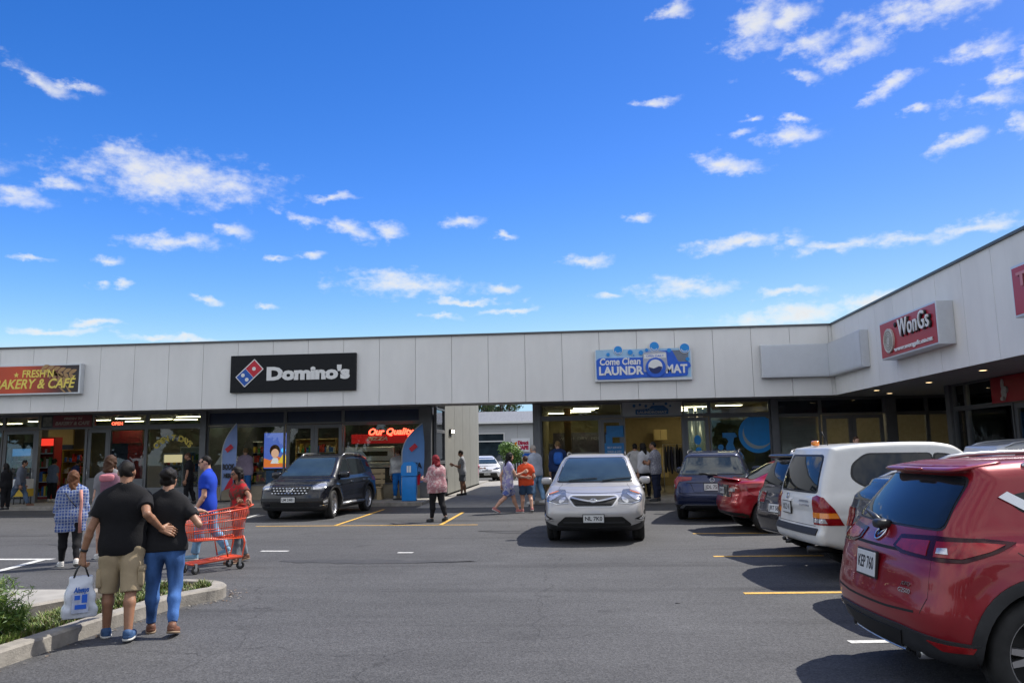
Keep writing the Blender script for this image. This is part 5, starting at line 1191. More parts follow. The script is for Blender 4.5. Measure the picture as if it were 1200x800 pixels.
b = MB(); b.box(-.07, -.01, -.262, -.252, .95, 1.17); b.box(.01, .07, -.262, -.252, .95, 1.17); b.build('white_mark', M_WLET, e)
p = gnd(446, 581, ZF); e = empty('bench', (p.x, YG-.62, ZF), 0, 'pale timber bench with a slatted back under the pizza shop window', 'bench'); M_TIM = pbr('pale_timber', (.36, .27, .15), .7, vary=.2, scale=6, stretch=(.4, 4, 4))
b = MB(); b.box(-.62, .62, -.22, .2, .40, .45, bev=.01); b.build('seat', M_TIM, e)
b = MB(); [b.box(-.62, .62, .22, .25, .52+.19*k, .68+.19*k, bev=.01) for k in range(3)]; b.build('backrest', M_TIM, e)
for sx in (-.5, .5):
    b = MB(); b.prism([(sx-.06, 0), (sx+.12, 0), (sx+.06, .40), (sx-.06, .40)], -.2, .18); fixn(b.build('leg', M_TIM, e))
    b = MB(); b.box(sx-.04, sx+.04, .252, .30, .0, 1.05); b.build('upright', M_TIM, e)
# wall lamp in the passage, fallen small black spot on the asphalt (drain cap)
e = empty('wall_lamp', (X1+.0, 31.6, 2.55), 0, 'lit bulkhead lamp on the passage wall', 'lamp'); b = MB(); b.box(.008, .10, -.35, .35, -.09, .09, bev=.02); b.build('casing', M_TRIM, e); b = MB(); b.box(.102, .13, -.30, .30, -.06, .06, bev=.01); b.build('lens', glow('bulkhead_glow', (1, .8, .5), 6), e)
p = gnd(794, 706.5); b = MB(); b.lathe([(.0001, .006), (.022, .006), (.026, 0)], 14, Matrix.Translation(p), caps=False); tag(b.build('marker_cap', M_HOLE), 'tiny round black cap on the open asphalt', 'cap')

# ================================================================ inside the shops
M_TUBE = glow('ceiling_tube', (1., .86, .50), 9.)
lamp0 = None
for (px, Y) in [(-120, 31), (-40, 31), (10, 33), (45, 31.5), (113, 31.5), (148, 30.5), (153, 33), (186, 31.8), (220, 30.3), (216, 32.5), (688, 30.4), (684, 31.6), (680, 33), (657, 34), (816, 31), (812, 32.4), (808, 33.8), (857, 30.4), (300, 32), (360, 32), (430, 31.6), (470, 33), (925, 29.4), (950, 29.4), (990, 29.5), (1025, 29.5), (1070, 29.4), (1110, 29.4), (935, 31), (985, 31), (1040, 31), (1090, 31), (275, 29.3), (310, 29.3), (350, 29.4), (385, 29.4), (425, 29.4), (465, 29.4)]:  # corner and pizza shop lights are added behind the navy panels to brighten the rooms
    x = gx(px, Y)
    if lamp0 is None:
        e = empty('ceiling_light', (x, Y, ZS-.06), 0, 'long warm ceiling light inside a shop, seen through the high window', 'lamp', 'ceiling lights inside the shops')
        b = MB(); b.box(-.5, .5, -.12, .12, -.03, .03, bev=.005); b.build('fitting', M_WHITE, e); b = MB(); b.box(-.48, .48, -.10, .10, -.05, -.031); b.build('diffuser', M_TUBE, e); lamp0 = e
    else: c = copy_tree(lamp0); c.location = (x, Y, ZS-.06)
for x, Y in ((12.3, 22.2), (12.3, 19.5), (12.6, 17), (12.3, 14.8)): c = copy_tree(lamp0); c.location = (x, Y, ZS-.03); c.rotation_euler.z = pi/2
SHC = [pbr('goods_'+n, c, .5, vary=.3, scale=9) for n, c in (('red', (.4, .03, .02)), ('yellow', (.6, .42, .06)), ('white', (.5, .5, .48)), ('blue', (.03, .12, .4)), ('green', (.05, .2, .05)), ('brown', (.18, .09, .04)))]
def shelf(px, Y, w, H, label, name='shelf_unit', cat='shelf', mat=None, lit=None, n=4, seed=0):
    rr = random.Random(seed); e = empty(name, (gx(px, Y), Y, ZF), 0, label, cat); b = MB()
    b.box(-w/2, -w/2+.04, 0, .5, 0, H); b.box(w/2-.04, w/2, 0, .5, 0, H); b.box(-w/2+.04, w/2-.04, .46, .5, 0, H); b.box(-w/2+.04, w/2-.04, 0, .459, H-.05, H); b.box(-w/2+.04, w/2-.04, 0, .459, 0, .1)
    b.build('cabinet', mat or M_TRIM, e)
    zs = np.linspace(.1, H-.1, n+1)[:-1]
    for z in zs:
        q = MB(); q.box(-w/2+.041, w/2-.041, .02, .458, z+.0, z+.025); q.build('shelf', M_SILVP, e)
        q = MB(); x = -w/2+.08
        while x < w/2-.14:
            ww = rr.uniform(.06, .13); hh_ = rr.uniform(.14, (zs[1]-zs[0])*.75); q.box(x, x+ww*.9, .06, .3, z+.026, z+.026+hh_, rr.randrange(len(SHC)), bev=.008); x += ww
        q.build('goods', SHC, e)['kind'] = 'stuff'
    if lit:
        q = MB(); q.box(-w/2+.05, w/2-.05, .03, .05, H-.35, H-.06); q.build('light_header', lit, e)
    return e
shelf(25, 30.6, .9, 2.1, 'drinks fridge with a blue lit header by the bakery door', 'drinks_fridge', 'fridge', lit=glow('header_blue', (.08, .35, .8), .35), seed=1)
shelf(37, 31.5, .8, 2.3, 'dark drinks fridge further inside the bakery', 'drinks_fridge', 'fridge', seed=2)
shelf(51, 30.8, .9, 2.5, 'red lit drinks fridge inside the open bakery door', 'drinks_fridge', 'fridge', lit=glow('header_red', (.9, .05, .03), .6), mat=pbr('fridge_red', (.25, .015, .015), .4, vary=.1), seed=3)
shelf(203, 29.2, .82, 1.75, 'glass fronted cake cabinet lit inside behind the bakery window', 'cake_cabinet', 'cabinet', mat=M_WHITE, lit=glow('header_cream', (1, .8, .45), .6), seed=4)
shelf(224, 30, .9, 2.0, 'pale shelf of packets at the right end of the bakery', seed=5, mat=M_WHITE)
shelf(86, 32.0, 1.0, 2.0, 'dark shelf with gold framed goods at the back of the bakery', seed=6, mat=pbr('gold_frame', (.4, .28, .06), .4, .5, vary=.1))
e = empty('wall_panel', (gx(70, 34.6), 34.6, ZF), 0, 'cream wall panel over a dark doorway at the back of the bakery', 'panel'); b = MB(); b.box(-.6, .6, 0, .1, 2.25, 3.0); b.build('cream_board', pbr('cream_board', (.45, .34, .16), .6, vary=.05), e); b = MB(); b.box(-.6, .6, 0, .08, 0, 2.249); b.build('doorway', M_NAVY, e)
e = empty('wall_panel', (gx(140, 31), 31, ZF), 0, 'red and navy partition behind the bakery window', 'panel'); b = MB(); b.box(-.55, .35, 0, .1, 0, 2.6); b.build('navy_board', pbr('navy_board', (.01, .02, .06), .5, vary=.1), e); b = MB(); b.box(-.55, .95, -.05, .05, 2.2, 2.7); b.box(.36, .95, 0, .1, 0, 2.19); b.build('red_board', pbr('red_board', (.22, .015, .02), .5, vary=.1), e)
e = empty('display_table', (gx(32, 27.6), 27.5, ZF), 0, 'small table with a white and yellow cloth outside the bakery door', 'table'); b = MB(); b.box(-.25, .25, -.22, .22, .55, .9, bev=.02); b.build('cloth', M_WHITE, e); b = MB(); b.box(-.255, .255, -.225, .225, .28, .549); b.build('cloth_band', pbr('cloth_yellow', (.6, .4, .05), .8, vary=.1), e)
for sx in (-.2, .2):
    for sy in (-.17, .17): b = MB(); b.tube([(sx, sy, 0), (sx, sy, .3)], .02, 6); b.build('leg', M_TRIM, e)
# pizza shop counter and ovens
e = empty('counter', (gx(440, 31), 31, ZF), 0, 'long dark service counter inside the pizza shop', 'counter'); b = MB(); b.box(-2.6, 1.9, 0, .7, 0, 1.05, bev=.02); b.build('counter_body', pbr('counter_dark', (.06, .06, .07), .4, vary=.1), e); b = MB(); b.box(-2.65, 1.95, -.05, .75, 1.051, 1.10, bev=.01); b.build('countertop', M_SILVP, e)
e = empty('pizza_oven', (gx(430, 33.3), 33.3, ZF), 0, 'steel pizza oven behind the counter', 'oven'); b = MB(); b.box(-1.2, 1.2, 0, .9, .6, 1.25, bev=.03); b.box(-1.2, 1.2, 0, .9, 1.28, 1.9, bev=.03); b.build('oven_body', M_SILVP, e); b = MB(); b.box(-.9, .9, -.01, .02, .8, 1.0); b.box(-.9, .9, -.01, .02, 1.5, 1.7); b.build('oven_mouth', M_HOLE, e); b = MB(); [b.box(sx-.05, sx+.05, .1, .8, 0, .599) for sx in (-1, 1)]; b.build('leg', M_TRIM, e)
shelf(285, 32.5, 2.6, 2.2, 'wide pale shelving at the left end of the pizza shop', seed=9, mat=M_WHITE, n=5); shelf(370, 33.5, 1.8, 2.3, 'cream shelving seen through the pizza shop doors', seed=10, mat=MATS['cream_board'])
# laundry machines and hanging clothes
for i, px in enumerate((650, 667, 684)):
    e = empty('tumble_dryer', (gx(px, 34.3), 34.3, ZF), 0, 'dark stacked tumble dryer at the back of the laundry', 'dryer', 'tumble dryers along the back wall'); b = MB(); b.box(-.33, .33, 0, .7, 0, 1.9, bev=.02); b.build('casing', pbr('dryer_grey', (.16, .16, .18), .4, .3, vary=.1), e)
    for z in (.55, 1.4): q = MB(); q.lathe([(.23, -.01), (.25, -.03), (.21, -.04), (.0001, -.02)], 24, Matrix.Translation((0, 0, z)) @ Matrix.Rotation(-pi/2, 4, 'X') @ Matrix.Scale(-1, 4, (0, 0, 1)), caps=False); q.build('drum_door', M_TRIM, e, True)
e = empty('wall_board', (gx(682, 33.4), 33.4, 1.9), 0, 'dark price board with pale lettering on the laundry wall', 'board'); b = MB(); b.box(-1.2, 1.2, 0, .05, -.3, .55); b.build('board', pbr('board_mauve', (.08, .065, .10), .5, vary=.1), e); text('lettering', 'WASH  DRY  FOLD', e, (0, -.004, .3), .16, pbr('letter_grey', (.4, .38, .4), .5, vary=0), 1.9, .003)
e = empty('wooden_post', (gx(666, 30.5), 30.5, ZF), 0, 'brown timber post inside the laundry window', 'post'); b = MB(); b.box(-.13, .13, 0, .2, 0, 2.6, bev=.01); b.box(-.13, .13, 0, .2, 2.602, 3.2, bev=.01); b.build('timber', pbr('post_timber', (.20, .10, .035), .7, vary=.2, scale=5, stretch=(4, 4, .5)), e)
for px, z, ww, hh_, nm in ((775, 2.1, .55, .45, 'cream wall cupboard high on the laundry wall'), (775, .5, .55, 1.25, 'tall cream cupboard in the laundry doorway')):
    e = empty('cupboard', (gx(px, 34.8), 34.8, z), 0, nm, 'cupboard'); b = MB(); b.box(-ww/2, ww/2, 0, .4, 0, hh_, bev=.01); b.build('carcass', pbr('cupboard_cream', (.50, .40, .19), .6, vary=.05), e); b = MB(); b.box(-.006, .006, -.004, 0, .03, hh_-.03); b.build('door_gap', M_TRIM, e)
e = empty('clothes_rail', (gx(793, 30), 30, ZF), 0, 'rail of dark hanging clothes just inside the laundry door', 'clothes rail'); b = MB(); b.tube([(-.5, 0, 0), (-.5, 0, 1.75), (.75, 0, 1.75), (.75, 0, 0)], .02, 8); b.build('rail', M_SILVP, e, True)
for k in range(11):
    q = MB(); x = -.42+k*.11; superq(q, (x, 0, 1.2+.03*math.sin(k*2.1)), (.045, .24, .5+.06*math.sin(k*3.3)), .6, .7, 12, 10); q.build('garment', [pbr('cloth_%d' % (k % 5), [(.03, .03, .035), (.10, .09, .08), (.05, .05, .07), (.25, .24, .22), (.02, .02, .02)][k % 5], .9, vary=.3, scale=10)], e, True)
for px in (812, 822): 
    e = empty('flue_pipe', (gx(px, 32), 32, ZF), 0, 'bright steel flue pipe rising inside the laundry', 'pipe', 'flue pipes inside the laundry'); b = MB(); b.tube([(0, 0, .3), (0, 0, 3.2)], .12, 14); b.build('pipe', M_SILVP, e, True); b = MB(); [b.lathe([(.121, z), (.13, z+.01), (.13, z+.05), (.121, z+.06)], 14, caps=False) for z in (.9, 1.8, 2.7)]; b.build('collar', M_SILVP, e, True)

# ================================================================ building and things behind the passage
YR = 57.
e = empty('back_building', (-6, YR, 0), 0, 'low white building with a grey pitched roof seen through the passage', 'building'); M_WW = pbr('white_weatherboard', (.50, .51, .51), .75, vary=.05, scale=1.5)
zE = onY(590, 494, YR).z; zR = onY(590, 482, YR+4).z; xw0, xw1 = gx(480, YR)+6, gx(592, YR)+6
zw0, zw1 = onY(575, 540, YR).z, onY(575, 507, YR).z
b = MB(); b.box(-30, 30, .12, 12, 0, zE-.02); b.box(xw1+.003, 30, 0, .118, 0, zE-.15); b.box(-30, xw1, 0, .118, zw1, zE-.15); b.box(-30, xw1, 0, .118, 0, zw0); b.build('wall', M_WW, e)
b = MB(); b.box(xw1+.9, xw1+.93, -.006, -.001, .1, zE-.2); b.box(xw1+3.6, xw1+3.63, -.006, -.001, .1, zE-.2); b.build('wall_joint', M_JOINT, e)
b = MB(); b.add([(-31, -.5, zE), (31, -.5, zE), (31, 4, zR), (-31, 4, zR), (31, 12.5, zE), (-31, 12.5, zE)], [(0, 1, 2, 3), (3, 2, 4, 5)]); b.build('roof', pbr('roof_grey', (.20, .205, .215), .6, .2, vary=.15, scale=2, stretch=(6, .4, .4)), e)
b = MB(); b.box(-31, 31, -.62, -.505, zE-.14, zE+.02, bev=.01); b.build('gutter', M_WLET, e); b = MB(); b.box(-31, 31, -.5, .0, zE-.16, zE-.15); b.build('eave_soffit', M_CAP, e)
b = MB(); n_ = 10; ws_ = (xw1-xw0)/3.0
zz_ = zw0+(zw1-zw0)*.70
for x_ in np.arange(xw1, xw0-20, -2.05): b.box(x_-.1, x_-.02, .0, .1, zw0, zw1)
b.box(xw0-20, xw1-.1, .01, .1, zz_-.04, zz_+.04); b.box(xw0-20, xw1-.1, -.01, .1, zw1-.08, zw1-.002); wf = b.build('window', M_WLET, e)
b = MB(); b.box(xw0-20, xw1-.1, .104, .114, zw0, zw1); b.build('pane', pbr('back_glass', (.03, .045, .055), .06, vary=.6, scale=.6, spec=.8), wf)
a = onY(599, 513.5, YR-.1); c = onY(621, 529, YR-.1); s = empty('cafe_sign', ((a.x+c.x)/2, YR-.1, (a.z+c.z)/2), 0, 'white cafe sign with crimson lettering on the building behind the passage', 'sign'); w, h = c.x-a.x, a.z-c.z
b = MB(); b.box(-w/2, w/2, 0, .09, -h/2, h/2); b.build('board', M_WHITE, s); M_MAG = pbr('letter_crimson', (.45, .01, .06), .5, vary=.05)
text('lettering', 'Direct', s, (w*.14, -.01, h*.16), h*.36, M_MAG, w*.58, .01, weight=.03); text('lettering', 'CAFE', s, (w*.14, -.01, -h*.2), h*.36, M_MAG, w*.58, .01, weight=.03)
b = MB(); b.prism(circle(-w*.3, -h*.12, h*.2, 16), -.01, -.002); b.prism(leaf((-w*.3, -h*.0), h*.3, R(60), .3), -.012, -.002); fixn(b.build('fruit_print', M_AMBER, s))
a = onY(598, 531, YR-3); c = onY(640, 541, YR-3); s = empty('banner', ((a.x+c.x)/2, YR-3, (a.z+c.z)/2), 0, 'green white and blue striped banner below the cafe sign', 'banner'); w, h = c.x-a.x, a.z-c.z
for k, m_ in enumerate((pbr('banner_green', (.12, .35, .12), .6, vary=.2), M_WLET, M_BLUE)):
    b = MB(); b.prism([(-w/2, -h/2+h*k/3), (w/2, -h/2+h*(k-.0)/3), (w/2, -h/2+h*(k+1)/3), (-w/2, -h/2+h*(k+1)/3)], -.02, 0); fixn(b.build('stripe', m_, s))
for sx in (-w*.45, w*.45): b = MB(); b.tube([(sx, .05, -s.location.z), (sx, .05, h/2)], .03, 6); b.build('post', M_TRIM, s)
a = gnd(603, 562); e = empty('picket_fence', (onY(603, 560, 50).x, 50, 0), 0, 'low black fence behind the passage', 'fence'); b = MB()
for k in range(34):
    x = k*.17; b.box(x, x+.10, 0, .03, .05, 1.35+.08*math.sin(k*1.7), 0)
b.build('picket', M_TRIM, e); b = MB(); b.box(0, 5.8, .031, .06, .3, .36); b.box(0, 5.8, .031, .06, 1.0, 1.06); b.build('rail', M_TRIM, e)
# leaves helper
def leafcloud(name, parent, centers, n, size, mats, seed=0, asp=.45):
    r = np.random.default_rng(seed); C = np.array([c[:3] for c in centers]); Rd = np.array([c[3] for c in centers]); wts = Rd**2.2; wts /= wts.sum()
    k = r.choice(len(C), n, p=wts); u = r.normal(size=(n, 3)); u /= np.linalg.norm(u, axis=1)[:, None]; rad = Rd[k]*(r.random(n)**.35)*(1+.25*r.normal(size=n)*.5)
    P = C[k]+u*rad[:, None]*np.array([1, 1, .8]); N = u+r.normal(size=(n, 3))*.7; N /= np.linalg.norm(N, axis=1)[:, None]
    T = np.cross(N, r.normal(size=(n, 3))); T /= np.linalg.norm(T, axis=1)[:, None]; B = np.cross(N, T); s_ = size*(.6+.8*r.random(n))[:, None]
    V = np.stack([P-T*s_, P+B*s_*asp, P+T*s_, P-B*s_*asp], 1).reshape(-1, 3); Q = np.arange(4*n).reshape(-1, 4)
    mi = r.integers(0, len(mats), len(C))[k]; mi = np.where(r.random(n) < .35, r.integers(0, len(mats), n), mi)
    return np_mesh(name, V, Q, mats, parent, False, mi)
def leafmat(n, c):
    m = pbr(n, c, .55, vary=.3, scale=3); p = m.node_tree.nodes['Principled BSDF']; p.inputs['Subsurface Weight'].default_value = 0; p.inputs['Transmission Weight'].default_value = 0; return m
LG = [leafmat('leaf_a', (.035, .075, .018)), leafmat('leaf_b', (.055, .10, .022)), leafmat('leaf_c', (.025, .05, .016))]
LB = [leafmat('leaf_bright_a', (.10, .20, .03)), leafmat('leaf_bright_b', (.14, .24, .04)), leafmat('leaf_bright_c', (.06, .13, .025))]
M_BARK = pbr('bark', (.09, .065, .045), .9, vary=.3, scale=8, bump=.5, bscale=30)
def tree(px, Y, H, Rc, label, seed):
    x = gx(px, Y); e = empty('broadleaf_tree', (x, Y, 0), 0, label, 'tree', 'trees behind the back building'); r = random.Random(seed); b = MB(); b.tube([(0, 0, 0), (.1, 0, H*.3), (0, .1, H*.55)], [.22, .17, .1], 8); cs = []
    for k in range(16):
        a = r.uniform(0, 6.28); q = r.uniform(.1, 1)*Rc; z = H*.45+r.uniform(0, .5)*H; c = (q*math.cos(a), q*math.sin(a), z); cs.append((*c, r.uniform(.5, .95)*Rc*.42)); b.tube([(0, .05, H*.42), (c[0]*.6, c[1]*.6, z*.9), c], [.08, .05, .015], 5)
    b.build('trunk', M_BARK, e, True); leafcloud('crown', e, cs, 5200, .13, LG, seed)
tree(556, 68, 7.3, 2.6, 'dark leafy tree over the back roof, on the left', 3); tree(588, 71, 7.5, 2.5, 'dark leafy tree over the back roof, on the right', 5)
x = gx(598, 48.5); e = empty('clipped_bush', (x, 48.5, 0), 0, 'bright green rounded bush in a pot beside the white hatchback', 'bush'); b = MB(); b.lathe([(.26, 0), (.34, .5), (.36, .55), (.30, .52), (.0001, .5)], 18); b.build('pot', M_CONCD, e, True); b = MB(); b.tube([(0, 0, .5), (0, 0, 1.3)], .05, 6); b.build('stem', M_BARK, e)
leafcloud('foliage', e, [(0, 0, 1.75, .62), (-.25, 0, 1.95, .5), (.3, .1, 1.5, .5), (0, 0, 1.3, .5)], 3600, .07, LB, 11)
e = empty('bollard_rail', (*gnd(599, 578)[:2], .03), 0, 'thin steel barrier rail in the passage', 'rail'); b = MB(); b.tube([(-.4, 0, 0), (-.4, 0, .95)], .025, 8); b.tube([(-.1, 0, 0), (-.1, 0, .75), (.7, 0, .75), (.7, 0, 0)], .02, 8); b.build('rail_tube', M_SILVP, e, True)
# ================================================================ planting on the island
def blades(name, pts, n, hgt, wd, mats, seed, spread, zb=.1):
    r = np.random.default_rng(seed); k = r.integers(0, len(pts), n); P = np.array(pts)[k]+np.stack([r.normal(size=n)*spread, r.normal(size=n)*spread, np.zeros(n)], 1)
    a = r.random(n)*2*pi; h = hgt*(.4+.9*r.random(n)); lean = h*(.2+.7*r.random(n)); w = wd*(.6+.8*r.random(n)); d = np.stack([np.cos(a), np.sin(a), 0*a], 1); s_ = np.stack([-np.sin(a), np.cos(a), 0*a], 1)
    Z = np.array([0, 0, 1.]); p1 = P+Z*(h*.55)[:, None]+d*(lean*.35)[:, None]; p2 = P+Z*h[:, None]+d*lean[:, None]
    V = np.stack([P-s_*w[:, None], P+s_*w[:, None], p1+s_*(w*.9)[:, None], p1-s_*(w*.9)[:, None], p2+s_*(w*.15)[:, None], p2-s_*(w*.15)[:, None]], 1).reshape(-1, 3); i = np.arange(n)[:, None]*6
    Q = np.concatenate([i+np.array([[0, 1, 2, 3]]), i+np.array([[3, 2, 4, 5]])]); mi = np.tile(r.integers(0, len(mats), n), 2)
    return np_mesh(name, V, Q, mats, None, False, mi)
GR = [leafmat('grass_a', (.11, .18, .025)), leafmat('grass_b', (.17, .22, .04)), leafmat('grass_c', (.07, .12, .025)), leafmat('grass_dry', (.17, .14, .06))]
bp_ = np.array([(v.x, v.y) for v in inner]); lo = bp_.min(0); hi = bp_.max(0); G = np.random.default_rng(5).random((60000, 2))*(hi-lo)+lo
G = G[poly_sd(G, bp_) < -.03]; pz = np.array([(v.x, v.y) for v in [Vector((q[0], q[1], 0)) for q in pv]])
G = G[poly_sd(G, pz) > .06]
nz = np.sin(G[:, 0]*5.1+1.3*np.sin(G[:, 1]*3.7))*np.cos(G[:, 1]*4.3+G[:, 0])+.6*np.sin(G[:, 0]*13)*np.sin(G[:, 1]*11)
G2 = G[nz > -.05]; G3 = np.concatenate([G2, np.full((len(G2), 1), .1)], 1)
tag(blades('grass', G3, 15000, .075, .006, GR, 2, .02), kind='stuff')
G4 = G[nz <= -.05]; tag(blades('ground_cover', np.concatenate([G4, np.full((len(G4), 1), .1)], 1), 1800, .04, .008, GR, 3, .02), kind='stuff')
def shrub(p, H, n, label, seed):
    r = random.Random(seed); e = empty('feathery_shrub', (p.x, p.y, .1), 0, label, 'shrub'); b = MB(); L = []; 
    for k in range(n):
        a = r.uniform(0, 6.28); ln = r.uniform(.5, 1)*H; out = r.uniform(.1, .75)*ln
        pts = [(out*t**1.6*math.cos(a), out*t**1.6*math.sin(a), ln*(t-.25*t*t*out/ln)) for t in np.linspace(0, 1, 7)]
        b.tube(pts, [.006, .005, .004, .004, .003, .003, .002], 4)
        for i in range(1, 7):
            for _ in range(7): L.append((*[c+r.gauss(0, .018) for c in pts[i]], .05))
    b.build('stem', leafmat('stem_green', (.07, .10, .03)), e); leafcloud('foliage', e, L, len(L)*3, .034, GR[:3]+LB, seed, .11)
shrub(gnd(-14, 752, .1), .60, 34, 'feathery green shrub spilling over the kerb at the left edge', 4); shrub(gnd(14, 748, .1), .30, 26, 'lower feathery shrub next to the left edge shrub', 8); shrub(gnd(-52, 757, .1), .66, 34, 'tall feathery shrub almost outside the photo on the left', 9)

# trees added behind the camera, unseen, to darken reflections in glass and paint
cs = []; r = random.Random(77)
for k in range(70): cs.append((r.uniform(-85, 85), -46+r.uniform(-4, 4), r.uniform(1.5, 8.0), r.uniform(2.2, 4.0)))
tag(leafcloud('added_treeline', None, cs, 20000, 1.0, LG, 21), kind='stuff')

# dry leaves and grit blown against the kerbs
rl = np.random.default_rng(31); nl = 260; kk = rl.integers(0, len(outer)-1, nl); tt = rl.random(nl); P_ = np.array([[v.x, v.y] for v in outer]); dd = P_[kk+1]-P_[kk]; nn = np.stack([dd[:, 1], -dd[:, 0]], 1)/np.linalg.norm(dd, axis=1)[:, None]
C_ = P_[kk]+dd*tt[:, None]+nn*(.03+np.abs(rl.normal(size=nl))*.10)[:, None]; a_ = rl.random(nl)*6.28; sz = .006+.016*rl.random(nl)
U_ = np.stack([np.cos(a_), np.sin(a_), rl.normal(size=nl)*.2], 1)*sz[:, None]; W_ = np.stack([-np.sin(a_), np.cos(a_), rl.normal(size=nl)*.2], 1)*sz[:, None]*.5; C3 = np.concatenate([C_, np.full((nl, 1), .012)], 1)
tag(np_mesh('leaf_litter', np.stack([C3-U_, C3-W_, C3+U_, C3+W_], 1).reshape(-1, 3), np.arange(4*nl).reshape(-1, 4), [leafmat('dry_leaf', (.16, .10, .05)), leafmat('grit', (.22, .20, .17))], None, False, rl.integers(0, 2, nl)), kind='stuff')
# ================================================================ people
def V3(*a): return np.array(a, float)
def nrm(v): v = np.asarray(v, float); return v/np.linalg.norm(v)
def rc(P, a, b, ra, rb):
    ba = b-a; L = max(ba@ba, 1e-9); h = np.clip((P-a)@ba/L, 0, 1); return np.linalg.norm(P-a-h[:, None]*ba, axis=1)-(ra+(rb-ra)*h)
def rotm(axis, ang):
    return np.array(Matrix.Rotation(ang, 3, Vector(axis)))
SKIN = {'light': (.50, .28, .19), 'mid': (.36, .19, .12), 'tan': (.29, .145, .085), 'dark': (.13, .065, .04)}
def skin(t): return pbr('skin_'+t, SKIN[t], .5, vary=.1, scale=14, sss=.08)
def cloth(n, c, vary=.14, scale=9, bump=.25, bs=90): return pbr('fabric_'+n, c, .9, vary=vary, scale=scale, bump=bump, bscale=bs, spec=.25)
def denim(n, c, fade=2.2):
    k = 'denim_'+n
    if k in MATS: return MATS[k]
    m = pbr(k, c, .85, vary=.0, bump=.3, bscale=220, spec=.2); nt = m.node_tree; p = nt.nodes['Principled BSDF']; tc = nd(nt, 'ShaderNodeTexCoord'); mpn = nd(nt, 'ShaderNodeMapping'); mpn.inputs['Scale'].default_value = (6, 6, 2.2); nz_ = nd(nt, 'ShaderNodeTexNoise'); nz_.inputs['Scale'].default_value = 1.; nz_.inputs['Detail'].default_value = 6
    nt.links.new(tc.outputs['Object'], mpn.inputs[0]); nt.links.new(mpn.outputs[0], nz_.inputs[0]); cr = nd(nt, 'ShaderNodeValToRGB'); e = cr.color_ramp.elements; e[0].position = .35; e[1].position = .72; e[0].color = (*[v*.75 for v in c], 1); e[1].color = (*[min(1, v*fade) for v in c], 1)
    nt.links.new(nz_.outputs['Fac'], cr.inputs[0]); nt.links.new(cr.outputs[0], p.inputs['Base Color']); return m
def pattern(n, base, c2, c3=None, kind='plaid', sc=9.):
    k = 'pattern_'+n
    if k in MATS: return MATS[k]
    m = pbr(k, base, .9, vary=0, bump=.2, bscale=120, spec=.2); nt = m.node_tree; p = nt.nodes['Principled BSDF']; tc = nd(nt, 'ShaderNodeTexCoord'); L = nt.links.new
    def mix(f, a, b):
        x = nd(nt, 'ShaderNodeMix', data_type='RGBA'); L(f, x.inputs[0])
        for i, v in ((6, a), (7, b)):
            if isinstance(v, tuple): x.inputs[i].default_value = (*v, 1)
            else: L(v, x.inputs[i])
        return x.outputs[2]
    if kind == 'plaid':
        out = base
        dn = nd(nt, 'ShaderNodeTexNoise'); dn.inputs['Scale'].default_value = 6; L(tc.outputs['Object'], dn.inputs[0]); ad = nd(nt, 'ShaderNodeVectorMath', operation='MULTIPLY_ADD'); L(dn.outputs['Color'], ad.inputs[0]); ad.inputs[1].default_value = (.05, .05, .05); L(tc.outputs['Object'], ad.inputs[2])
        for d_, s_, lo_, hi_, c_ in (('X', sc, .55, .72, c2), ('Z', sc*.9, .55, .72, c2), ('Z', sc*2.3, .75, .88, c3 or c2), ('X', sc*2.1, .78, .9, c3 or c2)):
            w = nd(nt, 'ShaderNodeTexWave', bands_direction=d_); w.inputs['Scale'].default_value = s_; w.inputs['Distortion'].default_value = .6; L(ad.outputs[0], w.inputs[0]); mr = nd(nt, 'ShaderNodeMapRange'); mr.inputs[1].default_value = lo_; mr.inputs[2].default_value = hi_; mr.inputs[4].default_value = .75; L(w.outputs['Fac'], mr.inputs[0]); out = mix(mr.outputs[0], out, c_)
    else:
        v = nd(nt, 'ShaderNodeTexVoronoi' if kind == 'spots' else 'ShaderNodeTexNoise'); v.inputs['Scale'].default_value = sc; L(tc.outputs['Object'], v.inputs['Vector']); mr = nd(nt, 'ShaderNodeMapRange'); mr.inputs[1].default_value = .35 if kind == 'spots' else .50; mr.inputs[2].default_value = .45 if kind == 'spots' else .56; L(v.outputs[0], mr.inputs[0]); out = mix(mr.outputs[0], c2, base)
        if c3:
            v = nd(nt, 'ShaderNodeTexNoise'); v.inputs['Scale'].default_value = sc*1.7; L(tc.outputs['Object'], v.inputs['Vector']); mr = nd(nt, 'ShaderNodeMapRange'); mr.inputs[1].default_value = .56; mr.inputs[2].default_value = .6; L(v.outputs[0], mr.inputs[0]); out = mix(mr.outputs[0], out, c3)
    L(out, p.inputs['Base Color']); return m
M_SHOE_SOLE = pbr('shoe_sole', (.5, .5, .48), .7, vary=.1)
HAIRC = {'black': (.010, .008, .007), 'brown': (.055, .026, .013), 'auburn': (.11, .045, .02), 'red': (.20, .012, .018), 'grey': (.34, .31, .28), 'blond': (.22, .14, .06)}

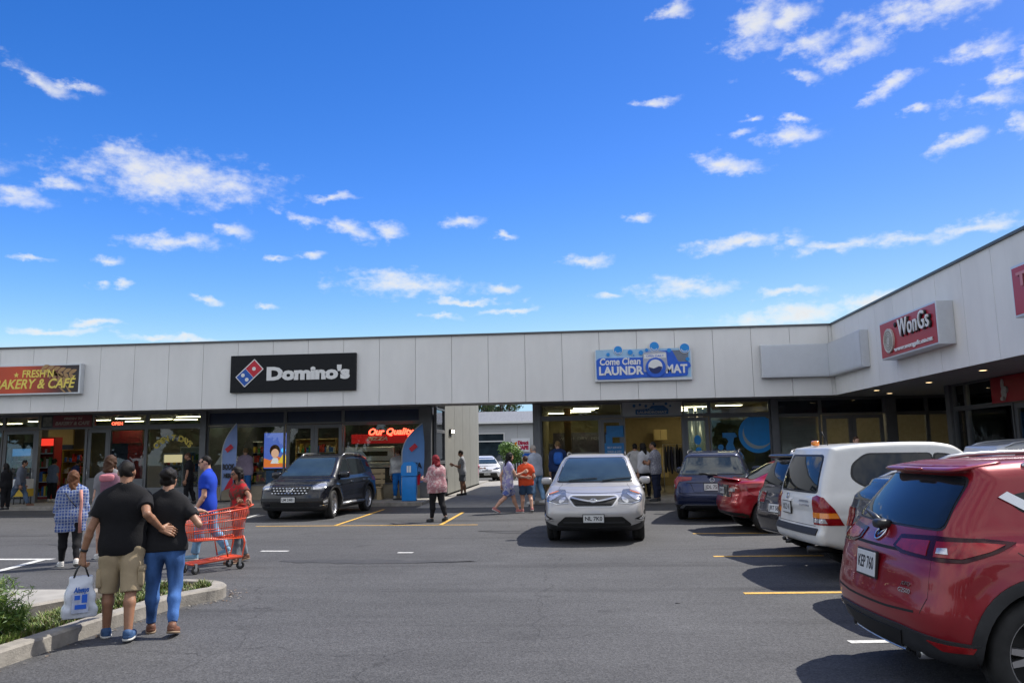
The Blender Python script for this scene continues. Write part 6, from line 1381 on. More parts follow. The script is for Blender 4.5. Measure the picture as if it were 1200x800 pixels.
class Person:
    def __init__(s, label, px, feet, head, f=0., z=0., **k):
        s.k = k; H_loc = gnd(px, feet, z); s.H = H = k.get('H') or max(1.2, onY(px, head, H_loc.y).z-z)
        ang = pi/2+YAW-R(f)                     # heading of the body in the world
        s.root = empty('person', (H_loc.x, H_loc.y, z), ang-pi/2, label, 'person', k.get('group', 'people around the shops'))
        s.g = g = k.get('sex', 'm'); s.fat = k.get('fat', 1.); dist = math.hypot(H_loc.x, H_loc.y)
        s.h = k.get('h') or max(.010, min(.022, dist*.00085)); s.dist = dist
        s.sk = skin(k.get('skin', 'mid')); s.joints(); s.build()
    # ---------------- skeleton
    def joints(s):
        H, k = s.H, s.k; LT, LS = .245*H, .235*H
        lean = R(k.get('lean', 2)); side = R(k.get('side', 0)); tw = R(k.get('twist', 0))
        s.T = rotm((0, 0, 1), tw) @ rotm((1, 0, 0), -lean) @ rotm((0, 1, 0), side)     # torso frame: columns = right, forward, up
        hipw = .052 if s.g == 'm' else .056
        s.leg = {}; low = 1e9
        for sd, nm in ((-1, 'L'), (1, 'R')):
            th, kb, ab = k.get('leg'+nm, (0, 2, 3)); hip = V3(sd*hipw*H, 0, 0)
            u = rotm((0, 1, 0), -sd*R(ab)) @ rotm((1, 0, 0), R(th)) @ V3(0, 0, -1); v = rotm((0, 1, 0), -sd*R(ab*.3)) @ rotm((1, 0, 0), R(th-kb)) @ V3(0, 0, -1)
            kn = hip+u*LT; an = kn+v*LS; fp = R(k.get('foot'+nm, min(0, (th-kb)*.75+8) if kb > 12 else 0)); tw_ = R(k.get('toe'+nm, 8))
            fd = rotm((0, 0, 1), -sd*tw_) @ rotm((1, 0, 0), fp) @ V3(0, 1, 0); up = rotm((0, 0, 1), -sd*tw_) @ rotm((1, 0, 0), fp) @ V3(0, 0, 1)
            heel = an-up*.045*H-fd*.03*H; toe = an-up*.045*H+fd*.115*H; low = min(low, heel[2], toe[2]); s.leg[nm] = [hip, kn, an, fd, up]
        s.P0 = V3(0, 0, -low)
        for nm in s.leg:
            for i in range(3): s.leg[nm][i] = s.leg[nm][i]+s.P0
        q = s.P0[2]/H; s.vs = (1-q)/.47 if not k.get('H') else 1.0; s.vs = max(.9, min(1.12, s.vs))   # keep the stated standing height
        s.sh = {}; s.arm = {}
        shw = (.107 if s.g == 'm' else .094)*(1+.35*(s.fat-1))
        for sd, nm in ((-1, 'L'), (1, 'R')):
            sh = s.tp(sd*shw, -.004, .254); La, Lb = .172*H, .150*H; a = k.get('arm'+nm)
            if a is None: a = ((sd*.16, -.03, -1), (sd*.04, .22, -1))
            if isinstance(a, dict):
                t = np.array(a['to'], float) if 'to' in a else s.local(a['w']); pole = np.array(a.get('pole', (sd*.6, -.6, -.5)), float); d = t-sh; D = min(np.linalg.norm(d), (La+Lb)*.985); d = nrm(d); x = (La*La-Lb*Lb+D*D)/(2*D); y = math.sqrt(max(La*La-x*x, 0)); pl = pole-d*(pole@d); el = sh+d*x+nrm(pl)*y; wr = sh+d*D
            else: el = sh+nrm(a[0])*La; wr = el+nrm(a[1])*Lb
            s.arm[nm] = (sh, el, wr)
    def local(s, w):
        v = s.root.matrix_basis.inverted() @ Vector(w) if False else Matrix.Rotation(-s.root.rotation_euler.z, 3, 'Z') @ (Vector(w)-Vector(s.root.location)); return np.array(v)
    def tp(s, x, y, z): return s.P0+s.T @ (V3(x, y, z*s.vs)*s.H)
    def tl(s, P):
        q = (P-s.P0) @ s.T/s.H; q = q.copy(); q[:, 2] /= s.vs; return q
    # ---------------- shapes (torso-local distances are scaled back by H)
    def torso(s, P, inf=0., hang=0.):
        q = s.tl(P).copy(); q[:, 1] = q[:, 1]/.74; m = s.g != 'f'; f = s.fat; H = s.H
        cap = lambda x, y, z, r, yy=None: rc(q, V3(-x, y, z), V3(x, y, z), r, r)
        d = cap(.052*f if m else .042*f, -.004, .205, (.083 if m else .074)*(.6+.4*f))
        d = smin(d, cap(.076*f if m else .062*f, -.008, .248, .044 if m else .038), .05)
        for sd in (-1, 1): d = smin(d, rc(q, V3(sd*.016, -.014, .312), V3(sd*.080*f, -.008, .258), .022, .030), .03)
        d = smin(d, cap(.034*f if m else .026*f, .004, .095, (.074 if m else .062)*f), .06)
        d = smin(d, cap(.044*f if m else .050*f, -.012, .0, (.076 if m else .079)*(.4+.6*f)), .06)
        if not m: d = smin(d, rc(q, V3(-.036, .062, .20), V3(.036, .062, .20), .038, .038), .03)
        if f > 1.08: d = smin(d, rc(q, V3(0, .05, .10), V3(0, .05, .06), .06*f, .06*f), .06)
        if hang:
            d = smin(d, rc(q, V3(-.048*f, 0, .17), V3(-.050*f, -.004, -hang), .070*f, .074*f), .03); d = smin(d, rc(q, V3(.048*f, 0, .17), V3(.050*f, -.004, -hang), .070*f, .074*f), .03)
        return d*H*.86-inf
    def limb(s, P, nm, kind, inf=0., lo=0., hi=1.):
        H, f = s.H, .55+.45*s.fat; m = 1 if s.g != 'f' else .9
        if kind == 'leg':
            hip, kn, an = s.leg[nm][:3]; top = hip+V3(0, 0, -.01*H)
            d = rc(P, top, kn, .062*H*f, .036*H*f); calf = kn+(an-kn)*.33-s.leg[nm][3]*.010*H
            d = smin(d, rc(P, kn, calf, .033*H*f, .034*H*f), .02); d = smin(d, rc(P, calf, an, .033*H*f, .021*H), .02)
        else:
            sh, el, wr = s.arm[nm]; bi = sh+(el-sh)*.45
            d = rc(P, sh, bi, .034*H*f*m, .029*H*f*m); d = smin(d, rc(P, bi, el, .029*H*f*m, .023*H*f*m), .015); fo = el+(wr-el)*.3
            d = smin(d, rc(P, el, fo, .0235*H*f*m, .0245*H*f*m), .012); d = smin(d, rc(P, fo, wr, .0245*H*f*m, .0155*H*m), .012)
        return d-inf
    def headframe(s):
        k = s.k; A = s.T @ rotm((0, 0, 1), R(-k.get('hyaw', 0))) @ rotm((1, 0, 0), R(-k.get('hpitch', 4))); c = s.tp(0, .022, .405); return c, A
    def hq(s, P): c, A = s.headframe(); return (P-c) @ A/s.H
    def head(s, P):
        q = s.hq(P); e = lambda c, r: (lambda w: (np.linalg.norm(w, axis=1)-1)*min(r))((q-np.array(c))/np.array(r))
        d = e((0, -.004, .008), (.0435, .055, .056)); d = smin(d, e((0, .018, -.030), (.034, .034, .034)), .025)
        d = smin(d, rc(q, V3(-.014, .046, .014), V3(.014, .046, .014), .010, .010), .012)
        d = smin(d, rc(q, V3(0, .048, .006), V3(0, .062, -.016), .005, .0085), .008)
        for sd in (-1, 1): d = smin(d, e((sd*.044, -.004, -.004), (.006, .012, .018)), .004); d = smax(d, -(np.linalg.norm(q-V3(sd*.018, .055, .002), axis=1)-.008), .006)
        d = smin(d, rc(q, V3(-.011, .048, -.034), V3(.011, .048, -.034), .0055, .0055), .005); d = smin(d, rc(q, V3(-.006, .044, -.053), V3(.006, .044, -.053), .009, .009), .008)
        return d*s.H
    def neck(s, P): return rc(P, s.tp(0, -.010, .285), s.tp(0, .008, .37), .036*s.H, .032*s.H)
    def bodyf(s, P):
        d = s.torso(P, .002)
        for nm in 'LR': d = smin(d, s.limb(P, nm, 'leg'), .03); d = smin(d, s.limb(P, nm, 'arm'), .02)
        d = smin(d, s.neck(P), .02); return smin(d, s.head(P), .012)
    def handmesh(s, nm):
        H = s.H; k = s.k; sh, el, wr = s.arm[nm]; sd = -1 if nm == 'L' else 1; fd = nrm(wr-el)
        hd = k.get('handdir'+nm); hd = nrm(hd) if hd is not None else fd
        pn = k.get('palm'+nm); pn = np.array(pn, float) if pn is not None else V3(-sd, .25, 0); pn = nrm(pn-hd*(pn@hd)); lat = np.cross(hd, pn)*(1)      # thumb side chosen below
        th = lat if lat @ V3(0, 1, .3) > 0 else -lat
        cu = k.get('curl'+nm, .5); u = .01*H/1.7*1.0; pr = []
        L = .055*H
        for o in (-.022, -.007, .008, .021): pr.append((wr+th*o*H*.35, wr+hd*L+th*o*H*1.0, .013*H, .0105*H))
        ln = (.046, .052, .048, .036); off = (.021, .007, -.008, -.022)
        for o, l in zip(off, ln):
            a = wr+hd*L+th*o*H; ang = cu*.7; d = hd*math.cos(ang)+pn*math.sin(ang); b = a+d*l*H*.5; ang2 = cu*1.6; d2 = hd*math.cos(ang2)+pn*math.sin(ang2); c = b+d2*l*H*.32; d3 = hd*math.cos(cu*2.2)+pn*math.sin(cu*2.2); e = c+d3*l*H*.24
            pr += [(a, b, .0062*H, .0055*H), (b, c, .0055*H, .005*H), (c, e, .005*H, .0042*H)]
        a = wr+hd*.012*H+th*.018*H; b = a+nrm(th*.75+hd*.65+pn*.35)*.030*H; c = b+nrm(hd*.85+pn*(.3+.4*cu)+th*.15)*.026*H; pr += [(a, b, .0095*H, .007*H), (b, c, .007*H, .005*H)]
        pr.append((wr-fd*.02*H, wr+hd*.01*H, .0155*H, .016*H))
        def f(P):
            d = None
            for (a, b, ra, rb) in pr: q = rc(P, a, b, ra, rb); d = q if d is None else smin(d, q, .004)
            return d
        pts = np.array([p[0] for p in pr]+[p[1] for p in pr]); return isosurf(f, pts.min(0)-.02*H, pts.max(0)+.02*H, max(.0045, s.h*.42), 1)
    # ---------------- build
    def bounds(s):
        pts = [s.tp(*p) for p in ((-.15, -.13, -.1), (.15, .14, -.1), (-.15, -.13, .3), (.15, .14, .3), (0, -.1, .5), (0, .12, .5), (.08, 0, .48), (-.08, 0, .48))]
        for nm in 'LR': pts += list(s.arm[nm])+[p for p in s.leg[nm][:3]]
        pts = np.array(pts); m = .05*s.H; return pts.min(0)-m, pts.max(0)+m
    def wr_(s, P, amp, fx=17, fz=23):
        x, y, z = P[:, 0], P[:, 1], P[:, 2]; w = np.sin(fx*x+6*z+2*np.sin(9*z+3*y))*np.sin(fz*.5*z+5*x+1.7*np.sin(11*x+4*y)+s.seed); w += .6*np.sin(fz*z+9*x*np.sign(x)+2.5*np.sin(13*y+7*z)); return amp*w*.6
    def build(s):
        k, H, h = s.k, s.H, s.h; s.seed = (hash(k.get('top', ('', ''))[1]) % 7 if False else len(s.root['label'])*.37)
        lo, hi = s.bounds(); V, Q = isosurf(s.bodyf, lo, hi, h)
        Vs, Qs, off = [V], [Q], len(V)
        for nm in 'LR':
            v, q = s.handmesh(nm); Vs.append(v); Qs.append(q+off); off += len(v)
        s.body = np_mesh('body', np.concatenate(Vs), np.concatenate(Qs), s.sk, s.root)
        kind, mat = k.get('top', ('tee', None)); s.topm = mat
        hem = k.get('hem', .055); sl = {'tee': .62, 'long': 1.92, 'three': 1.45, 'vest': .0, 'loose': 1.3}[kind]; inf = .012*H/1.7+(.008 if kind in ('loose',) else 0)
        hang = hem*.9 if k.get('hang', True) else 0
        def shirt(P):
            w = s.wr_(P, .0105 if kind != 'loose' else .012); q = s.tl(P); d = s.torso(P, inf, hang)+w
            for nm in 'LR':
                sh, el, wr = s.arm[nm]
                if sl > 0:
                    a = s.limb(P, nm, 'arm', inf*1.1+(.012 if sl < 1 else .004)+(.012 if kind == 'loose' else 0))+w*.7
                    cutp = sh+(el-sh)*min(sl, 1) if sl <= 1 else el+(wr-el)*(sl-1); cd = nrm(el-sh) if sl <= 1 else nrm(wr-el); pl = (P-cutp) @ cd
                    if sl <= 1: a = smax(a, pl, .006)
                    else: a = smax(a, np.where((P-el) @ nrm(wr-el) > -.03, pl, -1.), .006)
                    d = smin(d, a, .025)
                else: d = smax(d, -s.limb(P, nm, 'arm', .004), .01)
            d = smin(d, s.torso(P, .029*H/1.7), .01); d = smax(d, (-hem-q[:, 2])*H+.004*np.sin(22*q[:, 0]), .006)
            nk = np.linalg.norm((q-V3(0, .016, .335))*V3(1, .85, 1), axis=1)-k.get('neckr', .046); return smax(d, -nk*H, .006)
        if kind != 'none':
            V, Q = isosurf(shirt, lo-.03, hi+.03, h); s.shirt = np_mesh({'tee': 't_shirt', 'long': 'jacket' if k.get('jacket') else 'long_sleeved_top', 'three': 'blouse', 'vest': 'vest', 'loose': 'loose_shirt'}[kind], V, Q, mat, s.root)
        bk, bm_ = k.get('bottom', ('trousers', None))
        le = {'trousers': 1.93, 'shorts': .86, 'short_shorts': .55, 'long_shorts': 1.08, 'cropped': 1.6, 'slim': 1.93}[bk]; tight = bk == 'slim' 
        def pants(P):
            w = s.wr_(P+7.3, .009 if not tight else .006, 9, 31); q = s.tl(P); t_ = s.torso(P, .010+.002); d = smax(t_, (q[:, 2]-.075)*H, .005); d = smax(d, (-.10-q[:, 2])*H, .01)+w*.5
            for nm in 'LR':
                hip, kn, an, fd, up = s.leg[nm]
                fl = .010+(.012 if not tight else .0)
                a = s.limb(P, nm, 'leg', fl if tight else fl*.8)+w
                if bk in ('shorts', 'short_shorts', 'long_shorts'):
                    end = hip+(kn-hip)*min(le, 1)+(an-kn)*max(0, le-1); a = smin(a, rc(P, hip+V3(0, 0, -.03*H), end, .066*H*(.55+.45*s.fat), .060*H*(.5+.5*s.fat)), .02)+w*.5; a = smax(a, (P-end) @ nrm(end-hip), .006)
                else:
                    if not tight: a = smin(a, rc(P, kn, an, .042*H, .036*H), .02)+w*.4
                    end = kn+(an-kn)*(le-1); a = smax(a, np.where((P-kn) @ nrm(an-kn) > -.05, (P-end) @ nrm(an-kn), -1.), .006)
                d = smin(d, a, .018)
            return d
        if bm_ is not None:
            V, Q = isosurf(pants, lo-.03, hi+.03, h); s.pants = np_mesh('shorts' if 'shorts' in bk else 'trousers', V, Q, bm_, s.root)
        # shoes
        sm, ss = k.get('shoe', (pbr('shoe_dark', (.02, .02, .02), .6, vary=.1), M_SHOE_SOLE))
        for nm in 'LR':
            hip, kn, an, fd, up = s.leg[nm]; side = np.cross(fd, up); Mx = Matrix(((fd[0], side[0], up[0]), (fd[1], side[1], up[1]), (fd[2], side[2], up[2]))); b = MB()
            c = an-up*.020*H+fd*.040*H; superq(b, c-up*.003*H, (.078*H, .029*H, .022*H), .75, .7, 18, 10, Mx, 0); superq(b, an-up*.012*H-fd*.004*H, (.032*H, .026*H, .030*H), .8, .8, 14, 8, Mx, 0)
            superq(b, c-up*.019*H, (.080*H, .031*H, .0075*H), .4, .7, 18, 6, Mx, 1); b.build('shoe', [sm, ss], s.root, True)
        s.hair()
        if s.dist < 17 and abs(k.get('f_', 180)) > 60: s.face()
    def hair(s):
        k, H = s.k, s.H; st, colr = k.get('hair', ('short', 'black')); cm = pbr('hair_'+colr, HAIRC[colr], .6, vary=.35, scale=30, stretch=(3, 3, .4), bump=.5, bscale=70, spec=.2)
        c, A = s.headframe()
        e = lambda q, c, r: (np.linalg.norm((q-np.array(c))/np.array(r), axis=1)-1)*min(r)
        th = {'short': .004, 'crop': .0012, 'long': .010, 'bun': .007, 'bob': .012, 'pony': .007, 'cap': .009}[st]
        def f(P):
            q = s.hq(P); n = (.0012 if st in ('short', 'crop') else .0022)*np.sin(75*q[:, 0]+3*np.sin(50*q[:, 2])+40*q[:, 1])+.0010*np.sin(160*q[:, 0]-90*q[:, 1]+2*np.sin(70*q[:, 2]))
            d = e(q, (0, -.006, .010), (.0435+th, .056+th, .057+th))
            cut = .90*q[:, 1]-.36*q[:, 2]-.0225+np.where(q[:, 2] < -.012, .9*(-.012-q[:, 2])*(1 if st in ('short', 'crop') else .2), 0); d = smax(d, cut+.006*np.sin(95*q[:, 0]+60*q[:, 2])*np.sin(70*q[:, 1]+20*q[:, 0]), .005); d = smax(d, -.052-q[:, 2]-(0 if st in ('short', 'crop', 'cap') else .02), .006)
            if st in ('short', 'crop'): d = smax(d, -(e(q, (.044, .004, -.006), (.014, .016, .022))), .004); d = smax(d, -(e(q, (-.044, .004, -.006), (.014, .016, .022))), .004)
            if st in ('long', 'bob'):
                L = -.155 if st == 'long' else -.085; w_ = q*V3(.62, 1, 1)
                d = smin(d, rc(w_, V3(0, -.034, -.01), V3(0, -.050, L), .030, .026 if st == 'long' else .032), .02)
                for sd in (-1, 1): d = smin(d, rc(q, V3(sd*.042, -.006, .0), V3(sd*.048, .010, L*1.0), .017, .015), .012)
            if st == 'bun': d = smin(d, e(q, (.006, -.064, .020), (.036, .030, .033))+.003*np.sin(90*q[:, 0]+60*q[:, 2]), .006); d = smin(d, e(q, (0, -.045, -.02), (.034, .02, .03)), .01)
            if st == 'pony': d = smin(d, rc(q, V3(0, -.062, .01), V3(0, -.075, -.10), .018, .012), .008)
            return (d+n)*H
        pts = np.array([c+A @ (V3(x, y, z)*H) for x in (-.075, .075) for y in (-.105, .075) for z in (-.20 if st in ('long', 'bob') else -.12, .085)]); V, Q = isosurf(f, pts.min(0), pts.max(0), max(.0055, s.h*.5))
        np_mesh('hair', V, Q, cm, s.root)
    def face(s):
        k, H = s.k, s.H; c, A = s.headframe(); Mx = Matrix([tuple(r_) for r_ in A]); at = lambda x, y, z: c+A @ (V3(x, y, z)*H)
        for sd in (-1, 1):
            b = MB(); superq(b, at(sd*.018, .0475, .003), (.0085*H, .005*H, .0045*H), 1, 1, 12, 8, Mx, 0); superq(b, at(sd*.018, .0515, .003), (.0035*H, .002*H, .0035*H), 1, 1, 10, 6, Mx, 1); b.build('eye', [pbr('eye_white', (.6, .57, .54), .3, vary=0), pbr('eye_dark', (.01, .008, .006), .2, vary=0)], s.root, True)
            b = MB(); superq(b, at(sd*.018, .054, .016), (.013*H, .003*H, .0025*H), 1, 1, 10, 6, Mx); b.build('eyebrow', pbr('eyebrow', (.02, .013, .01), .8, vary=0), s.root, True)
        b = MB(); superq(b, at(0, .0525, -.034), (.012*H, .003*H, .004*H), 1, 1, 12, 8, Mx); b.build('mouth', pbr('lips', (.28, .08, .07), .5, vary=0), s.root, True)
        if k.get('glasses'):
            b = MB(); 
            for sd in (-1, 1): superq(b, at(sd*.019, .060, .003), (.0145*H, .0025*H, .010*H), .6, .7, 14, 6, Mx); b.tube([at(sd*.033, .056, .006), at(sd*.046, .0, .006)], .0016*H, 5)
            b.tube([at(-.006, .062, .006), at(.006, .062, .006)], .0016*H, 5); b.build('glasses', pbr('glasses_dark', (.008, .008, .01), .1, vary=0, coat=.5), s.root, True)
    def extra(s, name, mat, fn, lo, hi, h=None):
        V, Q = isosurf(fn, np.array(lo), np.array(hi), h or s.h*.8); return np_mesh(name, V, Q, mat, s.root)
    def world(s, v): return Vector(s.root.location)+Matrix.Rotation(s.root.rotation_euler.z, 3, 'Z') @ Vector(v)
# ---------------------------------------------------------------- the trolley first: its handle gives the hands a place
tc_ = gnd(252, 668); TR = empty('shopping_trolley', (tc_.x, tc_.y, 0), YAW-R(-137), 'bright orange red wire shopping trolley on four black castors', 'shopping trolley')
M_TRO = pbr('trolley_red', (.62, .065, .014), .35, vary=.08, coat=.3)
Lt, Wt = .92, .46     # local y is forward
def tw(v): return Vector(TR.location)+Matrix.Rotation(TR.rotation_euler.z, 3, 'Z') @ (Vector(v)*.92)
zt0, zt1, zb0, zb1 = .98, .88, .53, .47
top = [(-Wt/2, -.42, zt0), (Wt/2, -.42, zt0), (Wt/2*.86, .50, zt1), (-Wt/2*.86, .50, zt1)]; bot = [(-Wt/2*.82, -.36, zb0-.03), (Wt/2*.82, -.36, zb0-.03), (Wt/2*.70, .44, zb1+.04), (-Wt/2*.70, .44, zb1+.04)]
TR.scale = (.92, .92, .92)
L_ = lambda a, b_, t: tuple(a[i]+(b_[i]-a[i])*t for i in range(3))
b = MB(); b.tube(top, .013, 8, closed=True); b.tube(bot, .010, 8, closed=True)
for t in (.32, .66): b.tube([L_(bot[i], top[i], t) for i in range(4)], .008, 6, closed=True)
for i in range(4):
    j = (i+1) % 4; n = 22 if i % 2 else 13
    for k in range(n+1): b.tube([L_(top[i], top[j], k/n), L_(bot[i], bot[j], k/n)], .0036, 5)
for k in range(11): b.tube([L_(bot[0], bot[1], k/10), L_(bot[3], bot[2], k/10)], .004, 5)
for k in range(7): b.tube([L_(bot[0], bot[3], k/6), L_(bot[1], bot[2], k/6)], .004, 5)
b.build('basket', M_TRO, TR, True)
b = MB(); b.tube([(-Wt/2+.01, -.42, zt0), (-Wt/2+.01, -.52, zt0+.05), (Wt/2-.01, -.52, zt0+.05), (Wt/2-.01, -.42, zt0)], .015, 8); b.build('handle', M_TRO, TR, True)
b = MB()
for sx in (-1, 1): b.tube([(sx*Wt*.40, -.38, zb0), (sx*Wt*.42, -.40, .42), (sx*Wt*.44, -.36, .20), (sx*Wt*.36, .46, .15)], .016, 8); b.tube([(sx*Wt*.40, -.38, zb0), (sx*Wt*.36, -.05, zb0-.02), (sx*Wt*.40, -.12, .22)], .012, 8)
b.tube([(-Wt*.36, .46, .15), (Wt*.36, .46, .15)], .016, 8); b.tube([(-Wt*.44, -.36, .20), (Wt*.44, -.36, .20)], .016, 8); b.build('frame', M_TRO, TR, True)
b = MB(); 
for k in range(9): t = k/8; b.tube([(-Wt*.44+t*Wt*.88, -.36, .205), (-Wt*.36+t*Wt*.72, .46, .155)], .006, 5)
b.tube([(-Wt*.42, -.1, .19), (Wt*.42, -.1, .19)], .007, 5); b.tube([(-Wt*.39, .2, .172), (Wt*.39, .2, .172)], .007, 5); b.build('lower_tray', M_TRO, TR, True)
first = None
for sx, sy in ((-1, -.34), (1, -.34), (-1, .42), (1, .42)):
    if first is None:
        w = bpy.data.objects.new('castor', None); COL.objects.link(w); w.parent = TR
        q = MB(); Mx = Matrix.Rotation(pi/2, 4, 'Y'); q.lathe([(.034, -.016), (.060, -.018), (.066, -.01), (.066, .01), (.060, .018), (.034, .016)], 24, Mx, close=True); q.build('tyre', M_TYRE, w, True)
        q = MB(); q.lathe([(.0001, -.012), (.036, -.013), (.036, .013), (.0001, .012)], 18, Mx, caps=False); q.build('hub', M_SILVP, w, True)
        q = MB(); [q.box(a_*.024-.003, a_*.024+.003, -.018, .018, -.01, .085) for a_ in (-1, 1)]; q.box(-.027, .027, -.018, .018, .086, .10); q.build('fork', M_SILVP, w); first = w
    else: w = copy_tree(first, TR)
    w.location = (sx*Wt*.40, sy, .066); w.rotation_euler = (0, 0, .3*sx+sy)
GP = 'people around the shops'
blk = cloth('black', (.010, .010, .012), .2); navy = cloth('navy', (.012, .016, .035)); wht = cloth('white', (.50, .50, .52)); gry = cloth('grey', (.20, .20, .21)); kh = cloth('khaki', (.34, .27, .175), .1)
jean = denim('blue', (.035, .085, .22), 2.6); jeanl = denim('light', (.14, .24, .36), 1.8); jeang = denim('grey', (.13, .15, .17), 1.8)
S_BLUE = (pbr('shoe_blue', (.03, .08, .19), .7, vary=.2, scale=30), M_SHOE_SOLE); S_WHITE = (pbr('shoe_white', (.55, .54, .52), .6, vary=.1), M_SHOE_SOLE); S_TAN = (pbr('sandal_brown', (.14, .055, .03), .6, vary=.15), pbr('sandal_sole', (.24, .17, .11), .8, vary=.1)); S_BLK = (pbr('shoe_black', (.012, .012, .013), .5, vary=.1), pbr('sole_black', (.02, .02, .02), .8, vary=0)); S_RED = (pbr('shoe_redwhite', (.45, .16, .15), .6, vary=.5, scale=30), M_SHOE_SOLE)
# --- the couple
man = Person('man in black T-shirt and khaki shorts carrying a white bag, arm round a woman', 138, 748, 539.5, -20, sex='m', fat=.87, skin='tan', h=.0095, top=('tee', blk), hem=.055, bottom=('long_shorts', kh), shoe=S_BLUE, hair=('crop', 'black'), legL=(9, 3, 3), legR=(-11, 8, 2), footR=0, f_=0,
    armL=((-.40, -.06, -1), (-.26, .16, -1)), palmL=(.8, .6, 0), handdirL=(-.02, .05, -1), curlL=1.25, armR=dict(w=onY(189, 619, gnd(187, 742).y-.15), pole=(.62, -.75, -1.15)), handdirR=(.95, .12, -.28), palmR=(0, .9, -.4), curlR=.55, hyaw=8, lean=1, neckr=.043)
b = MB(); el, wr = man.arm['L'][1:]; d_ = nrm(wr-el); b.tube([wr-d_*.052, wr-d_*.030], [.034, .032], 18); b.build('wrist_watch', M_TRIM, man.root, True); b = MB(); superq(b, wr-d_*.041+np.array((-.033, 0, 0)), (.006, .017, .017), .6, .6); b.build('watch_face', M_SILVP, man.root, True)
b = MB(); hip, kn = man.leg['R'][:2]; c = hip+(kn-hip)*.72+np.array((.088, -.015, 0)); superq(b, c, (.030, .075, .095), .35, .35, 18, 10); superq(b, c+np.array((.006, 0, .07)), (.031, .080, .028), .4, .35, 18, 8); b.build('cargo_pocket', kh, man.root, True)
b = MB(); hip, kn = man.leg['L'][:2]; c = hip+(kn-hip)*.75+np.array((-.085, -.015, 0)); superq(b, c, (.026, .07, .09), .35, .35, 18, 10); b.build('cargo_pocket', kh, man.root, True)
wom = Person('woman in black T-shirt and blue jeans with her hair in a bun', 189, 742, 548.5, -16, sex='f', fat=.87, skin='mid', h=.0095, top=('tee', cloth('black_soft', (.014, .014, .016), .2)), hem=.03, bottom=('slim', jean), shoe=S_TAN, hair=('bun', 'black'), legL=(7, 3, 2), legR=(-7, 20, 4), f_=0,
    armR=dict(w=onY(226, 599, gnd(187, 742).y+.22), pole=(.7, -.4, -.9)), handdirR=(.85, .5, .05), palmR=(0, .2, -1), curlR=.35, armL=((-.25, .3, -1), (.1, .8, -.4)), hyaw=14, lean=3)
# shopping bag hanging from the man's left hand
hw = man.world(man.arm['L'][2]+np.array((-.005, .01, -.10))); BG = empty('shopping_bag', (hw.x, hw.y, hw.z), man.root.rotation_euler.z+R(14), 'white plastic shopping bag with blue print hanging from a hand', 'bag')
M_BAG = pbr('bag_plastic', (.60, .64, .72), .35, vary=.08, scale=6, bump=.5, bscale=14)
def bagf(P):
    x, y, z = P[:, 0], P[:, 1], P[:, 2]; t = np.clip((-z-.10)/.36, 0, 1); w = .095+.055*t; dd = .020+.060*np.sin(np.clip(t, 0, 1)*2.2); n = .006*np.sin(22*x+9*z+3*np.sin(17*z))+.004*np.sin(41*z-25*x)
    d = np.maximum(np.abs(x)-w, (np.abs(y)-dd)); q = np.stack([np.maximum(np.abs(x)-w, 0), np.maximum(np.abs(y)-dd, 0)], 1); d = np.where(d > 0, np.linalg.norm(q, axis=1), d); return smax(d+n*.8, np.abs(z+.285)-.19, .02)
V, Q = isosurf(bagf, (-.2, -.13, -.5), (.2, .13, -.07), .008); np_mesh('bag_body', V, Q, M_BAG, BG)
b = MB()
for sy in (-.018, .018): b.tube([(-.062, sy, -.11), (-.035, sy*.8, -.03), (0, sy*.2, .012), (.035, sy*.8, -.03), (.062, sy, -.11)], .008, 6)
b.build('bag_handle', M_TRIM, BG, True)
text('lettering', 'Always', BG, (.0, -.094, -.215), .062, M_BLUE, .13, .002, shear=.2, weight=.003); 
b = MB(); b.box(-.075, .065, -.104, -.090, -.42, -.25); b.build('printed_panel', pbr('print_lilac', (.42, .47, .62), .4, vary=.25, scale=18), BG); b = MB(); b.box(-.055, -.01, -.108, -.1045, -.30, -.26, ); b.box(.005, .05, -.108, -.1045, -.33, -.255); b.box(-.05, .045, -.108, -.1045, -.385, -.345); b.build('printed_panel', MATS['print_royal_blue'], BG)
# --- others on the asphalt
pl = pattern('blue_check', (.06, .12, .36), (.42, .47, .58), (.012, .02, .09), 'plaid', 7.)
p = Person('woman with auburn hair in a blue checked shirt walking away', 80, 664, 551.5, -30, sex='f', fat=1.05, skin='light', top=('loose', pl), hem=.15, bottom=('slim', blk), shoe=S_WHITE, hair=('long', 'auburn'), legL=(12, 4, 2), legR=(-12, 22, 2), f_=0)
H = p.H
def strap(p, pts, w, mat, name='bag_strap'):
    b = MB(); b.tube([tuple(q) for q in pts], w, 6); return b.build(name, mat, p.root, True)
strap(p, [p.tp(.075, -.085, .27), p.tp(.085, -.105, .15), p.tp(.080, -.105, .0), p.tp(.085, -.10, -.16)], [.028, .026, .026, .03], pbr('scarf_pink', (.48, .22, .18), .8, vary=.25, scale=20), 'scarf'); strap(p, [p.tp(-.07, -.085, .25), p.tp(-.02, -.105, .17), p.tp(.04, -.11, .10)], .007, M_TRIM)
p = Person('person carrying a dusky pink backpack, half hidden behind the man in black', 124, 655, 534, -28, sex='f', skin='light', top=('tee', gry), bottom=('short_shorts', cloth('pale', (.42, .42, .44))), shoe=S_WHITE, hair=('bob', 'brown'), legL=(8, 3, 2), legR=(-8, 12, 2), f_=0, hyaw=30)
b = MB(); superq(b, p.tp(0, -.125, .19), (.15, .085, .20), .6, .6); bb = b.build('backpack', pbr('pack_mauve', (.16, .075, .11), .8, vary=.4, scale=9, bump=.3), p.root, True); b = MB(); superq(b, p.tp(-.03, -.150, .255), (.12, .06, .065), .6, .6); b.build('pack_flap', pbr('pack_pink', (.50, .17, .20), .8, vary=.2), bb, True)
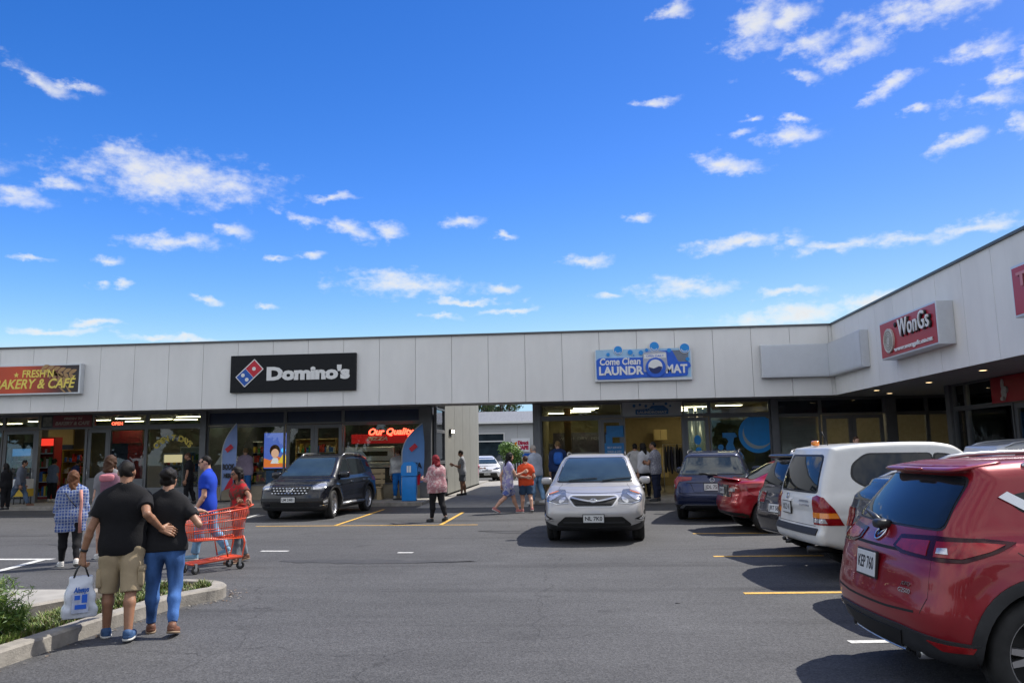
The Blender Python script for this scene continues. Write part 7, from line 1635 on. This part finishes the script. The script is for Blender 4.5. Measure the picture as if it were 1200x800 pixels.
man2 = Person('man in a royal blue T-shirt and light jeans standing beside the trolley', 241, 654, 533.5, -100, sex='m', fat=1.05, skin='light', top=('tee', cloth('royal', (.012, .05, .42), .1)), hem=.075, bottom=('trousers', jeanl), shoe=(pbr('shoe_lightblue', (.16, .30, .42), .7, vary=.1), M_SHOE_SOLE), hair=('crop', 'black'), legL=(14, 6, 3), legR=(-12, 22, 3), armL=((-.22, .02, -1), (-.12, .50, -.9)), armR=((.15, .1, -1), (.05, .6, -.8)), glasses=True, hpitch=6, neckr=.044, curlL=.9)
b = MB(); b.tube([man2.arm['L'][2]*1.0-nrm(man2.arm['L'][2]-man2.arm['L'][1])*.05, man2.arm['L'][2]-nrm(man2.arm['L'][2]-man2.arm['L'][1])*.025], [.033, .031], 16); b.build('wrist_watch', M_WLET, man2.root, True)
wt = Person('woman with long dark hair in a brown and red top pushing the trolley', 278, 659, 547, -132, sex='f', skin='tan', top=('tee', pattern('brown_red', (.13, .05, .04), (.36, .015, .02), (.10, .05, .035), 'noise', 9.)), hem=.04, bottom=('slim', jeang), shoe=S_TAN, hair=('long', 'black'), legL=(10, 4, 2), legR=(-8, 14, 2), armL=dict(w=tw((-.2, -.52, 1.03)), pole=(-.7, -.5, -.4)), armR=dict(w=tw((.2, -.52, 1.03)), pole=(.7, -.5, -.4)), curlL=1.2, curlR=1.2, hpitch=8, glasses=True, hyaw=-8)
p = Person('woman with bright red hair in a pink patterned blouse and black leggings', 512, 611, 533.5, -38, sex='f', fat=1.25, skin='light', top=('three', pattern('pink_print', (.50, .38, .38), (.34, .17, .19), (.46, .24, .26), 'noise', 14.)), hem=.09, bottom=('slim', blk), shoe=S_BLK, hair=('bob', 'red'), legL=(6, 3, 2), legR=(-9, 18, 2), armL=((-.25, .35, -.9), (.15, .95, .1)), armR=((.3, .35, -.8), (-.3, .9, .15)))
p = Person('young woman in a white top and blue print shorts striding to the right', 596, 601, 530, 68, sex='f', skin='light', top=('vest', pattern('white_print', (.48, .45, .50), (.26, .24, .42), None, 'noise', 10.)), hem=.08, bottom=('shorts', pattern('blue_print', (.09, .12, .32), (.32, .32, .42), None, 'noise', 14.)), shoe=S_RED, hair=('long', 'black'), legL=(28, 8, 2), legR=(-22, 26, 2), armR=((.15, .5, -.8), (0, .8, .3)), armL=((-.15, -.5, -.8), (0, .1, -1)))
p = Person('child in an orange T-shirt and navy shorts seen from behind', 617, 600, 534, -10, sex='c', fat=1.02, skin='light', top=('tee', cloth('orange', (.62, .075, .025), .1)), hem=.055, bottom=('shorts', cloth('slate', (.03, .06, .11))), shoe=S_RED, hair=('short', 'brown'), legL=(6, 3, 2), legR=(-10, 20, 3), armL=((-.35, -.45, -.8), (.8, -.35, -.1)), armR=((.3, -.3, -.9), (-.3, .5, -.6)))
p = Person('white haired older man in a pale shirt and jeans by the passage pillar', 629, 590, 521, -50, .05, sex='m', fat=1.1, skin='light', top=('tee', cloth('pale_blue', (.36, .40, .47))), hem=.06, bottom=('trousers', jeanl), shoe=S_WHITE, hair=('short', 'grey'), legL=(5, 3, 4), legR=(-8, 10, 4), armR=((.2, .2, -.9), (-.6, .7, .2)), armL=((-.2, .2, -.9), (.5, .8, .1)), lean=6)
p = Person('dark haired person in a grey T-shirt and grey shorts standing in the passage', 542, 580, 527.5, -95, .05, sex='f', fat=1.25, skin='tan', top=('tee', cloth('mid_grey', (.30, .31, .33))), hem=.07, bottom=('shorts', cloth('slate_grey', (.13, .14, .155))), shoe=S_BLK, hair=('short', 'black'), legL=(4, 3, 3), legR=(-5, 5, 3), armL=((-.15, .3, -.9), (.1, .9, .35)), armR=((.15, .3, -.9), (-.1, .9, .35)), hpitch=18)
p = Person('small child in pink far back in the passage', 557, 568, 539, 170, .05, sex='c', skin='tan', top=('tee', cloth('pink', (.55, .22, .30))), bottom=('shorts', cloth('pink_dark', (.35, .12, .18))), hair=('short', 'black'), armL=((-.6, .3, -.6), (-.7, .3, 0)), armR=((.5, .3, -.7), (.6, .4, 0)))
p = Person('person in a silver jacket and blue trousers leaning over beside the blue bin', 467, 584, 525, -12, ZF, sex='m', fat=1.15, skin='mid', top=('long', pbr('jacket_silver', (.40, .40, .39), .42, .25, vary=.35, scale=7, bump=.3)), jacket=True, hem=.04, bottom=('trousers', cloth('bright_blue', (.015, .15, .46))), shoe=S_WHITE, hair=('crop', 'brown'), lean=20, armR=((.3, .5, -.7), (.3, .8, -.3)))
# --- on the footpath by the laundry
p = Person('person wearing a bright blue backpack at the laundry window', 655, 584, 516.5, 0, ZF, sex='m', skin='light', top=('long', cloth('dark_blue', (.02, .04, .12))), jacket=True, bottom=('trousers', navy), hair=('crop', 'blond'), legL=(5, 3, 3))
b = MB(); superq(b, p.tp(0, -.12, .17), (.16, .09, .21), .6, .6); b.build('backpack', pbr('pack_blue', (.015, .12, .50), .7, vary=.2, scale=8, bump=.3), p.root, True)
p = Person('man in a grey patterned shirt and navy trousers with folded arms', 770, 587, 517.5, -62, ZF, sex='m', fat=1.18, skin='tan', top=('tee', pattern('grey_print', (.30, .30, .32), (.15, .15, .18), None, 'noise', 30.)), hem=.07, bottom=('trousers', navy), shoe=S_BLK, hair=('crop', 'black'), armL=((-.2, .4, -.8), (.75, .6, .1)), armR=((.2, .4, -.8), (-.75, .6, .15)))
p = Person('woman with long black hair in a white top, queuing at the laundry door', 757, 585, 519, -30, ZF, sex='f', skin='mid', top=('three', wht), hem=.06, bottom=('slim', blk), hair=('long', 'black'))
p = Person('person in a white shirt with a dark bag at the front of the laundry queue', 746, 584, 519.5, 15, ZF, sex='m', skin='tan', top=('tee', cloth('off_white', (.42, .41, .40))), bottom=('trousers', cloth('brown_grey', (.07, .06, .055))), hair=('short', 'black')); b = MB(); superq(b, p.tp(-.13, -.02, .08), (.06, .13, .14), .6, .6); bb = b.build('shoulder_bag', M_TRIM, p.root, True); strap(p, [p.tp(-.13, -.05, .13), p.tp(-.09, -.09, .27), p.tp(-.05, .0, .30)], .012, M_TRIM)
p = Person('man in a blue cap-like hairline far off, only his head above the white wagon', 1008, 590, 512.5, 180, ZF, sex='m', skin='light', top=('tee', cloth('royal2', (.02, .08, .42))), bottom=('trousers', navy), hair=('crop', 'brown'), H=1.84); p.root['label'] = 'man in bright blue whose head shows above the white wagon roof'
# --- by the bakery and the pizza shop
p = Person('person all in black with a shoulder bag by the cake cabinet window', 220, 591, 530.5, -100, ZF, sex='m', fat=1.05, skin='tan', top=('tee', blk), hem=.06, bottom=('trousers', blk), shoe=S_BLK, hair=('crop', 'brown'), legL=(6, 3, 3), legR=(-8, 10, 3)); b = MB(); superq(b, p.tp(.15, -.03, -.02), (.06, .15, .12), .6, .6); b.build('shoulder_bag', M_TRIM, p.root, True)
p = Person('person in a lilac top and blue jeans beside the pale feather flag', 286, 586, 524.5, -15, ZF, sex='f', fat=1.05, skin='light', top=('three', cloth('lilac', (.36, .29, .38))), hem=.05, bottom=('trousers', denim('mid', (.04, .16, .42), 1.8)), hair=('crop', 'blond'), armL=((-.3, .3, -.8), (.3, .8, .2)))
p = Person('hunched person in a pale pink top next to the feather flag', 270, 585, 530.5, 30, ZF, sex='f', fat=1.1, skin='tan', top=('three', cloth('pale_pink', (.40, .33, .34))), hem=.07, bottom=('trousers', blk), hair=('short', 'black'), lean=14)
p = Person('person in black walking out of the photo past the bakery', 5, 597, 543, -80, ZF, sex='f', skin='tan', top=('long', blk), hem=.12, bottom=('trousers', blk), hair=('long', 'black'), shoe=S_BLK)
p = Person('person in a grey jacket and jeans striding past the bakery table', 21, 593, 538.5, 78, ZF, sex='m', skin='tan', top=('long', cloth('grey_blue', (.13, .145, .18))), jacket=True, hem=.10, bottom=('trousers', denim('dusk', (.06, .09, .14), 1.8)), shoe=S_TAN, hair=('short', 'black'), legL=(24, 6, 3), legR=(-24, 22, 3), lean=8)
p = Person('person in a grey and blue vest top at the open bakery door', 60, 587, 537.5, 15, ZF, sex='f', fat=1.08, skin='tan', top=('tee', cloth('slate_blue', (.11, .14, .19))), hem=.09, bottom=('trousers', blk), hair=('bun', 'black'), shoe=S_WHITE)
p = Person('person in a navy top bending at the right of the bakery door', 84, 587, 538, 40, ZF, sex='m', skin='tan', top=('tee', cloth('deep_navy', (.02, .03, .09))), bottom=('trousers', blk), hair=('short', 'black'), lean=12)
# ================================================================ vehicles in place
silver_crossover((.42, 16.75, 0), R(-93.5))
black_suv((-7.35, 22.6, 0), R(-95))
red_suv((4.36, 6.28, 0), R(3))
white_wagon((4.83, 11.4, 0), R(5)).root.scale = (.94, .94, .94)
charcoal_hatch((5.08, 13.6, 0), R(14))
red_saloon((5.3, 17.3, 0), R(5))
blue_suv((3.62, 20.9, 0), R(77))
passage_hatch((onY(567, 560, 47.5).x, 47.5, 0.012), R(-78))
simple_suv((6.7, 21.6, 0), R(60), 'estate_car', 'pale blue and white estate car mostly hidden behind the navy SUV', paint('pale', (.42, .46, .58), .3), L=4.3, H=1.62)
simple_suv((4.95, 8.8, 0), R(3), 'hatchback_car', 'dark blue car almost hidden between the white wagon and the red SUV', paint('midnight', (.01, .02, .05), .4), L=3.9, H=1.42)
simple_suv((8.6, 14.35, 0), R(0), 'sport_utility_car', 'silver grey SUV whose roof shows to the right of the white wagon', paint('grey', (.60, .61, .61), .2), L=3.9, H=1.74)
# ================================================================ light, air, camera
SUN = Vector((.62, .47, 1.0)).normalized(); EL = math.asin(SUN.z)
l = bpy.data.lights.new('sun', 'SUN'); l.energy = 3.6; l.angle = R(.53); l.color = (1, .95, .87); o = bpy.data.objects.new('sun', l); COL.objects.link(o); o.rotation_euler = (-SUN).to_track_quat('-Z', 'Y').to_euler()
W = bpy.data.worlds.new('World'); S.world = W; W.use_nodes = True; nt = W.node_tree; L = nt.links.new; bg = nt.nodes['Background']
sky = nd(nt, 'ShaderNodeTexSky', sky_type='NISHITA'); sky.sun_disc = False; sky.sun_elevation = EL; sky.sun_rotation = math.atan2(SUN.x, SUN.y); sky.air_density = 1.0; sky.dust_density = .25; sky.ozone_density = 2.2; sky.altitude = 0
tc = nd(nt, 'ShaderNodeTexCoord'); sx = nd(nt, 'ShaderNodeSeparateXYZ'); L(tc.outputs['Generated'], sx.inputs[0])
def math_(op, a, b_=None, c=None):
    n = nd(nt, 'ShaderNodeMath', operation=op)
    for i, v in enumerate((a, b_, c)):
        if v is None: continue
        if isinstance(v, (int, float)): n.inputs[i].default_value = v
        else: L(v, n.inputs[i])
    return n.outputs[0]
az = math_('ARCTAN2', sx.outputs[0], sx.outputs[1]); el = math_('ARCSINE', sx.outputs[2]); uv = nd(nt, 'ShaderNodeCombineXYZ'); L(az, uv.inputs[0]); L(el, uv.inputs[1])
# ragged edges: displace the lookup
n1 = nd(nt, 'ShaderNodeTexNoise'); n1.inputs['Scale'].default_value = 26; n1.inputs['Detail'].default_value = 9; n1.inputs['Roughness'].default_value = .6
mpn = nd(nt, 'ShaderNodeMapping'); mpn.inputs['Scale'].default_value = (1, 1.65, 1); L(uv.outputs[0], mpn.inputs[0]); L(mpn.outputs[0], n1.inputs['Vector'])
CL = [(200, 210, 128, 36), (165, 196, 66, 30), (225, 215, 70, 24), (262, 223, 64, 18), (20, 228, 42, 14), (75, 215, 22, 10), (40, 90, 46, 12, -18), (90, 103, 30, 7), (205, 285, 56, 12), (279, 272, 22, 11), (123, 304, 22, 7), (355, 255, 36, 9, -14), (405, 270, 40, 11, -14), (456, 274, 22, 11), (390, 231, 36, 6), (480, 333, 102, 14), (582, 337, 25, 7), (112, 333, 12, 6), (141, 331, 17, 6), (545, 259, 28, 8), (593, 278, 15, 6), (685, 305, 40, 8), (805, 336, 70, 13), (714, 347, 20, 5), (862, 158, 26, 8), (932, 158, 42, 14), (855, 191, 52, 11, -10), (888, 30, 46, 34, 30), (930, 20, 40, 16), (1000, 62, 44, 24), (950, 52, 40, 16), (1090, 10, 100, 22), (1055, 28, 40, 14), (1150, 54, 46, 16), (1045, 104, 40, 11, 16), (1155, 118, 48, 13), (1192, 146, 18, 22), (1128, 166, 30, 12, 12), (870, 283, 64, 13), (925, 282, 30, 12), (990, 287, 62, 9), (1070, 281, 58, 10), (1155, 262, 50, 10), (925, 342, 48, 6), (940, 368, 130, 14), (1010, 352, 60, 8), (205, 397, 75, 5), (245, 352, 18, 5), (310, 355, 16, 4), (110, 378, 30, 5), (515, 371, 36, 4), (940, 90, 26, 9, -15), (1072, 130, 18, 7), (770, 121, 28, 7), (322, 302, 22, 5), (366, 299, 14, 7), (790, 14, 26, 10), (745, 255, 16, 7), (45, 300, 24, 5), (550, 352, 60, 4), (600, 362, 40, 4), (60, 385, 60, 5), (880, 140, 14, 6), (930, 135, 20, 6), (1185, 90, 25, 10), (1230, 60, 60, 30), (-40, 190, 60, 16)]
wa = nd(nt, 'ShaderNodeTexNoise'); wa.inputs['Scale'].default_value = 13; wa.inputs['Detail'].default_value = 7; wa.inputs['Roughness'].default_value = .62; L(mpn.outputs[0], wa.inputs['Vector'])
ws1 = nd(nt, 'ShaderNodeVectorMath', operation='SUBTRACT'); L(wa.outputs['Color'], ws1.inputs[0]); ws1.inputs[1].default_value = (.5, .5, .5)
ws2 = nd(nt, 'ShaderNodeVectorMath', operation='MULTIPLY_ADD'); L(ws1.outputs[0], ws2.inputs[0]); ws2.inputs[1].default_value = (.075, .045, 0); L(uv.outputs[0], ws2.inputs[2]); wuv = ws2
field = None
K = F_PX
for c in CL:
    d = ray(c[0], c[1]).normalized(); a0 = math.atan2(d.x, d.y); e0 = math.asin(d.z); cs = math.cos(e0)
    dist = math.hypot(F_PX, math.hypot(c[0]-600, c[1]-400)); sa = c[2]/dist/max(cs, .3); se = c[3]/dist
    m = nd(nt, 'ShaderNodeMapping', vector_type='TEXTURE'); m.inputs['Location'].default_value = (a0, e0, 0); m.inputs['Rotation'].default_value = (0, 0, R(c[4]) if len(c) > 4 else 0); m.inputs['Scale'].default_value = (sa, se, 1); L(wuv.outputs[0], m.inputs[0])
    ln = nd(nt, 'ShaderNodeVectorMath', operation='LENGTH'); L(m.outputs[0], ln.inputs[0])
    field = ln.outputs['Value'] if field is None else math_('MINIMUM', field, ln.outputs['Value'])
blob = math_('SUBTRACT', 1.0, field); blob = math_('MAXIMUM', blob, -.9)
# bright cloud bank added in the unseen sky away from the shops, lighting the facades
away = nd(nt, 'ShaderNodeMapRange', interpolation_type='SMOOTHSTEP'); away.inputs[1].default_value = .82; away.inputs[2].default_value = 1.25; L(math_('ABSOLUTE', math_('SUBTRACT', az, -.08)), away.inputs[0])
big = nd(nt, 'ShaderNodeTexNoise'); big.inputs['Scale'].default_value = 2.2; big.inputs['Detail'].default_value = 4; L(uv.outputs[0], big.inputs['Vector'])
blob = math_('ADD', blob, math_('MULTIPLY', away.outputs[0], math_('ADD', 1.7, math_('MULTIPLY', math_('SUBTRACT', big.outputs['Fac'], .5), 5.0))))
n2 = nd(nt, 'ShaderNodeTexNoise'); n2.inputs['Scale'].default_value = 60; n2.inputs['Detail'].default_value = 6; n2.inputs['Roughness'].default_value = .6; L(mpn.outputs[0], n2.inputs['Vector'])
dens = math_('ADD', math_('MULTIPLY', blob, 1.25), math_('ADD', math_('MULTIPLY', math_('SUBTRACT', n1.outputs['Fac'], .5), 2.7), math_('MULTIPLY', math_('SUBTRACT', n2.outputs['Fac'], .5), 1.5)))
ms = nd(nt, 'ShaderNodeMapRange', interpolation_type='SMOOTHSTEP'); ms.inputs[1].default_value = -.14; ms.inputs[2].default_value = 1.65; L(dens, ms.inputs[0])
K0 = .12*2**.5; KX = SKY_STR*2**EXPO     # deepen the clear blue with a curve on the sky's radiance
hz_ = nd(nt, 'ShaderNodeHueSaturation'); hz_.inputs['Saturation'].default_value = 1.2; L(sky.outputs[0], hz_.inputs['Color'])
pre = nd(nt, 'ShaderNodeVectorMath', operation='MULTIPLY'); L(hz_.outputs[0], pre.inputs[0]); pre.inputs[1].default_value = (K0*1.0, K0*.93, K0*1.05)
sp3 = nd(nt, 'ShaderNodeSeparateXYZ'); L(pre.outputs[0], sp3.inputs[0]); cb = nd(nt, 'ShaderNodeCombineXYZ')
azf = math_('MINIMUM', math_('MAXIMUM', math_('SUBTRACT', 1.05, math_('MULTIPLY', az, .40)), .85), 1.3)
for i_, (g_, a_, mx_) in enumerate(SKY_CURVE): L(math_('MULTIPLY', math_('MINIMUM', math_('MULTIPLY', math_('MULTIPLY', math_('POWER', sp3.outputs[i_], g_), a_), azf), mx_), 1/KX), cb.inputs[i_])
tint = cb
# clouds: sunlit white, a little greyer where thick and low
sh = nd(nt, 'ShaderNodeMapRange'); sh.inputs[1].default_value = .45; sh.inputs[2].default_value = 1.5; sh.inputs[3].default_value = 1.0; sh.inputs[4].default_value = .86; L(dens, sh.inputs[0])
cc = nd(nt, 'ShaderNodeVectorMath', operation='SCALE'); cc.inputs[0].default_value = CLOUD; L(math_('MULTIPLY', sh.outputs[0], math_('ADD', 1.0, math_('MULTIPLY', away.outputs[0], ADDED_BANK))), cc.inputs['Scale'])
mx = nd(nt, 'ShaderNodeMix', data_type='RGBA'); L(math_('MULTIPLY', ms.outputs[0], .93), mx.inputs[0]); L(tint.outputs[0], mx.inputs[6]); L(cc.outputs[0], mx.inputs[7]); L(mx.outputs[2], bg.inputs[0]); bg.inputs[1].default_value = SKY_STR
W.cycles.sampling_method = 'MANUAL'; W.cycles.sample_map_resolution = 512
cam = bpy.data.cameras.new('camera'); co = bpy.data.objects.new('camera', cam); COL.objects.link(co); cam.sensor_width = 36; cam.lens = F_PX/1200*36; cam.clip_end = 2000; cam.clip_start = .05
Mx = Matrix(((CR.x, CU.x, -CF.x, 0), (CR.y, CU.y, -CF.y, 0), (CR.z, CU.z, -CF.z, CAM_H), (0, 0, 0, 1))); co.matrix_world = Mx; S.camera = co
S.view_settings.view_transform = 'Standard'; S.view_settings.look = 'None'; S.view_settings.gamma = 1; S.view_settings.use_curve_mapping = False; S.view_settings.exposure = EXPO
S.render.engine = 'CYCLES'; S.cycles.use_denoising = True; S.cycles.max_bounces = 8; S.cycles.transparent_max_bounces = 12; S.cycles.glossy_bounces = 4; S.cycles.diffuse_bounces = 3; S.cycles.caustics_reflective = False; S.cycles.caustics_refractive = False; S.cycles.sample_clamp_indirect = 6
